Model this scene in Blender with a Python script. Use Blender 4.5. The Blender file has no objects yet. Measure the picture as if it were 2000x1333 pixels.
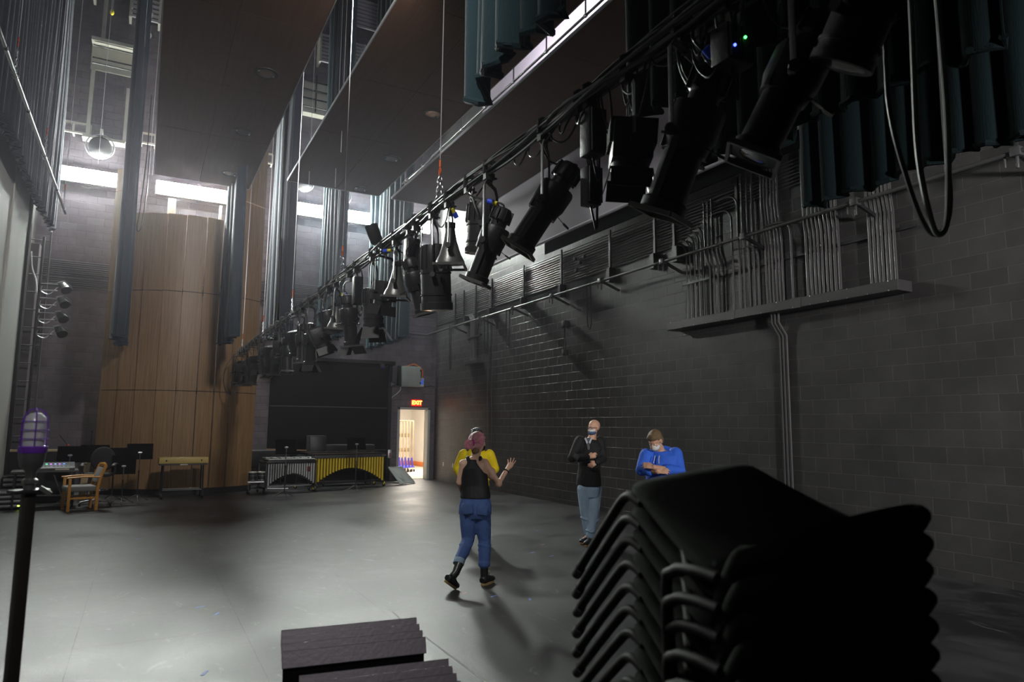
import bpy, bmesh, math, random
from math import sin, cos, pi, radians, sqrt, atan2
from mathutils import Vector, Matrix, Euler, noise

random.seed(7)
SC = bpy.context.scene
COL = SC.collection

# ------------------------------------------------------------------ camera
YAW, PITCH, ROLL = 0.49093, 0.124245, 0.008429
_F = Vector((sin(YAW) * cos(PITCH), cos(YAW) * cos(PITCH), sin(PITCH)))
_R = Vector((cos(YAW), -sin(YAW), 0))
_U = _R.cross(_F)
_R2 = _R * cos(ROLL) + _U * sin(ROLL)
_U2 = _U * cos(ROLL) - _R * sin(ROLL)
camd = bpy.data.cameras.new('camera')
cam = bpy.data.objects.new('camera', camd)
COL.objects.link(cam)
m = Matrix((_R2, _U2, -_F)).transposed().to_4x4()
m.translation = Vector((0, 0, 1.71))
cam.matrix_world = m
camd.sensor_width = 36
camd.lens = 1341.12 / 2000 * 36
camd.clip_start = 0.05
camd.clip_end = 200
camd.dof.use_dof = True
camd.dof.focus_distance = 7.0
camd.dof.aperture_fstop = 2.8
SC.camera = cam

# ------------------------------------------------------------------ world, exposure
SC.view_settings.view_transform = 'Standard'
SC.view_settings.look = 'None'
SC.view_settings.gamma = 1
SC.view_settings.use_curve_mapping = False
SC.view_settings.exposure = 0.0
W = bpy.data.worlds.new('world')
SC.world = W
W.use_nodes = True
W.node_tree.nodes['Background'].inputs[0].default_value = (0.75, 0.8, 1.0, 1)
W.node_tree.nodes['Background'].inputs[1].default_value = 0.05
# thin scattering volume added to imitate lens bloom round the bright wall lights
_bloom_vol = W.node_tree.nodes.new('ShaderNodeVolumeScatter')
_bloom_vol.inputs['Color'].default_value = (0.90, 0.86, 1.0, 1)
_bloom_vol.inputs['Density'].default_value = 0.0007
_bloom_vol.inputs['Anisotropy'].default_value = 0.8
W.node_tree.links.new(_bloom_vol.outputs[0], W.node_tree.nodes['World Output'].inputs['Volume'])
try:
    SC.cycles.volume_bounces = 0
    SC.cycles.use_denoising = True
    SC.cycles.max_bounces = 6
    SC.cycles.diffuse_bounces = 4
except Exception:
    pass


def lamp_area(name, loc, target, size, power, color=(1, 1, 1), size_y=None, spread=180):
    d = bpy.data.lights.new(name, 'AREA')
    d.energy = power
    d.color = color
    d.size = size
    if size_y:
        d.shape = 'RECTANGLE'
        d.size_y = size_y
    d.spread = radians(spread)
    o = bpy.data.objects.new(name, d)
    COL.objects.link(o)
    o.location = loc
    o.rotation_euler = (Vector(target) - Vector(loc)).to_track_quat('-Z', 'Y').to_euler()
    return o


def lamp_spot(name, loc, target, power, angle=60, blend=0.5, color=(1, 1, 1), radius=0.08):
    d = bpy.data.lights.new(name, 'SPOT')
    d.energy = power
    d.color = color
    d.spot_size = radians(angle)
    d.spot_blend = blend
    d.shadow_soft_size = radius
    o = bpy.data.objects.new(name, d)
    COL.objects.link(o)
    o.location = loc
    o.rotation_euler = (Vector(target) - Vector(loc)).to_track_quat('-Z', 'Y').to_euler()
    return o


# work light above the frame, added fill spots, then cyclorama and passage lamps
lamp_area('front_work_light', (2.4, 7.3, 7.6), (0.9, 19.0, 4.4), 0.7, 110, (1.0, 0.97, 0.94), 0.7, 100)
lamp_spot('people_fill_spot', (-1.9, 1.5, 7.6), (4.0, 8.4, 1.2), 1100, 44, 0.8, (1.0, 0.98, 0.93), 0.35)  # unseen spot added to brighten the people
lamp_spot('wall_fill_spot', (4.6, -3.4, 3.7), (8.47, 8.0, 2.3), 2600, 62, 0.9, (1.0, 0.97, 0.94), 0.3)  # spot added behind the camera, coned to brighten only the right wall
lamp_spot('desk_fill_spot', (-0.5, -1.5, 5.0), (0.35, 2.6, 1.1), 300, 31, 0.8, (1.0, 0.96, 0.98), 0.3)  # spot added above the camera to brighten the nested desk lips
lamp_area('cyclorama_batten_light', (6.4, 10.2, 8.6), (8.0, 10.2, 10.4), 7.0, 420, (0.98, 0.94, 1.0), 0.3, 150)
lamp_area('passage_ceiling_light', (9.0, 24.5, 2.9), (9.0, 24.5, 0), 1.6, 380, (1.0, 0.92, 0.80), 1.6)

# ------------------------------------------------------------------ materials
MATS = {}


def _new(name):
    mt = bpy.data.materials.new(name)
    mt.use_nodes = True
    nt = mt.node_tree
    return mt, nt, nt.nodes['Principled BSDF']


def pmat(name, col, rough=0.5, metal=0.0, var=0.18, scale=6.0, bump=0.0, bscale=None, stretch=(1, 1, 1), spec=0.5,
         emit=None, estr=0.0, coat=0.0, sheen=0.0, trans=0.0):
    """Principled material whose colour and roughness are varied by procedural noise."""
    if name in MATS:
        return MATS[name]
    mt, nt, b = _new(name)
    N = nt.nodes.new
    L = nt.links.new
    tc = N('ShaderNodeTexCoord')
    mp = N('ShaderNodeMapping')
    mp.inputs['Scale'].default_value = stretch
    L(tc.outputs['Object'], mp.inputs[0])
    nz = N('ShaderNodeTexNoise')
    nz.inputs['Scale'].default_value = scale
    nz.inputs['Detail'].default_value = 5
    L(mp.outputs[0], nz.inputs['Vector'])
    mx = N('ShaderNodeMix')
    mx.data_type = 'RGBA'
    c = Vector(col)
    mx.inputs[6].default_value = (*[max(0, x * (1 - var)) for x in c], 1)
    mx.inputs[7].default_value = (*[min(1, x * (1 + var)) for x in c], 1)
    L(nz.outputs['Fac'], mx.inputs[0])
    L(mx.outputs[2], b.inputs['Base Color'])
    b.inputs['Roughness'].default_value = rough
    b.inputs['Metallic'].default_value = metal
    b.inputs['Specular IOR Level'].default_value = spec
    b.inputs['Coat Weight'].default_value = coat
    b.inputs['Sheen Weight'].default_value = sheen
    b.inputs['Transmission Weight'].default_value = trans
    if emit:
        b.inputs['Emission Color'].default_value = (*emit, 1)
        b.inputs['Emission Strength'].default_value = estr
    if bump:
        n2 = N('ShaderNodeTexNoise')
        n2.inputs['Scale'].default_value = bscale or scale * 4
        n2.inputs['Detail'].default_value = 6
        L(mp.outputs[0], n2.inputs['Vector'])
        bp = N('ShaderNodeBump')
        bp.inputs['Strength'].default_value = min(1, bump)
        bp.inputs['Distance'].default_value = 0.02
        L(n2.outputs['Fac'], bp.inputs['Height'])
        L(bp.outputs[0], b.inputs['Normal'])
    MATS[name] = mt
    return mt


def block_mat(name, axis, col, mortar, rough=0.55):
    """Painted concrete block; axis = 'x' for a wall facing x, 'y' for one facing y."""
    mt, nt, b = _new(name)
    N = nt.nodes.new
    L = nt.links.new
    tc = N('ShaderNodeTexCoord')
    sp = N('ShaderNodeSeparateXYZ')
    L(tc.outputs['Object'], sp.inputs[0])
    cb = N('ShaderNodeCombineXYZ')
    L(sp.outputs['Y' if axis == 'x' else 'X'], cb.inputs[0])
    L(sp.outputs['Z'], cb.inputs[1])
    off = N('ShaderNodeVectorMath')
    off.operation = 'ADD'
    off.inputs[1].default_value = (0.03, 0.108, 0)
    L(cb.outputs[0], off.inputs[0])
    nzw = N('ShaderNodeTexNoise')
    nzw.inputs['Scale'].default_value = 3.0
    L(off.outputs[0], nzw.inputs['Vector'])
    br = N('ShaderNodeTexBrick')
    br.inputs['Scale'].default_value = 1
    br.inputs['Brick Width'].default_value = 0.4064
    br.inputs['Row Height'].default_value = 0.2032
    br.inputs['Mortar Size'].default_value = 0.006
    br.inputs['Mortar Smooth'].default_value = 0.35
    br.inputs['Bias'].default_value = 0.0
    c = Vector(col)
    br.inputs['Color1'].default_value = (*(c * 0.88), 1)
    br.inputs['Color2'].default_value = (*(c * 1.12), 1)
    br.inputs['Mortar'].default_value = (*mortar, 1)
    L(off.outputs[0], br.inputs['Vector'])
    nz = N('ShaderNodeTexNoise')
    nz.inputs['Scale'].default_value = 1.6
    nz.inputs['Detail'].default_value = 8
    nz.inputs['Roughness'].default_value = 0.65
    L(tc.outputs['Object'], nz.inputs['Vector'])
    rp = N('ShaderNodeMapRange')
    rp.inputs[1].default_value = 0.3
    rp.inputs[2].default_value = 0.7
    rp.inputs[3].default_value = 0.8
    rp.inputs[4].default_value = 1.3
    L(nz.outputs['Fac'], rp.inputs[0])
    ml = N('ShaderNodeVectorMath')
    ml.operation = 'SCALE'
    L(br.outputs['Color'], ml.inputs[0])
    L(rp.outputs[0], ml.inputs['Scale'])
    L(ml.outputs[0], b.inputs['Base Color'])
    b.inputs['Roughness'].default_value = rough
    b.inputs['Specular IOR Level'].default_value = 0.35
    nf = N('ShaderNodeTexNoise')
    nf.inputs['Scale'].default_value = 60
    nf.inputs['Detail'].default_value = 6
    L(tc.outputs['Object'], nf.inputs['Vector'])
    b1 = N('ShaderNodeBump')
    b1.inputs['Strength'].default_value = 0.25
    b1.inputs['Distance'].default_value = 0.01
    L(nf.outputs['Fac'], b1.inputs['Height'])
    inv = N('ShaderNodeMath')
    inv.operation = 'SUBTRACT'
    inv.inputs[0].default_value = 1
    L(br.outputs['Fac'], inv.inputs[1])
    b2 = N('ShaderNodeBump')
    b2.inputs['Strength'].default_value = 1.0
    b2.inputs['Distance'].default_value = 0.008
    L(inv.outputs[0], b2.inputs['Height'])
    L(b1.outputs[0], b2.inputs['Normal'])
    L(b2.outputs[0], b.inputs['Normal'])
    return mt


def floor_mat():
    mt, nt, b = _new('painted_stage_floor')
    N = nt.nodes.new
    L = nt.links.new
    tc = N('ShaderNodeTexCoord')

    def nzt(scale, det, st=(1, 1, 1), rough=0.6):
        mp = N('ShaderNodeMapping')
        mp.inputs['Scale'].default_value = st
        mp.inputs['Rotation'].default_value = (0, 0, 0.5)
        L(tc.outputs['Object'], mp.inputs[0])
        n = N('ShaderNodeTexNoise')
        n.inputs['Distortion'].default_value = 0.6
        n.inputs['Scale'].default_value = scale
        n.inputs['Detail'].default_value = det
        n.inputs['Roughness'].default_value = rough
        L(mp.outputs[0], n.inputs['Vector'])
        return n
    a = nzt(0.55, 8, (1, 1, 1), 0.62)
    s = nzt(2.4, 10, (1, 0.8, 1), 0.75)
    mx = N('ShaderNodeMix')
    mx.data_type = 'FLOAT'
    mx.inputs[0].default_value = 0.45
    L(a.outputs['Fac'], mx.inputs[2])
    L(s.outputs['Fac'], mx.inputs[3])
    cr = N('ShaderNodeValToRGB')
    e = cr.color_ramp.elements
    e[0].position = 0.42
    e[0].color = (0.013, 0.013, 0.015, 1)
    e[1].position = 0.60
    e[1].color = (0.062, 0.061, 0.064, 1)
    L(mx.outputs[0], cr.inputs[0])
    # pale chalky scuffs
    sc = nzt(5.5, 12, (1.0, 0.45, 1), 0.7)
    sr = N('ShaderNodeValToRGB')
    sr.color_ramp.elements[0].position = 0.60
    sr.color_ramp.elements[0].color = (0, 0, 0, 1)
    sr.color_ramp.elements[1].position = 0.70
    sr.color_ramp.elements[1].color = (0.55, 0.55, 0.55, 1)
    L(sc.outputs['Fac'], sr.inputs[0])
    m2 = N('ShaderNodeMix')
    m2.data_type = 'RGBA'
    L(sr.outputs[0], m2.inputs[0])
    L(cr.outputs[0], m2.inputs[6])
    m2.inputs[7].default_value = (0.20, 0.20, 0.21, 1)
    # hardboard sheet seams, 1.22 x 2.44 m
    br = N('ShaderNodeTexBrick')
    br.inputs['Scale'].default_value = 1
    br.inputs['Brick Width'].default_value = 2.44
    br.inputs['Row Height'].default_value = 1.22
    br.inputs['Mortar Size'].default_value = 0.004
    br.inputs['Mortar Smooth'].default_value = 0.1
    mpb = N('ShaderNodeMapping')
    mpb.inputs['Rotation'].default_value = (0, 0, pi / 2)
    mpb.inputs['Location'].default_value = (0.3, 0.35, 0)
    L(tc.outputs['Object'], mpb.inputs[0])
    L(mpb.outputs[0], br.inputs['Vector'])
    m3 = N('ShaderNodeMix')
    m3.data_type = 'RGBA'
    L(br.outputs['Fac'], m3.inputs[0])
    L(m2.outputs[2], m3.inputs[6])
    m3.inputs[7].default_value = (0.012, 0.012, 0.012, 1)
    L(m3.outputs[2], b.inputs['Base Color'])
    rr = N('ShaderNodeMapRange')
    rr.inputs[1].default_value = 0.3
    rr.inputs[2].default_value = 0.7
    rr.inputs[3].default_value = 0.30
    rr.inputs[4].default_value = 0.60
    L(mx.outputs[0], rr.inputs[0])
    L(rr.outputs[0], b.inputs['Roughness'])
    b.inputs['Specular IOR Level'].default_value = 0.33
    bp = N('ShaderNodeBump')
    bp.inputs['Strength'].default_value = 0.4
    bp.inputs['Distance'].default_value = 0.012
    L(s.outputs['Fac'], bp.inputs['Height'])
    L(bp.outputs[0], b.inputs['Normal'])
    return mt


def wood_mat(name, c1, c2, axis='Z', scale=1.0, rough=0.42):
    mt, nt, b = _new(name)
    N = nt.nodes.new
    L = nt.links.new
    tc = N('ShaderNodeTexCoord')
    mp = N('ShaderNodeMapping')
    st = {'X': (0.5, 14, 14), 'Y': (14, 0.5, 14), 'Z': (14, 14, 0.5)}[axis]
    mp.inputs['Scale'].default_value = [v * scale for v in st]
    L(tc.outputs['Object'], mp.inputs[0])
    n = N('ShaderNodeTexNoise')
    n.inputs['Scale'].default_value = 2.2
    n.inputs['Detail'].default_value = 9
    n.inputs['Roughness'].default_value = 0.6
    n.inputs['Distortion'].default_value = 0.4
    L(mp.outputs[0], n.inputs['Vector'])
    cr = N('ShaderNodeValToRGB')
    cr.color_ramp.elements[0].position = 0.3
    cr.color_ramp.elements[0].color = (*c1, 1)
    cr.color_ramp.elements[1].position = 0.7
    cr.color_ramp.elements[1].color = (*c2, 1)
    L(n.outputs['Fac'], cr.inputs[0])
    L(cr.outputs[0], b.inputs['Base Color'])
    b.inputs['Roughness'].default_value = rough
    bp = N('ShaderNodeBump')
    bp.inputs['Strength'].default_value = 0.08
    bp.inputs['Distance'].default_value = 0.005
    L(n.outputs['Fac'], bp.inputs['Height'])
    L(bp.outputs[0], b.inputs['Normal'])
    return mt


M_BLK = pmat('black_powder_coat', (0.020, 0.020, 0.022), 0.42, 0.0, 0.25, 9, 0.1, 60)
M_BLKM = pmat('black_matte_paint', (0.016, 0.016, 0.017), 0.7, 0.0, 0.25, 5, 0.15, 50)
M_GRY = pmat('dark_grey_paint', (0.075, 0.075, 0.078), 0.5, 0.1, 0.2, 6, 0.1, 50)
M_CONDUIT = pmat('grey_painted_conduit', (0.10, 0.098, 0.10), 0.38, 0.3, 0.2, 4, 0.05, 60)
M_DESKB = pmat('matte_black_desk', (0.005, 0.005, 0.0055), 0.8, 0, 0.2, 5, 0.05, 60, spec=0.05)
M_STEEL = pmat('brushed_steel', (0.62, 0.62, 0.64), 0.28, 1.0, 0.12, 20, 0.05, 80)
M_GALV = pmat('galvanised_steel', (0.55, 0.56, 0.58), 0.42, 0.9, 0.2, 30, 0.1, 80)
M_RUBBER = pmat('black_rubber', (0.012, 0.012, 0.012), 0.6, 0, 0.2, 12, 0.1)
M_CABLE = pmat('black_cable_jacket', (0.014, 0.014, 0.015), 0.32, 0, 0.2, 12, 0.05)
M_CABLE2 = pmat('worn_grey_cable_jacket', (0.06, 0.06, 0.065), 0.35, 0, 0.3, 12, 0.05)
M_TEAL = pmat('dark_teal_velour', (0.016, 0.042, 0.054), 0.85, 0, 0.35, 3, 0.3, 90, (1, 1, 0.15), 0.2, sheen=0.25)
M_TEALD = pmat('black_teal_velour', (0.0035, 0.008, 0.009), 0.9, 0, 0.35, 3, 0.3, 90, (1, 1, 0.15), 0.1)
M_WHITEP = pmat('cream_painted_steel', (0.62, 0.60, 0.52), 0.5, 0.0, 0.1, 5, 0.05)
M_LAMP = pmat('lit_diffuser', (0.9, 0.9, 0.9), 0.5, 0, 0.0, 3, emit=(0.94, 1.0, 0.93), estr=620)
M_ORANGE = pmat('orange_shackle_paint', (0.75, 0.13, 0.03), 0.45, 0.2, 0.2, 20, 0.05)
M_YELP = pmat('yellow_connector', (0.85, 0.70, 0.03), 0.45, 0, 0.1, 20, 0.05)
M_BLUP = pmat('blue_connector', (0.04, 0.10, 0.85), 0.4, 0, 0.1, 20, 0.05)
M_BELL = pmat('satin_grey_casting', (0.16, 0.16, 0.155), 0.36, 0.5, 0.2, 14, 0.1, 60)
M_GLASS = pmat('lens_glass', (0.05, 0.06, 0.08), 0.06, 0.0, 0.05, 5, spec=0.9, coat=1.0)
M_FLOOR = floor_mat()
M_WALLX = block_mat('grey_block_side', 'x', (0.056, 0.054, 0.055), (0.095, 0.092, 0.09), 0.46)  # pale mortar colour paints in light caught on the block ledges
M_WALLY = block_mat('grey_block_back', 'y', (0.115, 0.100, 0.117), (0.085, 0.078, 0.088), 0.55)  # dark grey blocks lightened to carry a haze lift in their colour
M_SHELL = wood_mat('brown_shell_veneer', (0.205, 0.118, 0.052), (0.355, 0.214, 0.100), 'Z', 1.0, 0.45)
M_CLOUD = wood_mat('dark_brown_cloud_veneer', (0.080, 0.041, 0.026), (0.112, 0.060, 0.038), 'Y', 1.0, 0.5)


# ------------------------------------------------------------------ mesh builder
class MB:
    def __init__(s):
        s.v = []
        s.f = []
        s.M = Matrix.Identity(4)

    def add(s, vs, fs):
        k = len(s.v)
        s.v += [s.M @ Vector(p) for p in vs]
        s.f += [tuple(i + k for i in f) for f in fs]
        return s

    def box(s, x0, x1, y0, y1, z0, z1):
        vs = [(x, y, z) for z in (z0, z1) for y in (y0, y1) for x in (x0, x1)]
        return s.add(vs, [(0, 2, 3, 1), (4, 5, 7, 6), (0, 1, 5, 4), (2, 6, 7, 3), (0, 4, 6, 2), (1, 3, 7, 5)])

    def bar(s, a, b, w, h=None, up=(0, 0, 1)):
        """rectangular bar from a to b"""
        h = h or w
        a = Vector(a)
        b = Vector(b)
        d = (b - a)
        t = d.normalized()
        u = Vector(up)
        if abs(t.dot(u)) > 0.99:
            u = Vector((0, 1, 0))
        x = t.cross(u).normalized()
        y = x.cross(t)
        vs = []
        for p in (a, b):
            for i, j in ((-1, -1), (1, -1), (1, 1), (-1, 1)):
                vs.append(p + x * (i * w / 2) + y * (j * h / 2))
        return s.add(vs, [(3, 2, 1, 0), (4, 5, 6, 7), (0, 1, 5, 4), (1, 2, 6, 5), (2, 3, 7, 6), (3, 0, 4, 7)])

    def tube(s, pts, r, n=8, cap=True, ref=None, closed=False):
        pts = [Vector(p) for p in pts]
        N = len(pts)
        rs = r if isinstance(r, (list, tuple)) else [r] * N
        vs = []
        u = None
        for i, p in enumerate(pts):
            if closed:
                t = (pts[(i + 1) % N] - pts[i - 1]).normalized()
            elif i == 0:
                t = (pts[1] - p).normalized()
            elif i == N - 1:
                t = (p - pts[i - 1]).normalized()
            else:
                t = ((pts[i + 1] - p).normalized() + (p - pts[i - 1]).normalized())
                t = t.normalized() if t.length > 1e-6 else (pts[i + 1] - p).normalized()
            if ref is not None:
                u = Vector(ref)
            elif u is None:
                u = Vector((0, 0, 1)) if abs(t.z) < 0.9 else Vector((1, 0, 0))
            u = (u - t * u.dot(t))
            u = u.normalized() if u.length > 1e-6 else t.orthogonal().normalized()
            w = t.cross(u)
            ra = rs[i]
            rx, ry = ra if isinstance(ra, (list, tuple)) else (ra, ra)
            for k in range(n):
                a = 2 * pi * k / n
                vs.append(p + u * (cos(a) * rx) + w * (sin(a) * ry))
        fs = []
        for i in range(N if closed else N - 1):
            for k in range(n):
                a = i * n + k
                b = i * n + (k + 1) % n
                c = ((i + 1) % N) * n + (k + 1) % n
                d = ((i + 1) % N) * n + k
                fs.append((a, b, c, d))
        if cap and not closed:
            fs.append(tuple(range(n - 1, -1, -1)))
            fs.append(tuple(range((N - 1) * n, N * n)))
        return s.add(vs, fs)

    def cyl(s, a, b, r0, r1=None, n=16, cap=True):
        return s.tube([a, b], [r0, r0 if r1 is None else r1], n, cap)

    def lathe(s, prof, o=(0, 0, 0), axis=(0, 0, 1), n=20):
        """prof = [(r, h)] along axis from o"""
        o = Vector(o)
        t = Vector(axis).normalized()
        u = t.orthogonal().normalized()
        w = t.cross(u)
        vs = []
        for r, h in prof:
            for k in range(n):
                a = 2 * pi * k / n
                vs.append(o + t * h + u * (cos(a) * r) + w * (sin(a) * r))
        fs = []
        for i in range(len(prof) - 1):
            for k in range(n):
                fs.append((i * n + k, i * n + (k + 1) % n, (i + 1) * n + (k + 1) % n, (i + 1) * n + k))
        fs.append(tuple(range(n - 1, -1, -1)))
        fs.append(tuple(range((len(prof) - 1) * n, len(prof) * n)))
        return s.add(vs, fs)

    def ball(s, c, r, nu=14, nv=9):
        rx, ry, rz = r if isinstance(r, (list, tuple)) else (r, r, r)
        c = Vector(c)
        vs = [c + Vector((0, 0, rz))]
        for i in range(1, nv):
            th = pi * i / nv
            for k in range(nu):
                a = 2 * pi * k / nu
                vs.append(c + Vector((rx * sin(th) * cos(a), ry * sin(th) * sin(a), rz * cos(th))))
        vs.append(c - Vector((0, 0, rz)))
        fs = [(0, 1 + k, 1 + (k + 1) % nu) for k in range(nu)]
        for i in range(nv - 2):
            for k in range(nu):
                a = 1 + i * nu + k
                b = 1 + i * nu + (k + 1) % nu
                fs.append((a, a + nu, b + nu, b))
        e = len(vs) - 1
        q = 1 + (nv - 2) * nu
        fs += [(e, q + (k + 1) % nu, q + k) for k in range(nu)]
        return s.add(vs, fs)

    def grid(s, rows):
        """rows of points -> quad sheet"""
        n = len(rows[0])
        vs = [p for r in rows for p in r]
        fs = []
        for i in range(len(rows) - 1):
            for j in range(n - 1):
                a = i * n + j
                fs.append((a, a + 1, a + n + 1, a + n))
        return s.add(vs, fs)

    def prism(s, poly, z0, z1):
        n = len(poly)
        vs = [(x, y, z0) for x, y in poly] + [(x, y, z1) for x, y in poly]
        fs = [tuple(range(n - 1, -1, -1)), tuple(range(n, 2 * n))]
        fs += [(i, (i + 1) % n, n + (i + 1) % n, n + i) for i in range(n)]
        return s.add(vs, fs)

    def build(s, name, mt, parent=None, smooth=True, bevel=0.0, angle=38, solid=0.0, remesh=0.0, smit=0, subd=0):
        me = bpy.data.meshes.new(name)
        me.from_pydata([tuple(p) for p in s.v], [], s.f)
        me.validate()
        bm = bmesh.new()
        bm.from_mesh(me)
        bmesh.ops.recalc_face_normals(bm, faces=bm.faces)
        bm.to_mesh(me)
        bm.free()
        me.materials.append(mt)
        o = bpy.data.objects.new(name, me)
        COL.objects.link(o)
        if solid:
            md = o.modifiers.new('solid', 'SOLIDIFY')
            md.thickness = solid
            md.offset = 0
        if bevel:
            md = o.modifiers.new('bevel', 'BEVEL')
            md.width = bevel
            md.segments = 2
            md.limit_method = 'ANGLE'
        if remesh:
            md = o.modifiers.new('remesh', 'REMESH')
            md.mode = 'VOXEL'
            md.voxel_size = remesh
            md.adaptivity = 0
        if smit:
            md = o.modifiers.new('smooth', 'SMOOTH')
            md.factor = 0.5
            md.iterations = smit
        if subd:
            md = o.modifiers.new('subd', 'SUBSURF')
            md.levels = md.render_levels = subd
        if solid or bevel or remesh or smit or subd:
            dg = bpy.context.evaluated_depsgraph_get()
            me2 = bpy.data.meshes.new_from_object(o.evaluated_get(dg))
            me2.name = name
            o.modifiers.clear()
            o.data = me2
            bpy.data.meshes.remove(me)
            me = me2
            if not me.materials:
                me.materials.append(mt)
        me.polygons.foreach_set('use_smooth', [smooth] * len(me.polygons))
        if smooth and not remesh:
            me.set_sharp_from_angle(angle=radians(angle))
        me.update()
        if parent:
            o.parent = parent
        return o


def thing(name, label, cat, loc=(0, 0, 0), rz=0.0, group=None, rot=None):
    o = bpy.data.objects.new(name, None)
    COL.objects.link(o)
    o.empty_display_size = 0.1
    o.location = loc
    o.rotation_euler = rot if rot else (0, 0, rz)
    o['label'] = label
    o['category'] = cat
    if group:
        o['group'] = group
    return o


def tag(o, label, cat, group=None, kind=None):
    o['label'] = label
    if cat:
        o['category'] = cat
    if group:
        o['group'] = group
    if kind:
        o['kind'] = kind
    return o


def struct(o, label=None):
    o['kind'] = 'structure'
    if label:
        o['label'] = label
    return o


ORD = ['zeroth', 'first', 'second', 'third', 'fourth', 'fifth', 'sixth', 'seventh', 'eighth', 'ninth', 'tenth', 'eleventh',
       'twelfth', 'thirteenth', 'fourteenth', 'fifteenth', 'sixteenth', 'seventeenth', 'eighteenth', 'nineteenth',
       'twentieth', 'twenty-first', 'twenty-second', 'twenty-third', 'twenty-fourth', 'twenty-fifth', 'twenty-sixth',
       'twenty-seventh', 'twenty-eighth', 'twenty-ninth', 'thirtieth', 'thirty-first', 'thirty-second', 'thirty-third',
       'thirty-fourth', 'thirty-fifth', 'thirty-sixth', 'thirty-seventh', 'thirty-eighth']


def copy_tree(o, parent=None):
    c = o.copy()
    COL.objects.link(c)
    c.parent = parent
    for ch in list(o.children):
        copy_tree(ch, c)
    return c


def curve_pts(pts, k=6):
    """Catmull-Rom through pts"""
    P = [Vector(p) for p in pts]
    P = [P[0] * 2 - P[1]] + P + [P[-1] * 2 - P[-2]]
    out = []
    for i in range(1, len(P) - 2):
        for j in range(k):
            t = j / k
            a, b, c, d = P[i - 1], P[i], P[i + 1], P[i + 2]
            out.append(0.5 * ((2 * b) + (c - a) * t + (2 * a - 5 * b + 4 * c - d) * t * t + (3 * b - a - 3 * c + d) * t ** 3))
    out.append(P[-2])
    return out


# ------------------------------------------------------------------ the setting
XW, YB, XL, ZC = 8.47, 21.2, -2.45, 17.5
struct(MB().box(-9, 13, -7, 30, -0.2, 0).build('floor', M_FLOOR, smooth=False), 'black painted stage floor with pale scuffs and taped marks')
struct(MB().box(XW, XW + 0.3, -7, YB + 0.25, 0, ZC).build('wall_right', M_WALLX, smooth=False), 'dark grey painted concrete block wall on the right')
# back wall with the doorway cut out
DX0, DX1, DZ = 7.27, 8.24, 2.24
b = MB()
b.box(-9, DX0, YB, YB + 0.25, 0, ZC)
b.box(DX1, XW + 0.02, YB, YB + 0.25, 0, ZC)
b.box(DX0, DX1, YB, YB + 0.25, DZ, ZC)
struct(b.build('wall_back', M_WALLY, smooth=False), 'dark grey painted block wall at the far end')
struct(MB().box(-9, 13, -7, 30, ZC, ZC + 0.2).build('ceiling', M_BLKM, smooth=False), 'black roof deck over the fly space')
M_CURT = pmat('grey_fire_curtain_cloth', (0.62, 0.64, 0.61), 0.6, 0, 0.08, 2, 0.1, 30)
# proscenium side: block wall beyond the opening, on the left
struct(MB().box(XL - 0.55, XL - 0.30, -7, YB, 0, ZC).build('wall_left', M_WALLX, smooth=False), 'dark proscenium wall on the left')
# door frame
f = thing('door_1', 'open stage door with pale steel frame below the exit sign', None, (0, 0, 0))
del f['category']
f['kind'] = 'structure'
M_FRAME = pmat('pale_grey_door_frame', (0.42, 0.43, 0.42), 0.45, 0, 0.08, 4)
b = MB()
b.box(DX0 - 0.07, DX0 + 0.01, YB - 0.03, YB + 0.26, 0, DZ + 0.06)
b.box(DX1 - 0.01, DX1 + 0.07, YB - 0.03, YB + 0.26, 0, DZ + 0.06)
b.box(DX0 - 0.07, DX1 + 0.07, YB - 0.03, YB + 0.26, DZ - 0.01, DZ + 0.06)
b.build('door_frame', M_FRAME, f, bevel=0.006)
b = MB()
b.M = Matrix.Translation((DX1 - 0.02, YB + 0.27, 0)) @ Matrix.Rotation(radians(64), 4, 'Z')
b.box(0, 0.93, -0.045, 0, 0.01, DZ - 0.03)
dl = b.build('door_leaf', pmat('beige_door_paint', (0.55, 0.45, 0.36), 0.5, 0, 0.08, 4), f, bevel=0.004)
b = MB()
b.M = Matrix.Translation((DX1 - 0.02, YB + 0.27, 0)) @ Matrix.Rotation(radians(64), 4, 'Z')
b.cyl((0.86, 0, 1.0), (0.86, 0.06, 1.0), 0.02).cyl((0.86, 0.055, 1.0), (0.75, 0.055, 1.0), 0.011)
b.build('door_handle', M_STEEL, dl)
b = MB()
for z in (0.25, 1.1, 1.95):
    b.cyl((DX1 - 0.015, YB + 0.255, z - 0.06), (DX1 - 0.015, YB + 0.255, z + 0.06), 0.012)
b.build('hinge', M_STEEL, f)
# passage behind the door
M_PASS = pmat('warm_white_passage_paint', (0.74, 0.71, 0.66), 0.6, 0, 0.05, 3)
M_PASSF = pmat('pale_passage_floor', (0.62, 0.55, 0.45), 0.35, 0, 0.12, 3)
struct(MB().box(6.2, 13, YB + 0.26, 29.9, 0.0, 0.012).build('floor_passage', M_PASSF, smooth=False), 'pale floor of the passage beyond the door')
struct(MB().box(6.1, 12.9, 29.2, 29.4, 0, 3.2).build('wall_passage_far', M_PASS, smooth=False), 'white far wall of the lit passage')
struct(MB().box(10.55, 10.7, YB + 0.26, 29.2, 0, 3.2).build('wall_passage_right', M_PASS, smooth=False), 'white right wall of the lit passage')
struct(MB().box(6.1, 6.2, YB + 0.26, 29.2, 0, 3.2).build('wall_passage_left', M_PASS, smooth=False), 'white left wall of the lit passage')
struct(MB().box(6.1, 10.7, YB + 0.26, 29.4, 3.2, 3.3).build('ceiling_passage', M_PASS, smooth=False), 'white ceiling of the lit passage')
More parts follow.
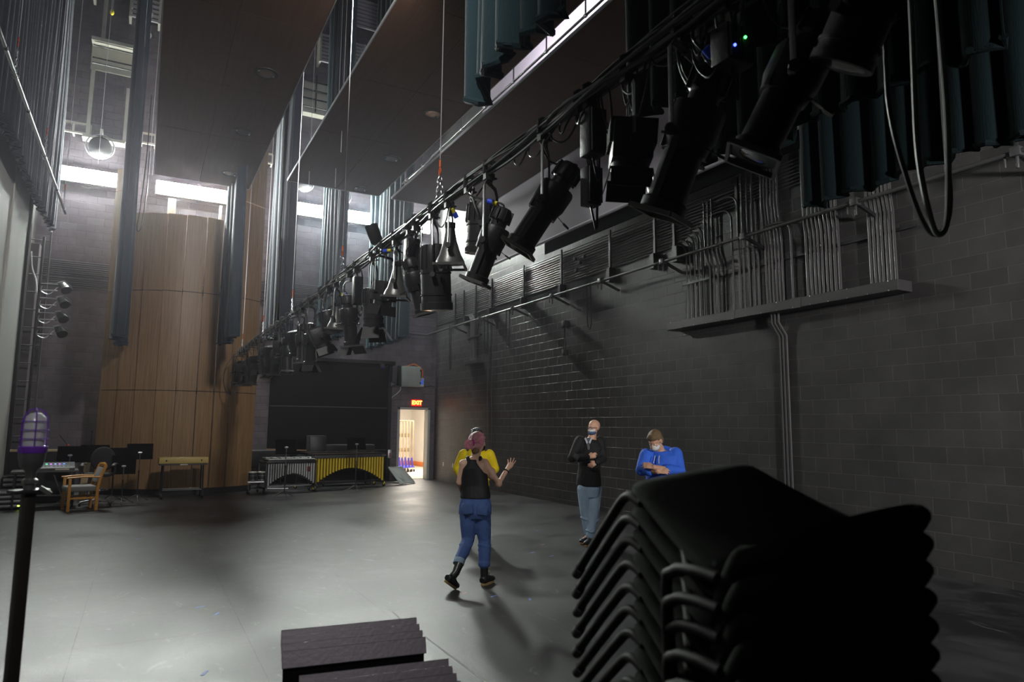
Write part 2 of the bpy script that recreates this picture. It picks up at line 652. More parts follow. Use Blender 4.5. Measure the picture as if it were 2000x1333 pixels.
struct(MB().box(10.50, 10.548, YB + 1.2, 29.15, 0.02, 0.2).build('baseboard_passage', pmat('orange_rubber_base', (0.75, 0.2, 0.03), 0.5), bevel=0.004), 'orange base strip along the passage wall')
b = MB()
b.box(9.2, 10.5, 29.12, 29.18, 0.02, 0.2)
struct(b.build('baseboard_passage_far', pmat('orange_rubber_base', (0, 0, 0)), bevel=0.004), 'orange base strip on the far passage wall')
# big black sliding panel on the back wall with its head track
b = MB()
b.box(3.26, 6.82, YB - 0.12, YB - 0.002, 0.06, 3.60)
pn = b.build('door_2', pmat('black_scene_door_steel', (0.010, 0.010, 0.011), 0.6, 0, 0.35, 1.2, 0.1, 20, spec=0.15), smooth=False)
struct(pn, 'large black loading door with horizontal panel seams')
for z in (0.95, 2.25):
    MB().box(3.26, 6.82, YB - 0.135, YB - 0.12, z, z + 0.02).build('panel_seam', M_GRY, pn, smooth=False)
struct(MB().box(2.9, 7.0, YB - 0.28, YB - 0.002, 3.62, 3.74).build('trim_1', M_BLKM, smooth=False, bevel=0.01), 'black steel head track above the loading door')
struct(MB().box(6.86, 6.98, YB - 0.06, YB - 0.002, 0, 3.62).build('trim_2', M_BLKM, smooth=False, bevel=0.005), 'black steel jamb right of the loading door')
# ================================================================== curved wooden shell tower
def shell_tower():
    t = thing('curved_wooden_shell_tower', 'tall curved brown wooden acoustic shell tower standing against the far wall', 'shell tower')
    # front face follows an arc in plan: (-1.0, 19.7) .. (0.9, 18.65) .. (2.68, 19.3)
    P0, P1, P2 = Vector((-0.97, 19.75)), Vector((0.95, 18.72)), Vector((2.66, 19.3))
    # circle through three points
    ax, ay, bx, by, cx, cy = *P0, *P1, *P2
    d = 2 * (ax * (by - cy) + bx * (cy - ay) + cx * (ay - by))
    ux = ((ax * ax + ay * ay) * (by - cy) + (bx * bx + by * by) * (cy - ay) + (cx * cx + cy * cy) * (ay - by)) / d
    uy = ((ax * ax + ay * ay) * (cx - bx) + (bx * bx + by * by) * (ax - cx) + (cx * cx + cy * cy) * (bx - ax)) / d
    c = Vector((ux, uy))
    R = (P0 - c).length
    a0 = atan2(ay - uy, ax - ux)
    a1 = atan2(cy - uy, cx - ux)
    if a0 > 0:
        a0 -= 2 * pi
    if a1 > 0:
        a1 -= 2 * pi
    # plank edges as fractions of the arc
    fr = [0.0, 0.14, 0.255, 0.375, 0.485, 0.60, 0.70, 0.80, 1.0]
    zs = [0.14, 2.52, 5.0]
    for i in range(len(fr) - 1):
        mid = (fr[i] + fr[i + 1]) / 2
        top = 6.98 if 0.14 < mid < 0.80 else (8.2 if mid < 0.5 else 10.4)
        lv = zs + [top] if top < 7.5 else zs + [7.6, top]
        for k in range(len(lv) - 1):
            b = MB()
            z0, z1 = lv[k] + 0.009, lv[k + 1] - 0.009
            g = 0.010 / (R * abs(a1 - a0))
            seg = []
            for j in range(6):
                fa = fr[i] + g + (fr[i + 1] - fr[i] - 2 * g) * j / 5
                a = a0 + (a1 - a0) * fa
                # each plank steps slightly like a shingle
                seg.append((cos(a), sin(a), R - 0.055 * (j / 5)))
            front = [(ux + q[0] * q[2], uy + q[1] * q[2]) for q in seg]
            back = [(ux + q[0] * (q[2] - 0.05), uy + q[1] * (q[2] - 0.05)) for q in seg]
            b.prism(front + back[::-1], z0, z1)
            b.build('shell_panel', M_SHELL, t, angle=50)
    # framing behind, and toe kick
    b = MB()
    for j in range(13):
        a = a0 + (a1 - a0) * j / 12
        p = (ux + cos(a) * (R - 0.13), uy + sin(a) * (R - 0.13))
        hz = 8.1 if j < 2 else (10.3 if j > 10 else 6.9)
        b.box(p[0] - 0.03, p[0] + 0.03, p[1] - 0.03, p[1] + 0.03, 0, hz)
    b.build('tower_frame', M_BLKM, t, smooth=False)
    b = MB()
    arc = [a0 + (a1 - a0) * j / 24 for j in range(25)]
    fr_ = [(ux + cos(a) * (R - 0.055), uy + sin(a) * (R - 0.055)) for a in arc]
    bk_ = [(ux + cos(a) * (R - 0.085), uy + sin(a) * (R - 0.085)) for a in arc]
    for z0, z1 in ((0.0, 0.15), (2.44, 2.6), (4.92, 5.08)):
        b = MB()
        b.prism(fr_ + bk_[::-1], z0, z1)
        b.build('curved_rail', M_BLKM, t)
    return t


shell_tower()


# ================================================================== ceiling clouds
def cloud(x0, x1, y0, y1, z, seams_x, seams_y, lights, label):
    t = thing('ceiling_cloud', label, 'ceiling panel', (0, 0, 0), 0, 'wooden ceiling clouds')
    xs = [x0] + seams_x + [x1]
    ys = [y0] + seams_y + [y1]
    for i in range(len(xs) - 1):
        for j in range(len(ys) - 1):
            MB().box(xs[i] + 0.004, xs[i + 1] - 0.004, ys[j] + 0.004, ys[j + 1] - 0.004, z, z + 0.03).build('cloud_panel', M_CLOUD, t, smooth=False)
    b = MB()
    b.box(x0 - 0.012, x0 + 0.004, y0, y1, z - 0.004, z + 0.05).box(x1 - 0.004, x1 + 0.012, y0, y1, z - 0.004, z + 0.05)
    b.box(x0, x1, y1 - 0.004, y1 + 0.012, z - 0.004, z + 0.05)
    b.build('metal_edge', M_GALV, t, smooth=False)
    b = MB()
    b.box(x0 + 0.05, x1 - 0.05, y0 + 0.05, y1 - 0.05, z + 0.031, z + 0.05)
    y = y0 + 1
    while y < y1:
        b.box(x0 + 0.1, x1 - 0.1, y - 0.03, y + 0.03, z + 0.05, z + 0.16)
        y += 2.2
    b.build('backing_frame', M_BLKM, t, smooth=False)
    for (x, y) in lights:
        b = MB()
        b.lathe([(0.15, 0.0), (0.15, -0.012), (0.20, -0.012), (0.20, 0.002), (0.15, 0.002)], (x, y, z - 0.002), n=28)
        r = b.build('downlight', M_BLK, t)
        b = MB()
        b.lathe([(0.146, -0.006), (0.10, -0.010), (0.04, -0.007), (0.0, -0.006)], (x, y, z), n=24)
        b.build('reflector', pmat('dull_reflector', (0.30, 0.28, 0.27), 0.25, 0.7, 0.3, 3), r)
        b = MB()
        for a in (0.4, 0.4 + pi):
            b.ball((x + 0.135 * cos(a), y + 0.135 * sin(a), z - 0.016), (0.02, 0.02, 0.012), 8, 5)
        b.build('lamp_clip', M_STEEL, r)
    return t


cloud(-0.12, 2.02, 3.0, 18.05, 7.65, [0.86], [5.2, 7.6, 10.05, 12.5, 14.9], [(1.48, 11.72), (1.44, 14.44), (1.46, 17.1)],
      'leftmost brown wooden ceiling cloud with two recessed downlights')
cloud(2.77, 5.07, 3.0, 16.92, 7.65, [3.95], [6.2, 8.65, 11.1, 13.55], [(4.55, 9.0), (4.53, 11.78), (4.55, 14.3), (4.49, 16.6)],
      'middle brown wooden ceiling cloud above the lighting batten')
cloud(5.42, 7.86, 3.0, 16.95, 7.65, [6.62], [6.2, 8.75, 11.1, 13.55], [(7.2, 5.5)],
      'right brown wooden ceiling cloud next to the pale cyclorama')


# ================================================================== drapes
M_NAVT = pmat('navy_teal_velour', (0.017, 0.033, 0.046), 0.85, 0, 0.35, 3, 0.3, 90, (1, 1, 0.15), 0.2, sheen=0.25)
M_NAVY = pmat('dark_navy_velour', (0.020, 0.026, 0.040), 0.85, 0, 0.35, 3, 0.3, 90, (1, 1, 0.15), 0.2, sheen=0.3)
def drape(x, y0, y1, z0, z1, label, mt, folds=7, amp=0.10, seed=1, group='flown velour legs', name='stage_curtain', ragged=0.06):
    """velour leg hanging in the plane x, gathered into folds running along y"""
    rnd = random.Random(seed)
    n = folds * 12
    ph = [rnd.uniform(-0.6, 0.6) for _ in range(folds + 2)]
    am = [rnd.uniform(0.55, 1.25) for _ in range(folds + 2)]
    rows = []
    K = 14
    for i in range(K + 1):
        u = i / K
        z = z0 + (z1 - z0) * u
        row = []
        for j in range(n + 1):
            s = j / n
            k = s * folds
            kk = int(min(k, folds))
            w = am[kk] * (1 - (k - kk)) + am[kk + 1] * (k - kk)
            f = sin(2 * pi * k + ph[kk] * (1 - (k - kk)) + ph[kk + 1] * (k - kk))
            f = math.copysign(abs(f) ** 0.7, f)
            off = amp * w * f * (0.8 + 0.3 * (1 - u)) + 0.03 * sin(5 * u + 9 * s + seed)
            zz = z
            if i == 0:
                zz = z + ragged * noise.noise(Vector((s * 5, seed, 0)))
            yy = y0 + (y1 - y0) * s + 0.03 * cos(2 * pi * k)
            row.append((x + off, yy, zz))
        rows.append(row)
    b = MB()
    b.grid(rows)
    t = thing(name, label, 'curtain', (0, 0, 0), 0, group)
    b.build('curtain_cloth', mt, t, solid=0.012)
    # weighted bottom hem
    h = MB()
    h.tube([Vector(p) + Vector((0, 0, 0.012)) for p in rows[0][::3]], 0.028, 7)
    h.build('bottom_hem', mt, t)
    return t


L = 'dark teal velour leg '
drape(-0.58, 17.0, 19.2, 3.60, 16.5, L + 'hanging edge-on in front of the left side of the wooden tower', M_NAVT, 7, 0.13, 1)
drape(1.69, 16.3, 18.5, 3.68, 16.5, L + 'hanging edge-on before the right half of the wooden tower', M_NAVT, 7, 0.10, 2)
drape(3.05, 17.6, 20.4, 4.06, 16.5, L + 'hanging just right of the wooden tower', M_NAVY, 8, 0.13, 3)
drape(4.50, 18.0, 20.4, 4.06, 16.5, L + 'hanging between the two right-hand wall lights', M_TEAL, 7, 0.13, 4)
drape(6.08, 17.3, 20.7, 4.06, 16.5, L + 'hanging above the marimba, right of all the wall lights', M_TEAL, 9, 0.15, 5)
drape(1.92, 3.05, 4.28, 4.06, 16.5, L + 'hanging close overhead at the top centre', M_TEAL, 6, 0.07, 6, ragged=0.16)
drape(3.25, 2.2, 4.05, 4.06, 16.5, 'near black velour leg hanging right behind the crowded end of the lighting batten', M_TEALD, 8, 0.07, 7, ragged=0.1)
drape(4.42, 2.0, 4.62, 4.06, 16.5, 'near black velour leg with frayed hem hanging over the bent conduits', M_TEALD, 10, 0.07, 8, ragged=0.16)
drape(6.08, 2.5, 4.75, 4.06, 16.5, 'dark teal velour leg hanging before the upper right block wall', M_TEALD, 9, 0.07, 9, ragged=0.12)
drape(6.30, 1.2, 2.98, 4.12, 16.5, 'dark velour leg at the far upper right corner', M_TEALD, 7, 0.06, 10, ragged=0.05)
drape(-2.22, 10.0, 19.6, 6.32, 16.5, 'long dark velour masking curtain above the grey house curtain on the left', M_NAVY, 26, 0.06, 11, group=None)

# pale cyclorama cloth hanging before the right wall
rows = []
for i in range(9):
    z = 6.0 + (15.5 - 6.0) * i / 8
    rows.append([(8.0 + 0.02 * sin(y * 1.3 + z), y, z) for y in [3.0 + (16.9 - 3.0) * j / 30 for j in range(31)]])
t = thing('cyclorama', 'large pale lavender cyclorama cloth hanging before the right wall', 'backdrop')
b = MB()
b.grid(rows)
b.build('cyclorama_cloth', pmat('pale_lavender_muslin', (0.60, 0.55, 0.63), 0.8, 0, 0.05, 1.5, 0.05, 30), t, solid=0.006)
b = MB()
b.tube([(8.0, 3.0 + 13.9 * j / 20, 6.0) for j in range(21)], 0.035, 8)
b.build('pipe_pocket', MATS['pale_lavender_muslin'], t)
# dark masking between cyclorama and wall
t = tag(MB().box(8.12, 8.15, 4.6, 13.6, 5.75, 7.4).build('masking_board', pmat('deep_black_duvetyne', (0.004, 0.004, 0.004), 0.95, spec=0.1), smooth=False, bevel=0.005), 'black masking board hung behind the hem of the pale cyclorama', 'masking board')

# grey house curtain on the left with its guide
t = thing('house_curtain', 'flat grey house curtain closing the opening at the left edge', 'curtain')
b = MB()
b.box(XL - 0.03, XL, 2.5, 17.7, 0.02, 6.84)
b.build('curtain_cloth', M_CURT, t, smooth=False)
b = MB()
b.tube([(XL + 0.03, 2.5, 6.86), (XL + 0.03, 17.75, 6.86)], 0.04, 8)
b.build('top_pipe', pmat('pale_violet_pipe', (0.45, 0.38, 0.55), 0.3, 0.7), t)
b = MB()
b.box(XL - 0.06, XL + 0.05, 17.72, 17.86, 0, 7.0)
b.build('guide_rail', M_BLKM, t, smooth=False)
b = MB()
b.cyl((XL + 0.02, 15.6, 0.02), (XL + 0.02, 15.6, 6.8), 0.018)
b.build('edge_seam', M_WHITEP, t)
# ================================================================== right wall services
XC = XW - 0.035          # centre plane of conduits fixed to the wall
# stand-off pipe with clamps and wall arms
t = thing('wall_pipe', 'long grey pipe held off the right block wall on arms', 'pipe')
MB().tube([(8.02, -1.0, 4.66), (8.02, 20.9, 4.66)], 0.026, 10).build('pipe', M_CONDUIT, t)
for i in range(13):
    y = 20.7 - 1.888 * i - 1.95
    if y < -0.5:
        break
    b = MB()
    b.box(8.02 - 0.05, 8.02 + 0.05, y - 0.05, y + 0.05, 4.61, 4.71)
    b.cyl((8.02, y, 4.61), (8.02, y, 4.48), 0.017).cyl((8.02, y + 0.12, 4.64), (8.02, y + 0.12, 4.52), 0.012)
    b.build('pipe_clamp', M_GRY, t, bevel=0.006)
    MB().bar((8.05, y, 4.65), (XW - 0.01, y - 0.02, 4.50), 0.035, 0.045).build('wall_arm', M_BLK, t)
# short return pipe at the far end going over to the back wall
tag(MB().tube([(8.02, 20.94, 4.66), (7.3, 21.05, 4.70), (6.95, 21.05, 4.72)], 0.024, 8).build('pipe_elbow', M_CONDUIT),
    'short grey pipe turning from the wall pipe onto the far wall', 'pipe')

# horizontal conduit band on the right wall
ZB = [5.03 + 0.056 * i for i in range(14)]
NB = len(ZB)
bend_ends = {0: 9.16, 1: 9.07, 2: 8.96, 3: 8.85, 4: 8.74, 5: 8.63}
for i, z in enumerate(ZB):
    y1 = 21.1
    if i in bend_ends:
        ye = bend_ends[i]
        r = 0.22
        pts = [(XC, y1, z), (XC, ye + r, z)]
        pts += [(XC, ye + r - r * sin(a), z - r + r * cos(a)) for a in [pi / 2 * k / 5 for k in range(1, 6)]]
        pts += [(XC, ye, 3.62)]
        lab = 'grey right-wall conduit bending down into the tray, %s lowest of the band' % ORD[i + 1]
    else:
        pts = [(XC, y1, z), (XC, 5.0, z)]
        lab = 'grey conduit in the horizontal band high on the right wall, %s from the bottom' % ORD[i + 1]
    tag(MB().tube(pts, 0.0145, 7).build('conduit_run', M_CONDUIT), lab, 'conduit', 'horizontal conduits of the right wall band')
for i, y in enumerate([6.3, 7.9, 9.43, 9.97, 11.4, 13.3, 15.1, 16.95, 18.0, 18.85, 19.5]):
    tag(MB().box(XC - 0.055, XC - 0.018, y - 0.03, y + 0.03, 4.78, 5.83).build('conduit_strut', M_BLK, smooth=False, bevel=0.004),
        'black vertical strut holding the conduit band, %s from the near end' % ORD[i + 1], 'strut', 'struts holding the conduit band')
for i, (y, w) in enumerate([(9.97, .13), (9.33, .13), (11.36, .11), (13.26, .10), (15.1, .09), (16.95, .09), (18.6, .09)]):
    tag(MB().box(XC - 0.13, XW - 0.002, y - w / 2, y + w / 2, 4.70, 4.99).build('wall_bracket', M_BLK, smooth=False, bevel=0.006),
        'black box bracket under the conduit band, %s from the near end' % ORD[[2, 1, 3, 4, 5, 6, 7][i]], 'bracket', 'box brackets under the conduit band')
# small junction boxes on the band
for i, (y, z) in enumerate([(12.70, 5.48), (12.52, 5.36), (12.35, 5.46), (12.66, 5.22)]):
    b = MB()
    b.lathe([(0.045, 0), (0.045, 0.05), (0.03, 0.062), (0.0, 0.062)], (XC - 0.02, y, z), (-1, 0, 0), 12)
    tag(b.build('junction_box', M_CONDUIT), 'small round junction box on the conduit band, %s of the four' % ['far upper', 'centre', 'near upper', 'lowest'][i], 'junction box', 'round junction boxes')

# steel tray (wireway) with screws
t = thing('cable_tray', 'long dark grey steel wireway box fixed on the right wall below the conduits', 'wireway')
b = MB()
b.box(8.17, XW - 0.002, 5.13, 9.42, 3.44, 3.58)
b.build('tray_body', pmat('satin_dark_grey_steel', (0.075, 0.073, 0.076), 0.4, 0.3, 0.12, 3, 0.05), t, smooth=False, bevel=0.006)
for y in (6.65, 7.9):
    MB().box(8.164, 8.17, y - 0.09, y + 0.09, 3.435, 3.585).build('cover_joint', MATS['satin_dark_grey_steel'], t, smooth=False)
for k in range(15):
    for z in (3.45, 3.57):
        if z > 3.5 and k % 2:
            continue
        MB().ball((8.168, 5.25 + k * 0.29, z), 0.009, 8, 5).build('screw', M_STEEL, t)

# vertical conduits dropping into the tray: (y at tray, top z, kind)
def vconduit(y, ztop, kind, lab, dy=0.0, xo=0.0, rad=0.0165, grp='vertical conduits above the wall tray'):
    x = XC - 0.05 - xo
    pts = [(x, y, 3.58)]
    if kind == 'straight':
        pts += [(x, y, ztop)]
    elif kind == 'hook':        # bends away along the wall at the top
        pts += [(x, y, ztop - 0.22)]
        pts += [(x, y + 0.22 - 0.22 * cos(a), ztop - 0.22 + 0.22 * sin(a)) for a in [pi / 2 * k / 5 for k in range(1, 6)]]
        pts += [(x, y + 0.5, ztop)]
    elif kind == 'offset':
        pts += [(x, y, 4.45), (x, y + 0.10, 4.72), (x, y + 0.10, ztop)]
    elif kind == 'kink':
        pts += [(x, y, 4.55), (x + 0.02, y + 0.03, 4.72), (x, y + dy, 5.2), (x, y + dy, ztop)]
    tag(MB().tube(pts, rad, 8).build('conduit', M_CONDUIT), lab, 'conduit', grp)


g1 = [8.54, 8.45, 8.36]
for i, y in enumerate(g1):
    vconduit(y, 5.62, 'offset', 'grey offset conduit above the tray, %s from the left after the bent ones' % ORD[i + 1])
g2 = [(8.02, 5.35, 'hook'), (7.88, 5.55, 'hook'), (7.79, 5.9, 'straight'), (7.68, 5.9, 'straight'), (7.58, 5.9, 'straight'), (7.49, 4.62, 'hook')]
for i, (y, z, k) in enumerate(g2):
    vconduit(y, z, k, 'grey conduit of the second cluster above the tray, %s from its left' % ORD[i + 1])
for i, y in enumerate([7.36, 7.30, 7.24, 7.17, 7.11, 7.05]):
    vconduit(y - 0.02, 5.9, 'kink', 'grey kinked conduit of the third cluster above the tray, %s from its left' % ORD[i + 1], 0.05)
vconduit(6.86, 4.85, 'hook', 'single bright conduit standing alone between the third and fourth clusters')
for i, y in enumerate([6.60, 6.53, 6.46, 6.40, 6.34, 6.27, 6.21, 6.14, 6.07]):
    vconduit(y, 5.9, 'kink', 'pale grey conduit of the fourth tight cluster, %s from its left' % ORD[i + 1], 0.03, rad=0.019)
for i, y in enumerate([5.61, 5.55, 5.49, 5.44, 5.38, 5.33, 5.27]):
    vconduit(y, 5.9, 'kink', 'pale grey conduit of the rightmost cluster above the tray, %s from its left' % ORD[i + 1], 0.03, rad=0.019)
# strut rails behind the vertical conduits
tag(MB().bar((XC - 0.015, 9.25, 4.27), (XC - 0.015, 8.25, 4.27), 0.03, 0.04).build('strut_rail', M_BLK), 'black strut rail clamping the leftmost vertical conduits', 'strut')
tag(MB().bar((XC - 0.015, 8.12, 4.27), (XC - 0.015, 5.0, 4.27), 0.03, 0.04).build('strut_rail', M_BLK), 'black strut rail clamping the right-hand vertical conduits', 'strut')
# three conduits running down from the tray to the floor
for i, y in enumerate((7.17, 7.11, 7.045)):
    tag(MB().tube([(XC - 0.1, y + 0.06, 3.44), (XC - 0.1, y + 0.06, 3.3), (XC - 0.015, y, 3.1), (XC - 0.015, y, 0.0)], 0.02, 8).build('conduit', M_CONDUIT),
        'grey conduit dropping from the tray to the floor, %s of three' % ['left', 'middle', 'right'][i], 'conduit', 'conduits down to the floor')
# far small clusters
for i, y in enumerate((18.38, 18.3, 18.22, 18.14, 18.06, 17.98)):
    tag(MB().tube([(XC, y + (0.5 if i < 4 else -0.4), 5.03), (XC, y + (0.15 if i < 4 else -0.15), 5.0), (XC, y, 4.85), (XC, y, 3.62)], 0.018, 7).build('conduit', M_CONDUIT),
        'far grey conduit dropping into the small wall box, %s from its left' % ORD[i + 1], 'conduit', 'conduits into the small wall box')
tag(MB().box(8.28, XW - 0.002, 17.62, 18.5, 3.50, 3.62).build('wall_box', MATS['satin_dark_grey_steel'], smooth=False, bevel=0.008),
    'small dark steel box on the wall below the far short conduits', 'wireway')
tag(MB().bar((8.40, 17.6, 4.32), (8.40, 18.5, 4.28), 0.06, 0.05).build('strut_rail', M_BLK), 'short dark bar across the far short conduits', 'strut')
for i, (y, z0, nm) in enumerate(((17.22, 0.35, 'long thin conduit running far down the right wall'), (16.95, 0.35, 'second long thin conduit down the right wall'))):
    tag(MB().tube([(XC, y, 5.8), (XC, y, z0)], 0.014 - 0.003 * i, 6).build('conduit', M_CONDUIT if i == 0 else M_GRY), 'dark ' + nm, 'conduit')
# cables looped over the wall pipe
def cable_loop(y, z, w, lab):
    pts = [(8.02, y - w, 4.69), (8.0, y - w, 4.6), (8.02, y - w, z + 0.15), (8.02, y - w * 0.4, z), (8.02, y + w * 0.4, z), (8.02, y + w, z + 0.15), (8.0, y + w, 4.6), (8.02, y + w, 4.69)]
    tag(MB().tube(curve_pts(pts, 5), 0.012, 6).build('cable_loop', M_CABLE), lab, 'cable', 'cables hung over the wall pipe')


cable_loop(11.62, 3.74, 0.07, 'black cable looped over the wall pipe, nearest of the loops')
cable_loop(15.2, 4.12 - 0.4, 0.09, 'black cable looped over the wall pipe, below the middle brackets')
cable_loop(16.45, 3.62, 0.10, 'black cable looped over the wall pipe, beside the long thin conduit')
cable_loop(18.9, 3.4, 0.05, 'black cable looped over the wall pipe, farthest of the loops')
b = MB()
t = thing('hung_plug_cable', 'black plug and short cable hanging by itself on the bare block wall', 'cable')
b.box(8.36, XW - 0.003, 13.10, 13.24, 3.98, 4.14)
b.build('wall_plug', M_RUBBER, t, bevel=0.015)
for k, dy in enumerate((-0.05, 0.05)):
    MB().tube(curve_pts([(8.41, 13.17 + dy * 0.4, 3.98), (8.41, 13.17 + dy * 0.2, 3.8), (8.41, 13.17 + dy, 3.62), (8.41, 13.17 + dy * 0.6, 3.45)], 5), 0.012, 6).build('cord', M_CABLE, t)
b = MB()
b.box(8.37, 8.45, 13.09, 13.25, 3.33, 3.47)
b.build('hanging_plug', M_RUBBER, t, bevel=0.015)
# outlets near the door on the right wall
for i, y in enumerate((20.35, 19.6)):
    t = thing('wall_outlet', ['small grey outlet plate low on the right wall, nearer the open door', 'small grey outlet plate low on the right wall, farther from the open door'][i], 'outlet', (XW, y, 0.52), 0, 'outlets low on the right wall')
    MB().box(-0.012, -0.001, -0.04, 0.04, -0.06, 0.06).build('plate', M_GALV, t, bevel=0.003)
    for z in (-0.025, 0.025):
        MB().box(-0.015, -0.012, -0.015, 0.015, z - 0.014, z + 0.014).build('socket', M_RUBBER, t, bevel=0.002)

# ================================================================== back wall things
YC = YB - 0.03
# conduit band across the back wall
for i in range(13):
    z = 5.28 + 0.053 * i + (0.03 if i > 4 else 0)
    tag(MB().tube([(-2.7, YC, z), (8.40, YC, z)], 0.016, 7).build('conduit_run', M_CONDUIT),
        'grey conduit in the band across the far wall, %s from the bottom' % ORD[i + 1], 'conduit', 'horizontal conduits of the far wall band')
tag(MB().box(-2.0, 8.4, YC - 0.05, YB - 0.002, 5.62, 5.65).build('band_channel', M_GRY, smooth=False), 'thin steel channel along the conduit band of the far wall', 'channel')
# bright wall lights
for i, (x0, x1, z0, z1, lab) in enumerate([
        (-2.44, -1.03, 8.09, 8.45, 'long bright wall light at the far left, beside the house curtain'),
        (-0.06, 1.80, 8.09, 8.45, 'long bright wall light seen above the top of the wooden tower'),
        (3.66, 4.55, 8.09, 8.45, 'short bright wall light just right of the dark leg, left of the pair'),
        (5.15, 6.16, 8.09, 8.45, 'short bright wall light, right of the pair'),
        (7.30, 8.05, 8.09, 8.50, 'bright wall light half hidden behind the chain, right of the teal leg')]):
    t = thing('wall_light', lab, 'light fixture', (0, 0, 0), 0, 'bright lights high on the far wall')
    y = 20.95
    b = MB()
    b.box(x0, x1, y, y + 0.02, z0, z1)
    b.build('lit_lens', M_LAMP if i < 4 else pmat('lit_diffuser_dimmer', (0.9, 0.9, 0.9), 0.5, 0, 0.0, 3, emit=(0.94, 1.0, 0.93), estr=700), t, bevel=0.008)
    b = MB()
    b.box(x0 - 0.02, x1 + 0.02, y + 0.02, y + 0.12, z0 - 0.02, z1 + 0.02)
    b.build('housing', M_WHITEP, t, bevel=0.01)
    for x in (x0 + 0.2, x1 - 0.2):
        MB().box(x - 0.04, x + 0.04, y + 0.12, YB - 0.001, z0 + 0.1, z0 + 0.2).build('wall_mount', M_WHITEP, t, smooth=False)
# posts under the second light
for x, lab in ((0.35, 'pale steel post under the left end of the light behind the tower'), (1.62, 'thin pale steel post under the right end of the light behind the tower')):
    w = 0.10 if x < 1 else 0.035
    tag(MB().box(x - w, x + w, 20.98, YB - 0.002, 6.2, 8.0).build('steel_post', M_WHITEP, smooth=False, bevel=0.006), lab, 'post')
# steel gallery rails
def gallery_rail(x0, x1, z0, z1, lab, nposts=3, y=20.9):
    t = thing('gallery_rail', lab, 'railing', (0, 0, 0), 0, 'cream steel gallery rails')
    for z in (z0, z1):
        MB().box(x0, x1, y - 0.02, y + 0.03, z - 0.025, z + 0.025).build('rail', M_WHITEP, t, smooth=False)
    for k in range(nposts):
        x = x0 + (x1 - x0) * k / (nposts - 1)
        MB().box(x - 0.025, x + 0.025, y - 0.02, y + 0.03, z0, z1).build('rail_post', M_WHITEP, t, smooth=False)
        MB().box(x - 0.02, x + 0.02, y + 0.03, YB - 0.001, z0 - 0.02, z0 + 0.02).build('wall_stub', M_WHITEP, t, smooth=False)


gallery_rail(-2.5, -1.72, 9.40, 9.66, 'cream gallery rail left of the hanging wash light', 3)
gallery_rail(-0.85, -0.18, 9.44, 9.72, 'cream gallery rail right of the edge-on curtain', 3)
gallery_rail(2.2, 2.95, 9.5, 9.78, 'cream gallery rail seen just beyond the tip of the left cloud', 3)
t = thing('steel_ladder_frame', 'cream painted steel ladder frame rising on the upper far wall', 'steel frame')
for x, z0, z1 in ((-1.78, 9.35, 11.3), (-0.92, 9.35, 10.9), (-1.62, 11.9, 14.5)):
    MB().box(x - 0.045, x + 0.045, 20.85, 20.93, z0, z1).build('post', M_WHITEP, t, smooth=False)
MB().box(-1.9, -0.9, 20.85, YB - 0.002, 9.30, 9.38).build('lower_beam', M_WHITEP, t, smooth=False)
b = MB()
b.box(-1.85, -0.75, 20.5, 20.9, 11.9, 12.0)
b.box(-1.85, -0.75, 20.88, 20.93, 11.25, 11.95)
b.build('platform', M_WHITEP, t, smooth=False)
for z in (11.3, 11.45, 11.8):
    MB().tube([(-1.8, 20.6, z), (-0.7, 20.6, z)], 0.022, 6).build('guard_bar', M_BLK, t)
t = thing('steel_ladder_frame', 'cream panelled steel cage seen between the left and middle clouds', 'steel frame')
b = MB()
b.box(3.55, 4.7, 20.9, YB - 0.002, 11.35, 12.4)
b.build('cage_back', M_WHITEP, t, smooth=False)
for z in (11.45, 11.72, 12.0, 12.28):
    MB().tube([(3.5, 20.7, z), (4.75, 20.7, z)], 0.022, 6).build('cage_bar', M_BLK, t)
for x in (3.7, 4.1, 4.5):
    MB().tube([(x, 20.68, 11.3), (x, 20.68, 12.5)], 0.02, 6).build('cage_bar', M_BLK, t)
MB().box(4.55, 4.65, 20.8, 20.9, 10.3, 11.4).build('post', M_WHITEP, t, smooth=False)
# louvred gratings of the loading gallery
def grating(x0, x1, z0, z1, n, lab, y=20.8):
    t = thing('gallery_grating', lab, 'grating', (0, 0, 0), 0, 'slatted gratings of the upper gallery')
    b = MB()
    for i in range(n):
        z = z0 + (z1 - z0) * i / (n - 1)
        b.box(x0, x1, y - 0.02, y + 0.05, z - 0.02, z + 0.045)
    g = b.build('slats', pmat('pale_grey_slat_paint', (0.5, 0.47, 0.52), 0.5, 0, 0.1, 4), t, smooth=False)
    for x in (x0, x1):
        MB().box(x - 0.03, x + 0.03, y - 0.04, YB - 0.002, z0 - 0.05, z1 + 0.05).build('end_plate', M_WHITEP, t, smooth=False)


grating(4.2, 5.6, 13.1, 13.95, 8, 'lower slatted grating seen between the left and middle clouds')
grating(4.9, 6.4, 14.6, 15.5, 8, 'upper slatted grating seen between the left and middle clouds')
grating(-1.02, -0.3, 13.0, 13.7, 6, 'slatted grating right of the edge-on curtain at the top left')
grating(-2.6, -1.9, 13.3, 13.8, 4, 'slatted grating at the top left of the upper far wall')

